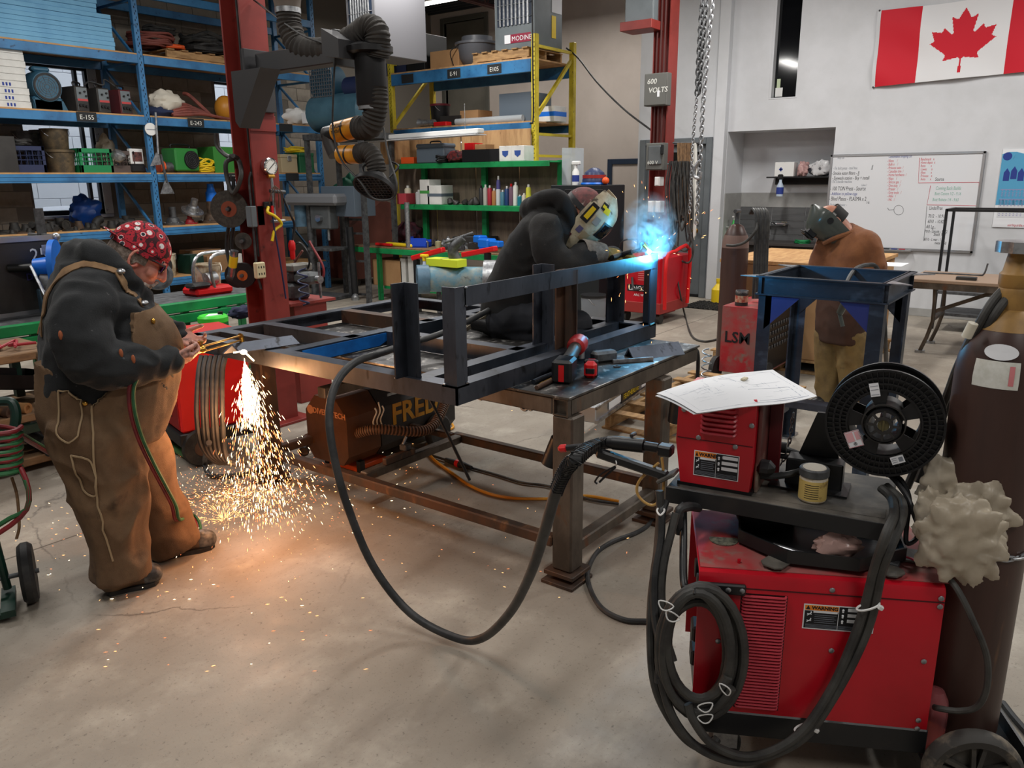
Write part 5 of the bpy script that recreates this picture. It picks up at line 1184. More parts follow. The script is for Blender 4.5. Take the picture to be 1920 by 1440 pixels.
# cap, hair, glasses, beard
def capf(u,v):
    th=v*1.50;ph=u*2*PI
    r=Vector((.120*math.sin(th)*math.cos(ph),.094*math.sin(th)*math.sin(ph),.118*math.cos(th)+.012));k=1+.02*math.sin(ph*6)*math.sin(th)
    return hc+HR @ (r*k+Vector((-.006,0,.004)))
m_cap=bpy.data.materials.new('red_patterned_cotton');m_cap.use_nodes=True
def cap_material():
    nt=m_cap.node_tree;N,L=nt.nodes,nt.links;b=N['Principled BSDF'];b.inputs['Roughness'].default_value=.85
    tc=N.new('ShaderNodeTexCoord');vz=N.new('ShaderNodeTexVoronoi');vz.inputs['Scale'].default_value=27;vz.inputs['Randomness'].default_value=.55;L.new(tc.outputs['Object'],vz.inputs['Vector'])
    cr=N.new('ShaderNodeValToRGB');e=cr.color_ramp;e.interpolation='CONSTANT';e.elements[0].position=0;e.elements[0].color=lin((222,218,216));e.elements[1].position=.30;e.elements[1].color=lin((204,40,56))
    for p_,c in ((.39,(34,18,22)),(.43,(170,30,46)),(.62,(60,16,24))):x=e.elements.new(p_);x.color=lin(c)
    L.new(vz.outputs['Distance'],cr.inputs['Fac'])
    sp=N.new('ShaderNodeSeparateColor');L.new(vz.outputs['Color'],sp.inputs[0]);th=N.new('ShaderNodeMath');th.operation='GREATER_THAN';th.inputs[1].default_value=.66;L.new(sp.outputs[0],th.inputs[0])
    lt_=N.new('ShaderNodeMath');lt_.operation='LESS_THAN';lt_.inputs[1].default_value=.25;L.new(vz.outputs['Distance'],lt_.inputs[0])
    an=N.new('ShaderNodeMath');an.operation='MULTIPLY';L.new(th.outputs[0],an.inputs[0]);L.new(lt_.outputs[0],an.inputs[1])
    mx=N.new('ShaderNodeMix');mx.data_type='RGBA';L.new(an.outputs[0],mx.inputs[0]);L.new(cr.outputs[0],mx.inputs[6]);mx.inputs[7].default_value=lin((40,42,50))
    nz=N.new('ShaderNodeTexNoise');nz.inputs['Scale'].default_value=120;L.new(tc.outputs['Object'],nz.inputs['Vector']);g=N.new('ShaderNodeMath');g.operation='GREATER_THAN';g.inputs[1].default_value=.60;L.new(nz.outputs['Fac'],g.inputs[0])
    gm=N.new('ShaderNodeMath');gm.operation='MULTIPLY';gm.inputs[1].default_value=.8;L.new(g.outputs[0],gm.inputs[0])
    m2=N.new('ShaderNodeMix');m2.data_type='RGBA';L.new(gm.outputs[0],m2.inputs[0]);L.new(mx.outputs[2],m2.inputs[6]);m2.inputs[7].default_value=lin((30,18,24));L.new(m2.outputs[2],b.inputs['Base Color'])
cap_material()
cp=M();cp.grid(capf,36,14,-.004);cpo=cp.build('cap',m_cap,p1,world=True,sharp=60)
cb_=M();cb_.grid(lambda u,v:hc+HR @ Vector((-.110-.055*v*math.sin(PI*u)**.7,.085*math.cos(PI*u)*(1+.05*v),.012+.010*v-.0*u)),14,5,.004);cb_.build('cap_brim',m_cap,cpo,world=True,sharp=60)
M().grid(lambda u,v:hc+HR @ Vector((-.006+.121*math.cos(2*PI*u)*(1+.004*v),.095*math.sin(2*PI*u),.022-.022*v)),36,2,-.005).build('cap_band',m_cap,cpo,world=True,sharp=60)
hr=M();hr.grid(lambda u,v:hc+HR @ Vector(((-.013)+.103*math.cos(PI*(.36+1.28*u)),.0835*math.sin(PI*(.36+1.28*u)),.02-.075*v*(1 if abs(u-.5)<.38 else .7))),24,6,.004);hr.bw('hair',m_hair,p1)
gl=M();gl.tube([hp(-.012,-.086,.004),hp(.05,-.083,.006),hp(.098,-.066,.006)],.0035,6,3).tube([hp(-.012,.086,.004),hp(.05,.083,.006),hp(.098,.066,.006)],.0035,6,3)
for s in (-1,1):gl.tube([hp(.104-.03*abs(math.cos(t)*.026+.034)*10*.1,s*(.034+.028*math.cos(t)),-.006+.018*math.sin(t)) for t in np.linspace(0,2*PI,13)[:-1]],.0028,5,2,True)
gl.tube([hp(.112,-.008,.0),hp(.114,0,.002),hp(.112,.008,.0)],.003,5);go=gl.bw('glasses',m_black,p1)
for s in (-1,1):M().grid(lambda u,v:hp(.101-.010*abs(u-.5 if s>0 else u-.5),s*(.008+.054*u),-.022+.034*v),6,3,.0015).bw('lens',mat('violet_lens',(70,40,150),.1,alpha=.85),go)
bd=M()
for i in range(90):
    R_=random.Random(i);u=R_.uniform(-1,1);v=R_.random();q=hp(.102-.030*abs(u)**1.5-.02*v,.050*u,-.096-.036*v);bd.ell(q,(.010,.010,.013),7,5,HR)
for i in range(26):R_=random.Random(i+500);u=R_.uniform(-1,1);bd.ell(hp(.114-.014*abs(u),.038*u,-.068-.022*abs(u)),(.008,.009,.006),6,4,HR)
remesh(bd,.0042,1).build('beard',m_beard,p1,world=True,sharp=80)
# boots
def boot(x0,y0,x1,y1,v,label=None):
    a=B(x0,y0,v);b_=B(x1,y1,v);a.z=b_.z=0;d=(b_-a).normalized();s=Vector((-d.y,d.x,0));L=(b_-a).length
    q=lambda f,w,z:a+d*L*f+s*w+up_*z
    m=M();limb(m,[q(.16,0,.05),q(.22,0,.13)],[.058,.056]);limb(m,[q(.14,0,.05),q(.45,0,.056),q(.72,0,.046),q(.86,0,.042)],[.052,.050,.046,.044]);limb(m,[q(.3,0,.09),q(.6,0,.06)],[.045,.04])
    r=remesh(m,.007,3);bo=r.build('boot',m_boot,p1,world=True,sharp=70)
    t=M();limb(t,[q(.80,0,.047),q(.885,0,.043)],[.050,.047]);remesh(t,.006,2).build('toe_cap',m_toe,bo,world=True,sharp=70)
    so=M();pr=[(.0,.03),(.06,.048),(.3,.045),(.5,.045),(.75,.053),(.92,.042),(1.0,.015),(1.0,-.015),(.92,-.042),(.75,-.053),(.5,-.045),(.3,-.045),(.06,-.048),(0,-.03)]
    so.add([q(f,w,z) for z in (0,.02) for f,w in pr],[tuple(reversed(range(14))),tuple(range(14,28))]+[(i,(i+1)% 14,14+(i+1)% 14,14+i) for i in range(14)],True);so.bw('boot_sole',m_rubber,bo)
boot(196,1088,300,1108,-.115);boot(285,1050,404,1036,.13)
# ---- cutting torch and its twin hose
tr=thing('cutting_torch','brass cutting torch held over the frame corner by the man in overalls','torch',B(345,668,-.15))
ta,tb2=B(332,672,-.17),B(378,655,-.09);te=onz(450,634,.985)
tdv=(tb2-ta)
M().cyl(ta,tb2,.014,n=12).bw('handle',m_brass,tr)
for k in (-.011,.011):M().cyl(tb2+Vector((0,0,k)),te+Vector((0,0,k)),.0045,n=8).bw('gas_tube',m_brass,tr)
M().ell(tb2,(.02,.02,.018),10,8).bw('valve_body',m_brass,tr)
M().cyl(tb2+Vector((0,0,.018)),tb2+Vector((0,0,.036)),.008,n=10).cyl(tb2+Vector((0,0,.03)),tb2+Vector((0,0,.036)),.013,n=10).bw('valve_knob',m_brass,tr)
M().tube([te+Vector((0,0,.012)),te+(te-tb2).normalized()*.014+Vector((0,0,.004)),te+(te-tb2).normalized()*.018-Vector((0,0,.04))],.012,10).bw('torch_head',m_brass,tr)
tp=te+(te-tb2).normalized()*.018;M().cyl(tp-Vector((0,0,.035)),tp-Vector((0,0,.06)),.009,.006,10).bw('nozzle',m_brass,tr)
M().tube([ta+tdv*.2+Vector((0,0,.02)),ta+tdv*.6+Vector((0,0,.03)),tb2+Vector((0,0,.012))],.003,6).bw('lever',m_brass,tr)
HP=[(B(330,672,-.17)),B(300,690,-.26),B(262,698,-.33),B(243,725,-.35),B(244,770,-.35),B(258,820,-.32),B(280,868,-.27),B(305,915,-.20),B(322,948,-.12),B(330,975,-.05),onz(352,965,.10),onz(366,978,.06),onz(370,1000,.02),onz(366,1010,.0)+Vector((0,0,.012))]
m_hred=mat('red_gas_hose',(132,34,40),.5,col2=(104,30,36),sc=12);m_hgrn=mat('green_gas_hose',(46,104,62),.5,col2=(38,84,52),sc=12)
cord('gas_hose',[p+Vector((0,0,0)) for p in HP],.0075,m_hred,'red half of the twin torch hose hanging down the brown overalls','hose')
cord('gas_hose',[p+fw1*.016-sd1*.003 for p in HP],.0075,m_hgrn,'green half of the twin torch hose hanging down the brown overalls','hose')
# ---------------------------------------------------------------- the welder kneeling on the table
A2=math.radians(-68);F2=Frame((3.62,2.62,.845),A2);B=lambda x,y,v=0.0:F2.W(*F2.py(x,y,v))
fw2=Vector((math.cos(A2),math.sin(A2),0));sd2=Vector((-math.sin(A2),math.cos(A2),0));tl2=lambda a:fw2*math.cos(a)-up_*math.sin(a)
p2=thing('person','welder in a black hooded jacket and stickered helmet kneeling on the table','person',(3.62,2.62,.845),A2)
def torso2(m,g):
    S=[(B(952,606),.13+g,.17+g,tl2(.15)),(B(957,580),.165+g,.195+g,tl2(.3)),(B(968,545),.165+g,.19+g,tl2(.42)),(B(990,500),.165+g,.195+g,tl2(.5)),(B(1016,452),.155+g,.205+g,tl2(.55)),(B(1040,418),.125+g,.19+g,tl2(.6)),(B(1056,398),.08+g,.12+g,tl2(.65))]
    return loft(m,S,sd2)
def legs2(m,g):
    for v in (-.12,.13):
        limb(m,[B(945,602,v),B(1010,598,v*1.15),B(1085,608,v*1.3)],[.105+g,.092+g,.072+g]);limb(m,[B(1085,612,v*1.3),B(1010,632,v*1.2),B(935,622,v*1.1)],[.066+g,.066+g,.052+g])
    return m
ar_n=[B(1022,428,-.19),B(1030,470,-.25),B(1062,502,-.25),B(1092,482,-.17),B(1112,474,-.12)]
ar_f=[B(1050,425,.19),B(1075,480,.22),B(1110,500,.16),B(1150,482,.06)]
b0=M();torso2(b0,-.04);legs2(b0,-.02);limb(b0,ar_n,[.055,.05,.045,.04,.035]);limb(b0,ar_f,[.055,.05,.045,.035]);limb(b0,[B(1050,405),B(1078,392)],[.07,.066])
hc=B(1092,392);ha=.75;hf=tl2(ha);hu=up_*math.cos(ha)+fw2*math.sin(ha);HR=Matrix((hf,sd2,hu)).transposed();hp=lambda a,b_,c:hc+hf*a+sd2*b_+hu*c
h=M();h.ell(hc,(.10,.078,.105),24,14,HR);h.ell(hp(.03,0,-.06),(.068,.06,.07),20,12,HR);limb(h,[hp(.095,0,.0),hp(.118,0,-.04)],[.01,.016])
for s in (-1,1):h.tube([hp(-.012+.022*math.cos(t),s*.082,-.02+.034*math.sin(t)) for t in np.linspace(0,2*PI,10)[:-1]],.007,6,2,True)
h.ell(hp(-.03,0,-.075),(.06,.055,.04),12,8,HR)
joinm(remesh(b0,.014,2),remesh(h,.006,3)).build('body',m_skin3,p2,world=True,sharp=80)
t0=M();torso2(t0,0);limb(t0,ar_n,[.085,.088,.082,.072,.058]);limb(t0,ar_f,[.085,.085,.078,.058])
for v in (-1,1):limb(t0,[B(1000,402,0),B(1012,380,v*.07),B(1046,372,v*.115),B(1066,400,v*.105),B(1074,432,v*.06)],[.055,.05,.042,.040,.034])
t0.ell(B(1010,392),(.085,.12,.07),14,10);t0.ell(B(960,596),(.17,.21,.09),16,10)
t1=wrinkle(remesh(t0,.011,3),.009,7,4.4,(1,1,1),.002);t1.build('jacket',m_jack,p2,world=True,sharp=80);jb=bvh_of(t1)
m_=M();ribbon(m_,[B(1040,410,-.3),B(1060,440,-.3),B(1058,480,-.3)],.006,.003,jb,.002);ribbon(m_,[B(1000,420,-.3),B(1012,470,-.3),B(1035,500,-.3),B(1080,512,-.3)],.005,.003,jb,.002);m_.bw('seam',mat('faded_seam',(70,70,68),.9),p2)
l0=M();legs2(l0,0);wrinkle(remesh(l0,.010,3),.008,8,6.1).build('trousers',m_pantb,p2,world=True,sharp=80)
for v in (-.13,.14):
    d=M();a,b_=B(932,618,v),B(884,602,v);limb(d,[a,a.lerp(b_,.4)+up_*.01,a.lerp(b_,.85)],[.055,.055,.05]);bo=remesh(d,.008,3).build('boot',m_boot if v>0 else m_black,p2,world=True,sharp=70)
    c=B(893,602,v);ax=(B(866,615,v)-B(912,588,v)).normalized();nrm=(-fw2*.8+up_*.25-sd2*.35);nrm=(nrm-ax*nrm.dot(ax)).normalized();s=nrm.cross(ax)
    pr=[(-.13,.0),(-.12,.034),(-.05,.041),(.0,.034),(.06,.05),(.11,.042),(.135,.0),(.11,-.042),(.06,-.05),(.0,-.034),(-.05,-.041),(-.12,-.034)]
    so=M();so.prism(pr,.022,c,ax,s);so.bw('boot_sole',m_sole,bo)
    tr_=M()
    for i in range(10):
        q=-.105+i*.023
        if abs(q)<.012:continue
        tr_.bar(c+ax*(q+.008)+s*-.036+nrm*.024,c+ax*q+nrm*.024,.005,.003,up=nrm).bar(c+ax*q+nrm*.024,c+ax*(q+.008)+s*.036+nrm*.024,.005,.003,up=nrm)
    tr_.bw('tread_groove',mat('tread_dark',(44,42,38),.9),bo)['kind']='stuff'
# cap, headband, helmet
M().grid(lambda u,v:hc+HR @ Vector((.108*math.sin(1.5*v)*math.cos(2*PI*u)-.004,.086*math.sin(1.5*v)*math.sin(2*PI*u),.112*math.cos(1.5*v)+.006)),28,10,-.004).build('cap',mat('dusty_red_cap',(136,84,84),.85,col2=(84,70,70),sc=16,col3=(190,178,170),sc3=30),p2,world=True,sharp=60)
M().grid(lambda u,v:hc+HR @ Vector((.112*math.cos(2*PI*u),.092*math.sin(2*PI*u),.03-.03*v)),28,1,-.004).bw('headband',mat('dark_headgear',(48,48,50),.5),p2)
for s in (-1,1):M().cyl(hp(.03,s*.088,.01),hp(.03,s*.108,.01),.026,n=16).bw('helmet_knob',m_castgrey,p2)
def shell(m,hp,k=1.0,dx=.0):
    def fn(u,v):                      # u across, v from crown to chin
        a=(u-.5)*PI*1.08;z=.155-.34*v
        w=.108*(1-.35*max(0,v-.5)*2*.5)*(1 if v>.25 else .62+.38*math.sin(v/.25*PI/2));d=(.150-.05*abs(v-.45)**1.4*2.2)*(1 if v>.25 else .55+.45*math.sin(v/.25*PI/2))
        return hp((dx+.012+d*math.cos(a))*k,w*math.sin(a)*k,z*k)
    m.grid(fn,22,18,-.004);return fn
sh=M();fn2=shell(sh,hp,1.06,.02);he=sh.build('helmet_shell',mat('cream_scuffed_helmet',(206,196,170),.4,col2=(170,154,124),sc=14,lo=.42,hi=.66,col3=(92,84,72),sc3=22,lo3=.6,hi3=.7),p2,world=True,sharp=60)
def patch(fn,u0,u1,v0,v1,mt,name,off=.003,par=None,cut=0):
    def g(a,b_):
        u,v=u0+(u1-u0)*a,v0+(v1-v0)*b_+cut*a;e=1e-3;p=fn(u,v);n=(fn(u+e,v)-p).cross(fn(u,v+e)-p);n=n.normalized() if n.length>1e-12 else Vector((0,0,1))
        return p-n*off if (p-n*off-hc_).length>(p-hc_).length else p+n*off
    m=M();m.grid(g,8,6);return m.build(name,mt,par or he,world=True)
hc_=hc
patch(fn2,.30,.70,.36,.56,m_glassdark,'helmet_window');patch(fn2,.27,.73,.33,.59,m_black,'window_frame',.0018)
for a in ((.03,.12,.22,.52,m_ink),(.05,.10,.27,.47,m_yelplas),(.13,.22,.12,.22,m_ink),(.14,.19,.15,.19,m_yelplas),(.18,.26,.16,.24,m_yelplas),(.15,.22,.34,.46,mat('sticker_grey',(150,146,140),.5)),(.08,.14,.60,.70,mat('sticker_violet',(96,92,130),.5)),(.04,.09,.78,.95,mat('sticker_maroon',(74,24,34),.5)),(.16,.25,.62,.76,mat('sticker_tan',(170,146,112),.5))):
    patch(fn2,a[0],a[1],a[2],a[3],a[4],'sticker',.0035 if a[4] in (m_yelplas,) else .0025)
M().grid(lambda u,v:hp(.03+.14*math.cos((u-.5)*2.6),.10*math.sin((u-.5)*2.6),-.185-.06*v),14,3,.003).bw('neck_bib',mat('dark_leather_bib',(52,48,44),.8),p2)
# gauntlets and gun
gn=M();a,b_=ar_n[-2],ar_n[-1];gd=(B(1132,476,-.08)-B(1090,476,-.17)).normalized()
c0_=B(1090,474,-.17);gl_=M();gl_.lathe([(.070,0),(.074,.01),(.066,.06),(.055,.12),(.050,.14)],c0_,gd,20,cap=False);gl_.lathe([(.046,.14),(.058,.06),(.066,.01),(.070,0)],c0_,gd,20,cap=False);gl_.bw('gauntlet_cuff',m_glove,p2)
hh=M();hand(hh,c0_+gd*.14,gd-up_*.15,Vector((.2,.45,-.6)),((.5,.8,.6),(.55,.85,.6),(.6,.85,.6),(.6,.9,.6)),(.5,.3),-1,1.22)
hw2=B(1158,488,.05);hand(hh,hw2,(B(1180,482,.0)-hw2).normalized(),Vector((-.3,-.4,-.6)),((.5,.8,.6),(.55,.85,.6),(.6,.85,.6),(.6,.9,.6)),(.5,.3),1,1.2)
remesh(hh,.0048,2).build('glove',m_glovey,p2,world=True,sharp=80)
wg=thing('welding_gun','dark welding gun with a curved neck held against the top rail by the kneeling welder','welding gun',B(1160,480,-.02))
M().tube([onz(1125,492,FZ+.24),B(1140,486,-.03),B(1165,478,-.03),B(1185,472,-.04)],.015,10).bw('handle',m_black,wg)
tipw=Vector((fx1-.075,fy0+.02,TP+.012));M().tube([B(1185,472,-.04),B(1200,466,-.04),tipw+Vector((-.03,.03,.05)),tipw+Vector((-.004,.004,.012))],.009,10).bw('gun_neck',m_castgrey,wg)
M().cyl(tipw+Vector((-.025,.022,.042)),tipw+Vector((-.004,.004,.014)),.013,.010,12).bw('nozzle',m_brass,wg)
# ---------------------------------------------------------------- the welder in brown leathers behind the stand
F3=Frame((6.02,1.52,0),math.radians(104));B=lambda x,y,v=0.0:F3.W(*F3.py(x,y,v));A3=math.radians(142)
fw3=Vector((math.cos(A3),math.sin(A3),0));sd3=Vector((-math.sin(A3),math.cos(A3),0));tl3=lambda a:fw3*math.cos(a)-up_*math.sin(a)
p3=thing('person','welder in a brown leather jacket and grey helmet bending over the steel stand','person',(6.02,1.52,0),A3)
def torso3(m,g,top=True):
    S=[(B(1574,640),.135+g,.185+g,fw3),(B(1577,600),.145+g,.19+g,fw3),(B(1582,550),.145+g,.195+g,fw3),(B(1588,505),.145+g,.205+g,tl3(.15)),(B(1590,470),.135+g,.215+g,tl3(.3)),(B(1587,446),.105+g,.19+g,tl3(.5)),(B(1580,430),.07+g,.10+g,tl3(.6))]
    return loft(m,S,sd3)
def legs3(m,g,n=False):
    for s,P,R in ((1,[(1595,630),(1598,690),(1600,750),(1601,772)],(.115,.098,.085,.082)),(-1,[(1556,630),(1553,690),(1552,735),(1556,764)],(.115,.098,.085,.082))):
        limb(m,[B(x,y,s*.06) for x,y in P],[r+g for r in R],16,6,False);m.ell(B(P[0][0],P[0][1],s*.06),R[0]+g,16,8)
    return m
a3l=[B(1622,458,.06),B(1636,505,.08),B(1622,545,.0),B(1586,548,-.1)];a3r=[B(1556,455,-.05),B(1540,500,-.08),B(1542,535,-.1),B(1562,545,-.14)]
b0=M();torso3(b0,-.03);legs3(b0,-.02);limb(b0,a3l,[.06,.05,.045,.035]);limb(b0,a3r,[.06,.05,.045,.035]);limb(b0,[B(1583,436),B(1572,420),B(1562,410)],[.07,.062,.06])
h3=math.radians(118);ff=Vector((math.cos(h3),math.sin(h3),0));ss=Vector((-math.sin(h3),math.cos(h3),0));ha=.85
hc=B(1556,412);hf=ff*math.cos(ha)-up_*math.sin(ha);hu=up_*math.cos(ha)+ff*math.sin(ha);HR=Matrix((hf,ss,hu)).transposed();hp=lambda a,b_,c:hc+hf*a+ss*b_+hu*c
h=M();h.ell(hc,(.10,.078,.105),22,14,HR);h.ell(hp(.03,0,-.06),(.068,.06,.07),18,12,HR);limb(h,[hp(.095,0,0),hp(.118,0,-.04)],[.01,.016])
for s in (-1,1):h.tube([hp(-.012+.022*math.cos(t),s*.082,-.025+.034*math.sin(t)) for t in np.linspace(0,2*PI,10)[:-1]],.008,6,2,True);h.ell(hp(-.008,s*.078,-.025),(.015,.008,.024),8,5,HR)
joinm(remesh(b0,.015,2),remesh(h,.006,3)).build('body',m_skin3,p3,world=True,sharp=80)
M().grid(lambda u,v:hc+HR @ Vector((-.008+.104*math.cos(PI*(.42+1.16*u)),.083*math.sin(PI*(.42+1.16*u)),.04-.10*v)),18,6,.004).bw('hair',mat('black_hair',(26,24,24),.7),p3)
t0=M();torso3(t0,0);limb(t0,a3l,[.10,.09,.078,.06]);limb(t0,a3r,[.095,.088,.075,.06])
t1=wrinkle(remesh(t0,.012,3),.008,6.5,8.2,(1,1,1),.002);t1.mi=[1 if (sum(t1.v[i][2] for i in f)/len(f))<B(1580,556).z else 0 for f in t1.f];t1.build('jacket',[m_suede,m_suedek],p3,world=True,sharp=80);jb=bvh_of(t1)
cl3=M()
for s in (-1,1):cl3.tube([B(1586,428,0)+sd3*s*.02-fw3*.06,B(1584,434,0)+sd3*s*.085,B(1566,444,0)+sd3*s*.075+fw3*.05,B(1556,456,0)+sd3*s*.03+fw3*.075],lambda t:.022-.006*t,8)
cl3.bw('collar',m_suede,p3)
for x,y in ((1552,468),(1545,492)):
    loc,n,i,d=jb.find_nearest(B(x,y,0)+fw3*.3);M().ell(loc,.010,8,6).bw('snap_button',m_zinc,p3)
l0=M();legs3(l0,0);wrinkle(remesh(l0,.012,3),.011,7,3.7,(1,1,.7)).build('trousers',m_olive,p3,world=True,sharp=80)
for (x,y,s) in ((1601,775,.06),(1556,768,-.06)):
    c=B(x,y,s);c.z=0;m=M();limb(m,[c-fw3*.06+up_*.05,c+fw3*.08+up_*.045,c+fw3*.15+up_*.035],[.05,.048,.04]);limb(m,[c+up_*.05,c+up_*.1],[.05,.05]);m.v=[(a,b_,max(0.0,z)) for a,b_,z in m.v];remesh(m,.01,3).build('boot',m_black,p3,world=True,sharp=70)
hh=M();hand(hh,a3r[-1],Vector((-.7,.1,-.45)),Vector((-.2,-.9,-.2)),((.5,.8,.6),)*4,(.5,.3),-1,1.25);hand(hh,a3l[-1],Vector((-.8,.3,-.3)),Vector((-.2,.8,-.2)),((.5,.8,.6),)*4,(.5,.3),1,1.25)
for P in (a3l,a3r):limb(hh,[P[-1]-(P[-1]-P[-2]).normalized()*.09,P[-1]],[.058,.045])
remesh(hh,.006,2).build('glove',m_glovey,p3,world=True,sharp=80)
def shell3(u,v):
    a=(u-.5)*PI*1.12;z=.165-.37*v
    w=.118*(1-.30*max(0,v-.45))*(1 if v>.3 else .35+.65*math.sin(v/.3*PI/2));d=(.165-.06*abs(v-.35)**1.3*2.0)*(1 if v>.3 else .15+.85*math.sin(v/.3*PI/2))
    return hp(.0+d*math.cos(a),w*math.sin(a),z-.045*(1-math.cos(a))*(v>.5)*(v-.5)*2)
sh=M();sh.grid(shell3,24,20,-.004);h3o=sh.build('helmet_shell',m_shell,p3,world=True,sharp=60)
lf=M();q=lambda a,b_,c:hp(.165+a,b_,c)
lf;T_=Matrix((hf,ss,hu)).transposed().to_4x4();T_.translation=hp(.155,0,.035);lf.T=T_
lf.box(-.02,-.062,-.035,.02,.062,.038,.006).box(.02,-.064,.026,.034,.064,.042,.003).box(.02,-.064,-.04,.034,.064,-.026,.003).box(.02,-.064,-.03,.034,-.052,.03,.003).box(.02,.052,-.03,.034,.064,.03,.003).cyl((.02,-.07,.045),(.02,.07,.045),.007,n=8);lf.bw('lens_frame',m_black,h3o)
M().grid(lambda u,v:hc+HR @ Vector((.108*math.cos(2*PI*u),.09*math.sin(2*PI*u),.035-.028*v)),28,1,-.003).grid(lambda u,v:hc+HR @ Vector((-.02+.02*v,.088*math.cos(PI*u),.012+.10*math.sin(PI*u))),20,1,.003).bw('headgear',mat('pale_headgear',(150,150,146),.5),p3)
for s in (-1,1):M().cyl(hp(.015,s*.088,.015),hp(.015,s*.12,.015),.022,n=14).bw('helmet_knob',m_black,p3)
# ================================================================ blue pallet rack along the block wall
RY,RB=10.13,11.1;LV=(.46,1.13,1.82,2.53,3.27,4.05)
rk=thing('pallet_rack','long blue steel pallet rack with board decks along the block wall','rack',(5.75,RY,0))
rw=lambda m,n,mt,l=None:m.build(n,mt,rk,l,world=True)
slot=M();
for z in range(58):slot.box(-.012,-.0015,.12+z*.075,-.004,0,.145+z*.075).box(.006,-.0015,.15+z*.075,.014,0,.175+z*.075)
slm=slot.mesh('slots',m_dark)
for X in (2.95,5.75,8.55):
    for y in (RY,RB-.07):
        po=rw(M().box(X-.038,y,0,X+.038,y+.07,4.5,.006),'upright',m_rackblue)
        if y==RY and X>3:o=inst(slm,'slots',(X-rk.location.x,-.0005,0),po);o['kind']='stuff'
    for i in range(6):
        z=.3+i*.72;rw(M().bar((X,RY+.05,z),(X,RB-.05,z),.03),'brace',m_rackblue);rw(M().bar((X,RY+.05,z),(X,RB-.05,z+.72),.028),'brace',m_rackblue)
for (xa,xb) in ((2.99,5.71),(5.79,8.51)):
    for i,z in enumerate(LV):
        for y in (RY-.012,RB-.05):
            b_=M().box(xa,y,z-.12,xb,y+.05,z-.02,.004);
            if i in (0,1,2):b_.box(xa,y-.006,z-.10,xb,y,z-.075,.003).box(xa,y-.006,z-.055,xb,y,z-.03,.003)
            rw(b_,'beam',m_rackblue)
        if i<5:rw(M().box(xa,RY+.0,z-.02,xb,RB-.02,z,.002),'deck_board',m_ply)
for x,z,s in ((4.97,2.47,'E-155'),(6.42,2.47,'E-243'),(7.9,2.47,''),(6.95,1.76,'570'),(7.95,1.76,'')):
    o=rw(M().box(x-.12,RY-.0205,z-.055,x+.12,RY-.018,z+.055),'chalk_plate',mat('chalkboard_black',(36,38,40),.8))
    if s:t_=M();write(t_,s,.075,(x,RY-.022,z-.03),(1,0,0),(0,0,1),.0005,0,'CENTER');t_.bw('lettering',m_chalk,o)
XS=lambda px,z,Y=RY+.12:(lambda a:a.x)(ony(px,720-FPX*((z-EYE)*.08),Y))
def xs(px,z,Y):                       # x on plane Y of the pixel column px at height z
    y=300.0
    for _ in range(12):
        p=ony(px,y,Y);y -= (z-p.z)*120
    return p.x
# --- generic stores -------------------------------------------------
def crate(loc,sx,sy,h,mt,label,rz=0.0,group=None,cat='crate'):
    t=thing('milk_crate',label,cat,loc,rz,group);b=.012
    M().box(-sx/2,-sy/2,0,sx/2,sy/2,.012,.003).build('base',mt,t)
    for s in (-1,1):
        for ax in (0,1):
            m=M();L=sx if ax==0 else sy
            def q(a0,a1,z0,z1):m.box(a0,s*sy/2-b/2,z0,a1,s*sy/2+b/2,z1,.002) if ax==0 else m.box(s*sx/2-b/2,a0,z0,s*sx/2+b/2,a1,z1,.002)
            q(-L/2,L/2,h-.05,h);q(-L/2,L/2,0,.09);q(-L/2,-L/2+.03,0,h);q(L/2-.03,L/2,0,h)
            for i in range(1,6):q(-L/2+i*L/6-.004,-L/2+i*L/6+.004,.09,h-.05)
            for i in (1,2):q(-L/2,L/2,.09+i*(h-.14)/3-.004,.09+i*(h-.14)/3+.004)
            m.build('side',mt,t)
    return t
def carton(loc,sx,sy,h,label,mt=None,rz=0.0,group=None,cat='box',name='carton',stripe=None,band=.25):
    t=thing(name,label,cat,loc,rz,group);M().box(-sx/2,-sy/2,0,sx/2,sy/2,h,.004).build('body',mt or m_card,t)
    M().box(-sx/2-.0004,-.012,h-.0,sx/2+.0004,.012,h+.001).build('lid_seam',m_carddk if mt is None else m_inkgrey,t)
    if stripe is not None:M().box(-sx/2-.001,-sy/2-.001,h*(.5-band),sx/2+.001,sy/2+.001,h*(.5+band)).build('print_band',stripe,t)
    return t
def pail(loc,r,h,mt,label,group=None,lid=None,rz=0,name='pail',cat='pail'):
    t=thing(name,label,cat,loc,rz,group)
    M().lathe([(r*.86,0),(r*.88,.004),(r*.98,h*.94),(r*1.03,h*.95),(r*1.03,h),(r*.95,h),(r*.84,.02),(0,.02)],n=24).build('shell',mt,t)
    M().tube([(r*1.02*math.cos(a),-.03-r*.55*math.sin(a),h*.93-.10*math.sin(a)) for a in np.linspace(0,PI,9)],.004,6,2).build('handle',m_zinc,t)
    if lid is not None:M().lathe([(r*1.05,h-.02),(r*1.05,h+.008),(r*.9,h+.012),(0,h+.012)],n=24).build('lid',lid,t)
    return t
def hosepile(loc,r,h,tube_r,mt,label,turns=7,seed=1,flat=1.0,cat='hose',name='hose_coil',sx=1.0,group=None):
    R_=random.Random(seed);P=[];N=turns*10
    for i in range(N):a=i*2*PI/10;rr=r*(.72+.28*R_.random());P.append((loc[0]+sx*rr*math.cos(a),loc[1]+rr*math.sin(a)*flat,loc[2]+tube_r+max(0,h-2*tube_r)*(i/N)*(.6+.4*R_.random())))
    return solo(M().tube(P,tube_r,7,2),name,mt,label,cat,group)
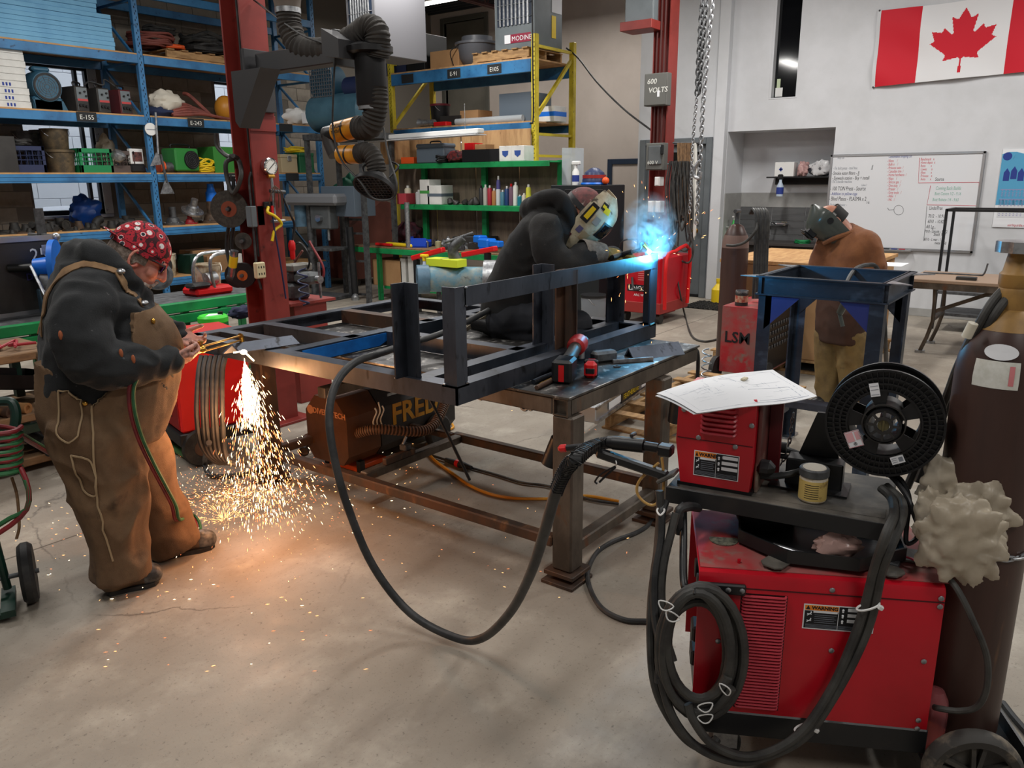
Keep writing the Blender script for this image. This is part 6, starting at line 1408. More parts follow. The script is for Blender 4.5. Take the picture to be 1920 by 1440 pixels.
def sack(loc,r,mt,label,seed,name='bag',cat='bag',amp=.5,rz=0.0):
    m=crumple(M(),(0,0,0),r,seed,amp,26,16,2.4,Matrix.Rotation(rz,3,'Z'));zb=min(v[2] for v in m.v)*.8;m.v=[(a+loc[0],b_+loc[1],max(c,zb)-zb+loc[2]) for a,b_,c in m.v];return solo(m,name,mt,label,cat,sharp=50)
yf=RY+.16
# foam board stack
fz=LV[4];xr1,xr2=xs(213,3.4,RY+.05),xs(176,3.9,RY+.05);fm=mat('blue_foam_board',(120,178,214),.7,col2=(104,160,200),sc=1.5)
for k,(x1,n0,n1) in enumerate(((xr1,0,8),(xr2,8,15))):
    me=M().box(-1.9,0,0,0,.95,.0495,.003).mesh('foam_board',fm)
    for i in range(n0,n1):
        o=inst(me,'foam_board',(x1+rnd.uniform(-.012,.012),RY+.03+rnd.uniform(0,.02),fz+i*.051),rk);o.parent=None
        o['label']='pale blue foam board, '+nth(i)+' from the bottom of the stack on the rack';o['category']='board';o['group']='foam boards on the rack'
# second shelf: cartons, blower, remote control boxes
z=LV[3];xw=xs(58,2.6,RY+.04)
for i in range(9):
    t=thing('flat_carton','flat white printed carton, '+nth(i)+' from the bottom of its stack on the rack','box',(xw-.30+rnd.uniform(-.015,.015),RY+.30,z+i*.073),0,'white flat cartons')
    M().box(-.30,-.26,0,.30,.26,.071,.004).build('body',m_whitebox,t)
    m=M();write(m,'PANEL LIGHT',.022,(-.10,-.2608,.028),(1,0,0),(0,0,1),.0003) if i>3 else [m.box(.04+k*.035,-.2608,.015,.06+k*.035,-.26,.05) for k in range(3)];m.build('print',m_inkblue if i<=3 else m_inkgrey,t)
bx_=xs(97,2.7,RY+.1)
t=thing('air_blower','round fronted teal carpet blower beside the white cartons on the rack','blower',(bx_,RY+.3,z))
M().lathe([(.165,-.12),(.185,-.06),(.185,.14),(.15,.2)],(0,0,.27),(0,1,0),28).box(-.17,-.1,.0,.17,.2,.16,.02).build('housing',m_teal,t)
M().prism([(-.15,.02),(.15,.02),(.20,-.03),(.22,.0),(.22,.0),(.17,.12),(-.17,.12)],.2,(0,.1,.0),(1,0,0),(0,0,1)).build('foot',m_teal,t)
M().hollow((0,-.13,.27),(0,-.115,.27),.155,.135,32).build('intake_ring',m_black,t);M().cyl((0,-.105,.27),(0,-.10,.27),.14,n=28).build('intake_dark',m_dark,t)
gm=M()
for r in (.03,.055,.08,.105,.13):gm.hollow((0,-.124,.27),(0,-.12,.27),r+.002,r-.002,28)
for i in range(10):a=i*PI/5;gm.bar((.02*math.cos(a),-.122,.27+.02*math.sin(a)),(.137*math.cos(a),-.122,.27+.137*math.sin(a)),.003)
gm.build('intake_guard',m_castgrey,t);M().box(-.11,-.05,.44,.09,.06,.50,.02).build('handle',m_teal,t)
for i,(p_,dz) in enumerate(((152,0),(193,0),(234,0))):
    t=thing('remote_control_box',('grey faced control box with knobs, next to the teal blower','grey faced control box with knobs, middle one of three on the rack','grey faced control box with dark red sides, next to the blue upright')[i],'control box',(xs(p_,2.7,RY+.1),RY+.22,z),.12,'remote control boxes')
    w=.165;M().box(-w/2,-.12,0,w/2,.2,.30,.012).build('case',(m_char,m_char,mat('maroon_case',(84,26,30),.5))[i],t);M().box(-w/2+.015,-.126,.02,w/2-.015,-.118,.285,.004).build('face_plate',m_heater,t)
    M().box(-w/2+.018,-.128,.13,w/2-.018,-.125,.155).build('red_band',mat('band_red',(186,70,70),.5),t);M().box(-w/2+.018,-.1275,.025,w/2-.018,-.125,.128).build('dark_panel',m_char,t)
    for (a,b_) in ((-.04,.08),(.0,.08),(.04,.07),(-.03,.22),(.03,.24),(.045,.19)):M().cyl((a,-.126,b_),(a,-.145,b_),.011 if b_>.15 else .017,n=12).build('knob',m_black,t)
    M().tube([(-.07,-.08,.30),(-.06,-.06,.345),(.06,.0,.345),(.07,.02,.30)],.010,8).build('handle',m_black,t)
cord('control_cable',[(xs(160,2.9,RY+.1),RY+.15,z+.32),(xs(175,2.9,RY+.1),RY+.2,z+.37),(xs(196,2.9,RY+.1),RY+.15,z+.34),(xs(203,2.9,RY+.1),RY+.18,z+.41),(xs(225,2.9,RY+.1),RY+.2,z+.33)],.01,m_hosedk,'dark cable slumped over the control boxes on the rack','cable')
# third shelf
z=LV[2]
carton((xs(2,2.0,RY+.1),RY+.25,z),.3,.4,.40,'plain dark case at the near end of the third rack shelf',m_char,name='case')
crate((xs(50,2.0,RY+.12),RY+.30,z),.40,.36,.30,m_navy,'navy milk crate with a black hose piled on it on the blue rack')
hosepile((xs(46,2.0,RY+.12),RY+.3,z+.29),.16,.12,.022,m_rubber,'black hose coil on top of the navy milk crate',4,3)
m_grime=mat('grimy_steel_pail',(74,66,54),.6,metal=.4,col2=(110,94,70),sc=7,col3=(40,36,32),sc3=12)
for i,(p_,zz,r,h) in enumerate(((118,0,.165,.26),(114,.262,.155,.25))):pail((xs(p_,2.0,RY+.2),RY+.28,z+zz),r,h,m_grime,('lower of two grimy steel pails stacked on the blue rack','upper of two grimy steel pails stacked on the blue rack')[i],lid=m_grime if i==0 else None)
pail((xs(50,2.3,RY+.7),RY+.75,z),.15,.5,m_castgrey,'grey tapered bucket standing behind the navy crate');pail((xs(88,2.3,RY+.7),RY+.78,z),.16,.52,m_castgrey,'tall grey bucket standing behind the stacked steel pails')
crate((xs(178,2.0,RY+.15),RY+.30,z),.40,.36,.29,mat('green_crate_plastic',(26,128,76),.45),'bright green milk crate on the blue rack')
sack((xs(200,2.2,RY+.5),RY+.55,z+.0),(.16,.12,.27),m_bag,'cloudy plastic bag slumped behind the crates on the rack',21)
crate((xs(230,2.0,RY+.12),RY+.30,z),.32,.34,.27,mat('brown_crate_plastic',(84,72,68),.5),'brown milk crate beside the green one on the rack')
t=carton((xs(262,2.05,RY+.05),RY+.16,z+.11),.20,.05,.19,'white boxed kit with a photo print propped on the rack',m_whiteplas,.2,name='boxed_kit');M().box(-.07,-.0262,.03,.08,-.0255,.15).build('photo_print',mat('photo_brown',(112,70,64),.5,col2=(40,36,40),sc=20),t)
solo(M().lathe([(.07,0),(.085,.05),(.07,.1),(.03,.12)],(xs(219,2.0,RY+.08),RY+.1,z+.17),(.3,-.5,.6),18),'metal_cup',m_zinc,'silver metal cup tilted in the brown crate','cup')
solo(M().box(xs(268,1.9,RY)-.1,RY+.1,z,xs(268,1.9,RY)+.1,RY+.3,z+.11,.02),'dark_tool',m_black,'dark jumble of tool and cords beside the blue upright','tool')
ux=5.75
t=thing('paint_scraper','long steel scraper with a triangular blade hung on the blue upright, upper one','scraper',(ux+.03,RY-.05,1.95));M().cyl((.03,0,.10),(.06,0,.62),.014,n=10).build('shaft',m_zinc,t);M().prism([(-.10,0),(.10,.03),(.03,.17),(.0,.17)],.004,(0,0,-.05),(1,0,0),(0,0,1)).build('blade',m_bright,t)
t=thing('paint_scraper','steel scraper with a triangular blade hung lower on the blue upright','scraper',(ux+.11,RY-.06,1.55));M().cyl((.02,0,.14),(-.02,0,.5),.016,n=10).build('shaft',m_castgrey,t);M().prism([(-.09,0),(.11,0),(.03,.17),(-.01,.17)],.004,(0,0,0),(1,0,0),(0,0,1)).build('blade',m_bright,t)
t=thing('round_tag','white round tag on the blue upright','tag',(ux+.01,RY-.02,2.36));M().cyl((0,0,0),(0,-.012,0),.078,n=24).build('disc',m_whiteplas,t);M().box(-.06,-.015,-.008,.06,-.012,.0).build('mark',m_inkgrey,t)
# bottom shelf: pipe fittings and flanges
m_fit=mat('black_iron_fitting',(44,44,44),.6,metal=.4,col2=(62,60,56),sc=14);m_fitr=mat('brown_iron_fitting',(92,74,60),.65,metal=.3,col2=(70,58,48),sc=12)
def fitting(kind,loc,s,mt,rz,i):
    L_={'elbow':'black iron pipe elbow','flange':'flat iron pipe flange','neck':'black iron weld neck flange','reducer':'black iron pipe reducer','tee':'black iron pipe tee'}[kind]
    m=M()
    if kind=='elbow':m.tube([(s*math.cos(a)-s*.5,0,s*math.sin(a)+.0) for a in np.linspace(0,PI/2,6)],s*.52,14,2);m.hollow((s*.5,0,0),(s*.5,0,.03),s*.57,s*.42,16)
    elif kind=='flange':m.hollow((0,0,0),(0,0,s*.22),s,s*.45,22).hollow((0,0,s*.22),(0,0,s*.3),s*.62,s*.45,20)
    elif kind=='neck':m.lathe([(s,0),(s,s*.2),(s*.6,s*.22),(s*.42,s*.8),(s*.42,s*1.0),(s*.34,s*1.0),(s*.34,.01)],n=20)
    elif kind=='reducer':m.lathe([(s*.7,0),(s*.72,s*.2),(s*.5,s*.9),(s*.48,s*1.2),(s*.4,s*1.2),(s*.4,.01)],n=18)
    else:m.cyl((-s,0,s*.5),(s,0,s*.5),s*.5,n=16).cyl((0,0,s*.5),(0,0,s*1.3),s*.48,n=16).hollow((-s*1.05,0,s*.5),(-s*.9,0,s*.5),s*.56,s*.4,16)
    zb=min(v[2] for v in m.v);m.v=[(a,b_,c-zb) for a,b_,c in m.v]
    return solo(m,'pipe_'+('elbow' if kind=='elbow' else 'flange' if kind in ('flange','neck') else kind),mt,L_+', '+nth(i)+' fitting from the near end of the lower rack shelf','pipe fitting',{'elbow':'pipe elbows','flange':'flat pipe flanges','neck':'weld neck flanges','reducer':'pipe reducers','tee':'pipe tees'}[kind],loc,rz)
z=LV[1];R_=random.Random(5);kinds=('flange','elbow','neck','reducer','flange','tee','neck')
for i in range(30):
    p_=4+i*8.6;row=i% 2;s=R_.uniform(.05,.085) if row==0 else R_.uniform(.07,.11);fitting(kinds[i% 7] if row==0 else kinds[(i*3+1)% 7],(xs(p_,1.2,RY+.12+row*.3),RY+.12+row*.32+R_.uniform(-.03,.03),z),s,m_fitr if i in (4,17) else m_fit,R_.uniform(0,6),i)
sack((xs(162,1.4,RY+.75),RY+.8,z),(.22,.14,.24),mat('blue_tarp_plastic',(26,84,176),.35,col2=(20,66,146),sc=6),'bright blue plastic bag in front of the lower window',33)
def bigflange(p_,s,mt,label,hub,tilt=0.0,zz=0.0):
    t=thing('pipe_flange',label,'flange',(xs(p_,1.25,RY+.2),RY+.24,z+zz));m=M().lathe([(s,0),(s,s*.18),(s*.62,s*.22),(s*.5,s*.6),(s*.32,s*.7)]+([(s*.3,hub),(s*.2,hub)] if hub else []),(0,0,s*.5*tilt),(0,-tilt,1),26);m.build('hub',mt,t)
    for k in range(8):a=k*PI/4;M().cyl((s*.82*math.cos(a),s*.82*math.sin(a),s*.18),(s*.82*math.cos(a),s*.82*math.sin(a),s*.26),s*.06,n=8).build('bolt',m_zinc,t)
bigflange(327,.15,m_castgrey,'grey raised hub flange, nearest the blue upright on the lower shelf',.24);bigflange(358,.10,mat('red_flange',(150,34,40),.5),'small red painted flange on the lower rack shelf',.14);bigflange(364,.15,m_zinc,'tilted silver pump flange on the lower rack shelf',.2,.55,.12);bigflange(400,.19,m_fitr,'large brown flange under a blue plug, by the red column',.3);
solo(M().lathe([(.075,0),(.075,.12),(.06,.14),(.045,.2),(.045,.24),(0,.24)],(xs(399,1.5,RY+.2),RY+.24,z+.3),n=20),'blue_plug',m_bluebright,'blue plug with a silver top on the large brown flange','plug')
# second bay, upper shelves
z=LV[4];pallet((xs(352,3.3,RY+.5),RY+.5,z),0,'pale pallet under the hose coils on the upper blue shelf',1.1,.9,.12)
pallet((xs(440,3.3,RY+.5),RY+.5,z),0,'pale pallet behind the red column on the upper blue shelf',.9,.9,.12)
hosepile((xs(285,3.5,RY+.4),RY+.42,z+.14),.34,.20,.016,mat('red_brown_hose',(118,62,54),.6),'tangled red brown hose coil on the upper rack shelf',9,5,.8);hosepile((xs(300,3.7,RY+.4),RY+.45,z+.32),.22,.14,.017,m_rubber,'thin black hose coil resting on the red brown hose',5,6,.8)
hosepile((xs(322,3.5,RY+.3),RY+.28,z+.14),.16,.07,.018,m_orange,'short orange hose heap on the pale pallet',3,7,.7);hosepile((xs(385,3.5,RY+.4),RY+.42,z+.13),.34,.32,.030,m_rubber,'big stack of thick black hose coiled on the pale pallet',9,8,.9)
z=LV[3];sack((xs(318,2.75,RY+.2),RY+.3,z+.07),(.27,.17,.17),mat('cream_cloth_bag',(206,200,186),.8,bump=.2,bsc=14),'cream cloth sack with a clear window on the rack',41,amp=.4,rz=.1)
sack((xs(308,2.6,RY+.2),RY+.3,z),(.26,.18,.09),mat('navy_cloth',(34,46,78),.85),'folded navy cloth under the cream sack',44,'folded_cloth','cloth',.35)
m_rh=mat('old_red_hose',(140,76,66),.6,col2=(112,60,54),sc=8)
for i in range(5):
    a=i*.035;cord('red_hose',[(xs(325,2.6,RY+.1),RY+.12+a,z+.03+a*.5),(xs(355,2.6,RY+.1),RY+.10+a,z+.05+a),(xs(385,2.6,RY+.1),RY+.14+a,z+.07+.5*a),(xs(430,2.6,RY+.1),RY+.15+a,z+.03),(xs(470,2.6,RY+.1),RY+.2+a,z+.03)],.022,m_rh,'old red hose on the rack shelf, '+nth(i)+' from the front of the pile','hose',group='red hoses on the rack')
cord('red_hose',[(xs(352,2.9,RY+.4),RY+.5,z+.36),(xs(358,2.9,RY+.35),RY+.4,z+.33),(xs(375,2.75,RY+.3),RY+.3,z+.2),(xs(398,2.6,RY+.2),RY+.22,z+.06)],.026,m_rh,'stiff red hose leaning up from the pile on the rack','hose')
t=thing('orange_tank','round orange tank half hidden behind the red column','tank',(xs(424,2.6,RY+.4),RY+.4,z));M().ell((0,0,.19),(.15,.15,.18),18,12).build('tank',mat('amber_tank',(206,140,48),.4),t);M().cyl((0,0,0),(0,0,.05),.07,n=14).build('foot',m_black,t)
t=sack((xs(560,2.7,RY+.1),RY+.15,z),(.26,.12,.14),mat('white_work_cloth',(226,226,224),.8,bump=.15,bsc=12),'white bundled cloth with a printed tag on the rack',51,'cloth_bundle','cloth',.4)
solo(M().bar((xs(565,2.62,RY),RY-.01,z+.09),(xs(590,2.62,RY),RY-.01,z+.11),.004,.15),'printed_tag',m_paper,'pale printed tag hanging off the white cloth bundle','tag')
# second bay, third shelf
z=LV[2]
t=thing('fan_heater','green portable fan heater with a round black grille on the rack','heater',(xs(350,2.0,RY+.1),RY+.24,z),.12);M().box(-.19,-.14,.02,.19,.16,.32,.02).build('case',mat('heater_green',(48,128,58),.45),t);M().cyl((.06,-.141,.17),(.06,-.155,.17),.12,n=26).build('grille',m_black,t);M().tube([(-.15,0,.32),(-.13,0,.37),(.13,0,.37),(.15,0,.32)],.012,8).build('handle',m_black,t)
gr=M();[gr.hollow((.06,-.156,.17),(.06,-.16,.17),r+.002,r-.002,22) for r in (.03,.055,.08,.105)];gr.build('grille_rings',m_castgrey,t)
hosepile((xs(388,2.0,RY+.15),RY+.2,z),.14,.24,.009,m_yelplas,'tangled yellow extension cord beside the green fan heater',10,9,.6)
t=carton((xs(418,2.0,RY+.3),RY+.4,z),.42,.4,.36,'large green machine case behind the yellow cord',mat('case_green',(56,132,54),.5),name='machine_case')
t=thing('air_tool','grey and orange air tool lying by the blue upright on the rack','tool',(xs(316,1.95,RY+.15),RY+.2,z));M().cyl((-.1,0,.07),(.12,0,.07),.07,n=16).build('barrel',m_castgrey,t);M().cyl((-.12,0,.08),(-.05,0,.08),.075,n=16).build('end_ring',m_orange,t)
for p_,w,h,mt,lb in ((539,.30,.27,mat('tan_ammo_box',(176,160,128),.7),'tan wooden latched box on the rack beside the red column'),(572,.28,.30,mat('dark_green_box',(36,104,70),.5),'dark green latched box under the yellow cords')):
    t=thing('latched_box',lb,'box',(xs(p_,1.95,RY+.1),RY+.22,z));M().box(-w/2,-.17,0,w/2,.2,h-.05,.006).build('body',mt,t);M().box(-w/2-.004,-.174,h-.05,w/2+.004,.2,h,.006).build('lid',mt,t);M().box(-.035,-.185,h-.10,.035,-.17,h-.02,.004).build('latch',m_zinc,t)
hosepile((xs(556,2.2,RY+.2),RY+.22,z+.30),.20,.10,.010,m_yelplas,'yellow cord coil lying on the green latched box',6,11,.7)
# lowest level
z=LV[0]
for p_,w,h,mt,lb,dy in ((385,.45,.30,m_carddk,'brown cardboard box low on the rack behind the silver saw',.25),(405,.36,.22,m_carddk,'open brown cardboard box low on the rack by the column',.1),(432,.30,.2,m_whitebox,'white carton low on the rack behind the red column',.3),(365,.2,.26,m_dkgreen,'dark green box beside the old white bucket',.05)):carton((xs(p_,.6,RY+dy),RY+.1+dy,z),w,.35,h,lb,mt)
pail((xs(335,.6,RY-.2),RY+.14,z),.15,.30,mat('stained_white_bucket',(206,196,172),.6,col2=(150,124,92),sc=12),'stained white bucket low on the rack behind the man')

# ================================================================ red column with fume arm and hung gear
CX0,CX1,CY0,CY1=3.32,3.52,4.62,4.83
def hcol(name,x0,x1,y0,y1,flip=False):
    m=M().box(x0,y0,0,x1,y0+.014,ZC-.005).box(x0,y1-.014,0,x1,y1,ZC-.005).box((x0+x1)/2-.005,y0+.014,0,(x0+x1)/2+.005,y1-.014,ZC-.005) if not flip else M().box(x0,y0,0,x0+.014,y1,ZC-.005).box(x1-.014,y0,0,x1,y1,ZC-.005).box(x0+.014,(y0+y1)/2-.005,0,x1-.014,(y0+y1)/2+.005,ZC-.005)
    o=struct(m,name,m_column);struct(M().box(x0-.08,y0-.08,0,x1+.08,y1+.08,.02,.003),'base_plate',m_column,o);return o
c1=hcol('column_1',CX0,CX1,CY0,CY1)
for x,r,mt in ((CX0+.02,.010,m_hosedk),(CX0+.055,.012,m_black)):struct(M().tube([(x,CY0+.05,ZC-.02),(x,CY0+.05,2.4),(x+.01,CY0+.06,1.7),(x,CY0+.05,1.2)],r,8),'conduit',mt,c1)
struct(M().box(CX0-.004,CY0-.008,2.02,CX1+.004,CY0,2.12,.002),'splice_plate',m_column,c1)
YC=CY0-.004
# gauge, manifold, valves
gpt=ony(502,312,YC);t=thing('pressure_gauge','round white pressure gauge on the red column','gauge',(gpt.x,YC,gpt.z));M().lathe([(.05,0),(.056,-.0),(.056,.035),(.05,.04),(.047,.036)],(0,0,0),(0,-1,0),28).build('case',m_chrome,t);M().cyl((0,-.036,0),(0,-.0375,0),.046,n=28).build('dial',m_gauge,t)
a=M();a.bar((-.02,-.039,-.02),(.03,-.039,.025),.003);[a.bar((.036*math.cos(q),-.0385,.036*math.sin(q)),(.043*math.cos(q),-.0385,.043*math.sin(q)),.002) for q in np.linspace(-.7,3.9,16)];a.build('dial_marks',m_ink,t)['kind']='stuff'
t=thing('air_manifold','brass air manifold with valves below the gauge on the red column','manifold',(gpt.x,YC,gpt.z-.3));zz=[ony(x,y,YC-.04) for x,y in ((500,330),(500,380),(503,382))]
M().cyl((0,-.03,.24),(0,-.03,-.06),.010,n=10).cyl((-.03,-.03,-.06),(.08,-.03,-.06),.011,n=10).build('pipe',m_zinc,t);M().cyl((-.02,-.03,.14),(.1,-.03,.13),.013,n=10).build('valve_bar',m_castgrey,t);M().cyl((-.03,-.03,.235),(.02,-.03,.235),.014,n=10).build('brass_nut',m_brass,t);M().box(-.07,-.025,.03,-.0,-.0,.07,.004).build('bracket',m_blackmet,t)
solo(M().tube([ony(503,388,YC-.03),ony(502,398,YC-.05),ony(515,405,YC-.07),ony(528,420,YC-.06),ony(515,432,YC-.05),ony(510,452,YC-.05)],.010,8),'yellow_hose',m_yelplas,'short yellow air hose curling under the brass manifold','hose')
cord('blue_hose',[ony(510,388,YC-.03),ony(513,420,YC-.05),ony(520,460,YC-.06),ony(530,520,YC-.06),ony(536,560,YC-.05)],.006,m_navy,'thin navy hose hanging straight down the red column','hose')
cord('red_hose_end',[ony(510,386,YC-.03),ony(511,400,YC-.04)],.009,m_redbright,'short red hose end on the brass manifold','hose');solo(M().lathe([(.02,0),(.024,.01),(.024,.05),(.014,.07)],ony(548,470,YC-.10),(0,0,1),12).lathe([(.013,-.06),(.018,-.05),(.018,.0)],ony(548,470,YC-.10),(0,0,1),12),'air_gun',m_redbright,'red air coupler hanging beside the vise','coupler')
solo(M().tube([ony(545,455,YC-.1)+Vector((0,0,-.05)),ony(552,425,YC-.1),ony(546,405,YC-.1),ony(532,372,YC-.06)],.008,8),'cord',m_black,'black cord holding the red air coupler','cord')
ww=M();[ww.tube([ony(515,348,YC-.05),ony(508+i*7,362,YC-.06),ony(505+i*9,392-abs(i-1.5)*6,YC-.05)],.0035,5) for i in range(4)];solo(ww,'welding_wires',m_rusty,'bunch of thin rusty rods hung on the red column','rods',kind='stuff')
t=thing('outlet_box','ivory power outlet box on the red column','outlet',(ony(484,508,YC).x,YC,1.06));M().box(-.04,-.035,0,.04,0,.11,.008).build('box',mat('ivory_plastic',(220,206,166),.5),t);a=M();[a.box(x,-.037,z,x+.006,-.034,z+.014) for x in (-.02,.0,.02) for z in (.025,.07)];a.build('sockets',m_ink,t)['kind']='stuff'
t=thing('switch_box','grey conduit switch box on the red column','switch',(CX0-.0,CY0+.03,1.40));M().box(-.05,-.03,0,.0,.03,.14,.006).build('box',m_heater,t);M().box(.0,-.03,.01,.055,-.026,.14,.002).build('tag',m_paper,t);M().tube([(-.02,0,.14),(-.02,0,.30),(-.0,.0,.36)],.008,8).tube([(-.02,0,0),(-.02,0,-.3),(.0,.0,-.42)],.009,8).build('conduit',m_castgrey,t)['kind']='stuff'
# cables and discs hung on the near side of the column
XC=CX0-.03
for i in range(3):cord('hung_cable',[onx(405,250,XC-.03*i),onx(408,275,XC-.03*i),onx(425+6*i,292,XC-.03*i),onx(447,300,XC),onx(452,330,XC-.02*i),onx(438,362,XC-.03*i),onx(426,335,XC-.03*i),onx(424,305,XC-.03*i),onx(440,296,XC)][(0 if i==0 else 2):],.015,m_hose,('outer','middle','inner')[i]+' thick grey cable loop hung on the near side of the red column','cable',9,'hung cable loops')
for i,x in enumerate((428,437)):cord('hung_cable',[onx(x,330,XC),onx(x+3,400,XC),onx(x-3,460,XC),onx(x+4,500,XC)],.013,m_hosedk,('straight dark cable hanging by the near edge of the red column','second dark cable hanging beside the cut off discs')[i],'cable')
def disc(px_,py_,r,mt,mt2,label,th=.01,ax=(-.75,-.6,0)):
    p=onx(px_,py_,XC-.05);t=thing('grinding_disc',label,'disc',p);a=Vector(ax).normalized();M().hollow(-a*th,a*th,r,r*.12,36).build('disc',mt,t);M().hollow(a*th,a*(th+.002),r*.42,r*.14,28).build('label',mt2,t);M().cyl(a*-.05,a*.05,.012,n=10).build('hook',m_castgrey,t)
m_abr=mat('abrasive',(62,60,56),.9,col2=(80,78,72),sc=40)
disc(430,392,.125,m_abr,mat('rust_label',(140,70,48),.7),'big dark cut off disc hung on the red column');disc(456,452,.055,m_abr,m_char,'small dark cut off disc hung on the red column')
for x,mt,l in ((446,m_orange,'rear orange flap disc stack hung on the column'),(456,mat('orange_flap',(196,104,48),.8),'front orange flap disc hung on the column')):disc(x,516,.085,m_black,mt,l,.02)
t=thing('grinder','silver angle grinder hung from the red column','grinder',onx(436,500,XC-.1));a,b_=onx(440,470,XC-.1),onx(434,520,XC-.1);M().cyl(a,b_,.026,.028,14).bw('body',m_bright,t);M().cyl(a.lerp(b_,.2),a.lerp(b_,.6),.0285,n=14).bw('yellow_band',m_yelplas,t);M().ell(b_,(.035,.03,.03),10,8).bw('gear_head',m_castgrey,t)
# ---- fume extraction arm
t=thing('fume_extractor','black fume extraction arm with ribbed hose and mesh hood on the red column','fume arm',(3.42,CY0,2.2));AX=3.42;m_arm=mat('graphite_arm',(60,60,62),.45);m_fab=mat('black_duct_fabric',(46,43,40),.8,col2=(60,56,52),sc=10)
fwd=lambda m,n,mt,par=None:m.build(n,mt,par or t,world=True)
fwd(M().box(CX0-.02,CY0-.03,2.14,CX1+.0,CY0-.002,2.52,.004).prism([(0,0),(0,-.30),(.04,-.34),(.30,0)],.15,(AX-.075,CY0-.03,2.37),(0,-1,0),(0,0,1)),'mount_plate',m_arm)
fwd(M().box(AX-.06,3.80,2.37,AX+.06,CY0-.06,2.49,.006),'arm_beam',m_arm);fwd(M().box(AX-.08,3.77,2.35,AX+.08,3.80,2.55,.004),'end_plate',m_arm)
fwd(M().prism([(0,-.05),(.14,-.07),(.14,.03),(0,.10)],.12,(AX-.06,3.77,2.44),(0,-1,0),(0,0,1)),'pivot_block',m_arm)
C3=Vector((AX,3.57,0));fwd(M().lathe([(.11,2.40),(.135,2.41),(.135,2.44),(.09,2.46)],C3,n=28).lathe([(.085,2.12),(.09,2.13),(.09,2.42)],C3,n=24),'swivel_collar',m_black)
def rhose(P,r,n,k=8):return M().tube(P,lambda u:r*(1+.06*math.cos(u*2*PI*n)),16,k)
fwd(rhose([onx(540,22,AX),onx(545,55,AX),onx(562,88,AX),onx(600,95,AX),onx(640,84,AX),onx(672,66,AX),onx(692,52,AX),onx(706,62,AX),onx(708,88,AX),onx(706,106,AX)],.072,36,14),'upper_hose',m_fab)
tp_=onx(539,12,AX);fwd(M().lathe([(.13,.22),(.13,.10),(.085,.04),(.075,-.02)],tp_,n=24),'duct_cone',mat('tan_grey_duct',(120,112,104),.5));fwd(M().cyl(tp_+Vector((0,0,.2)),(tp_.x,tp_.y,ZC-.01),.13,n=24),'duct_pipe',m_char)
fwd(M().hollow(tp_+Vector((0,0,-.04)),tp_+Vector((0,0,-.01)),.079,.07,24),'hose_band',m_zinc);fwd(M().hollow(C3+Vector((0,0,2.10)),C3+Vector((0,0,2.125)),.082,.07,24),'hose_band',m_zinc)
e1,e2=onx(672,238,AX),onx(632,248,AX)
fwd(rhose([onx(703,165,AX),onx(705,190,AX),onx(702,215,AX),onx(693,238,AX),onx(672,240,AX)],.068,15,14),'elbow_hose',m_fab)
fwd(M().cyl(e1,e2,.062,n=22),'arm_tube',m_amber);fwd(M().cyl(e1.lerp(e2,.45),e1.lerp(e2,.52),.0635,n=22),'tube_band',m_black);a=M();q=e1.lerp(e2,.62)+Vector((-.066,0,-.015));write(a,'DIVERSI\nTECH',.03,q+Vector((0,.055,.02)),(e1-e2),(0,0,1),.001);a.bw('lettering',m_ink,t)
fwd(M().cyl(e2,e2+(e2-e1)*.5,.05,n=18),'joint',m_blackmet);j1,j2=onx(630,292,AX),onx(676,288,AX);fwd(M().tube([e2+(e2-e1)*.4,onx(622,272,AX),onx(630,290,AX)],.05,12),'joint_link',m_char)
fwd(M().cyl(onx(640,290,AX),onx(674,289,AX),.056,n=22),'arm_tube',m_amber);fwd(M().cyl(onx(655,290,AX),onx(658,290,AX),.0575,n=22),'tube_band',m_black)
fwd(rhose([onx(674,288,AX),onx(690,285,AX),onx(702,300,AX),onx(707,322,AX)],.055,11,14),'hood_hose',m_fab)
hc1=onx(709,328,AX);hd=(Vector((-.55,-.15,-.75))).normalized();fwd(M().lathe([(.05,0),(.06,.015),(.10,.05),(.125,.075),(.125,.10),(.115,.10),(.10,.06)],hc1,hd,32,cap=False),'hood',m_black)
u_,v_,_=basis(hd);g_=M();[g_.tube([hc1+hd*.088+u_*(i*.024-.11)+v_*s*math.sqrt(max(0,.0125-(i*.024-.11)**2)) for s in (-1,1)],.0028,4,1).tube([hc1+hd*.088+v_*(i*.024-.11)+u_*s*math.sqrt(max(0,.0125-(i*.024-.11)**2)) for s in (-1,1)],.0028,4,1) for i in range(10)];fwd(g_,'hood_mesh',m_castgrey)['kind']='stuff'
fwd(M().tube([hc1+hd*.02+u_*.08,hc1-hd*.06+u_*.12,hc1-hd*.10+u_*.05],.007,6).tube([hc1+hd*.02-u_*.08,hc1-hd*.06-u_*.12,hc1-hd*.10-u_*.05],.007,6),'hood_handle',m_black)['kind']='stuff'
cord('arm_cord',[onx(476,0,AX),onx(560,62,AX-.08),onx(622,92,AX-.08),onx(626,150,AX-.08),onx(624,240,AX-.1),onx(640,300,AX-.12),onx(675,340,AX-.15),onx(700,372,AX-.16),onx(735,372,AX-.1),onx(744,345,AX-.1),onx(728,290,AX-.05),onx(719,240,AX)],.006,m_hosedk,'thin grey cord looped along the fume arm and around its hood','cord')
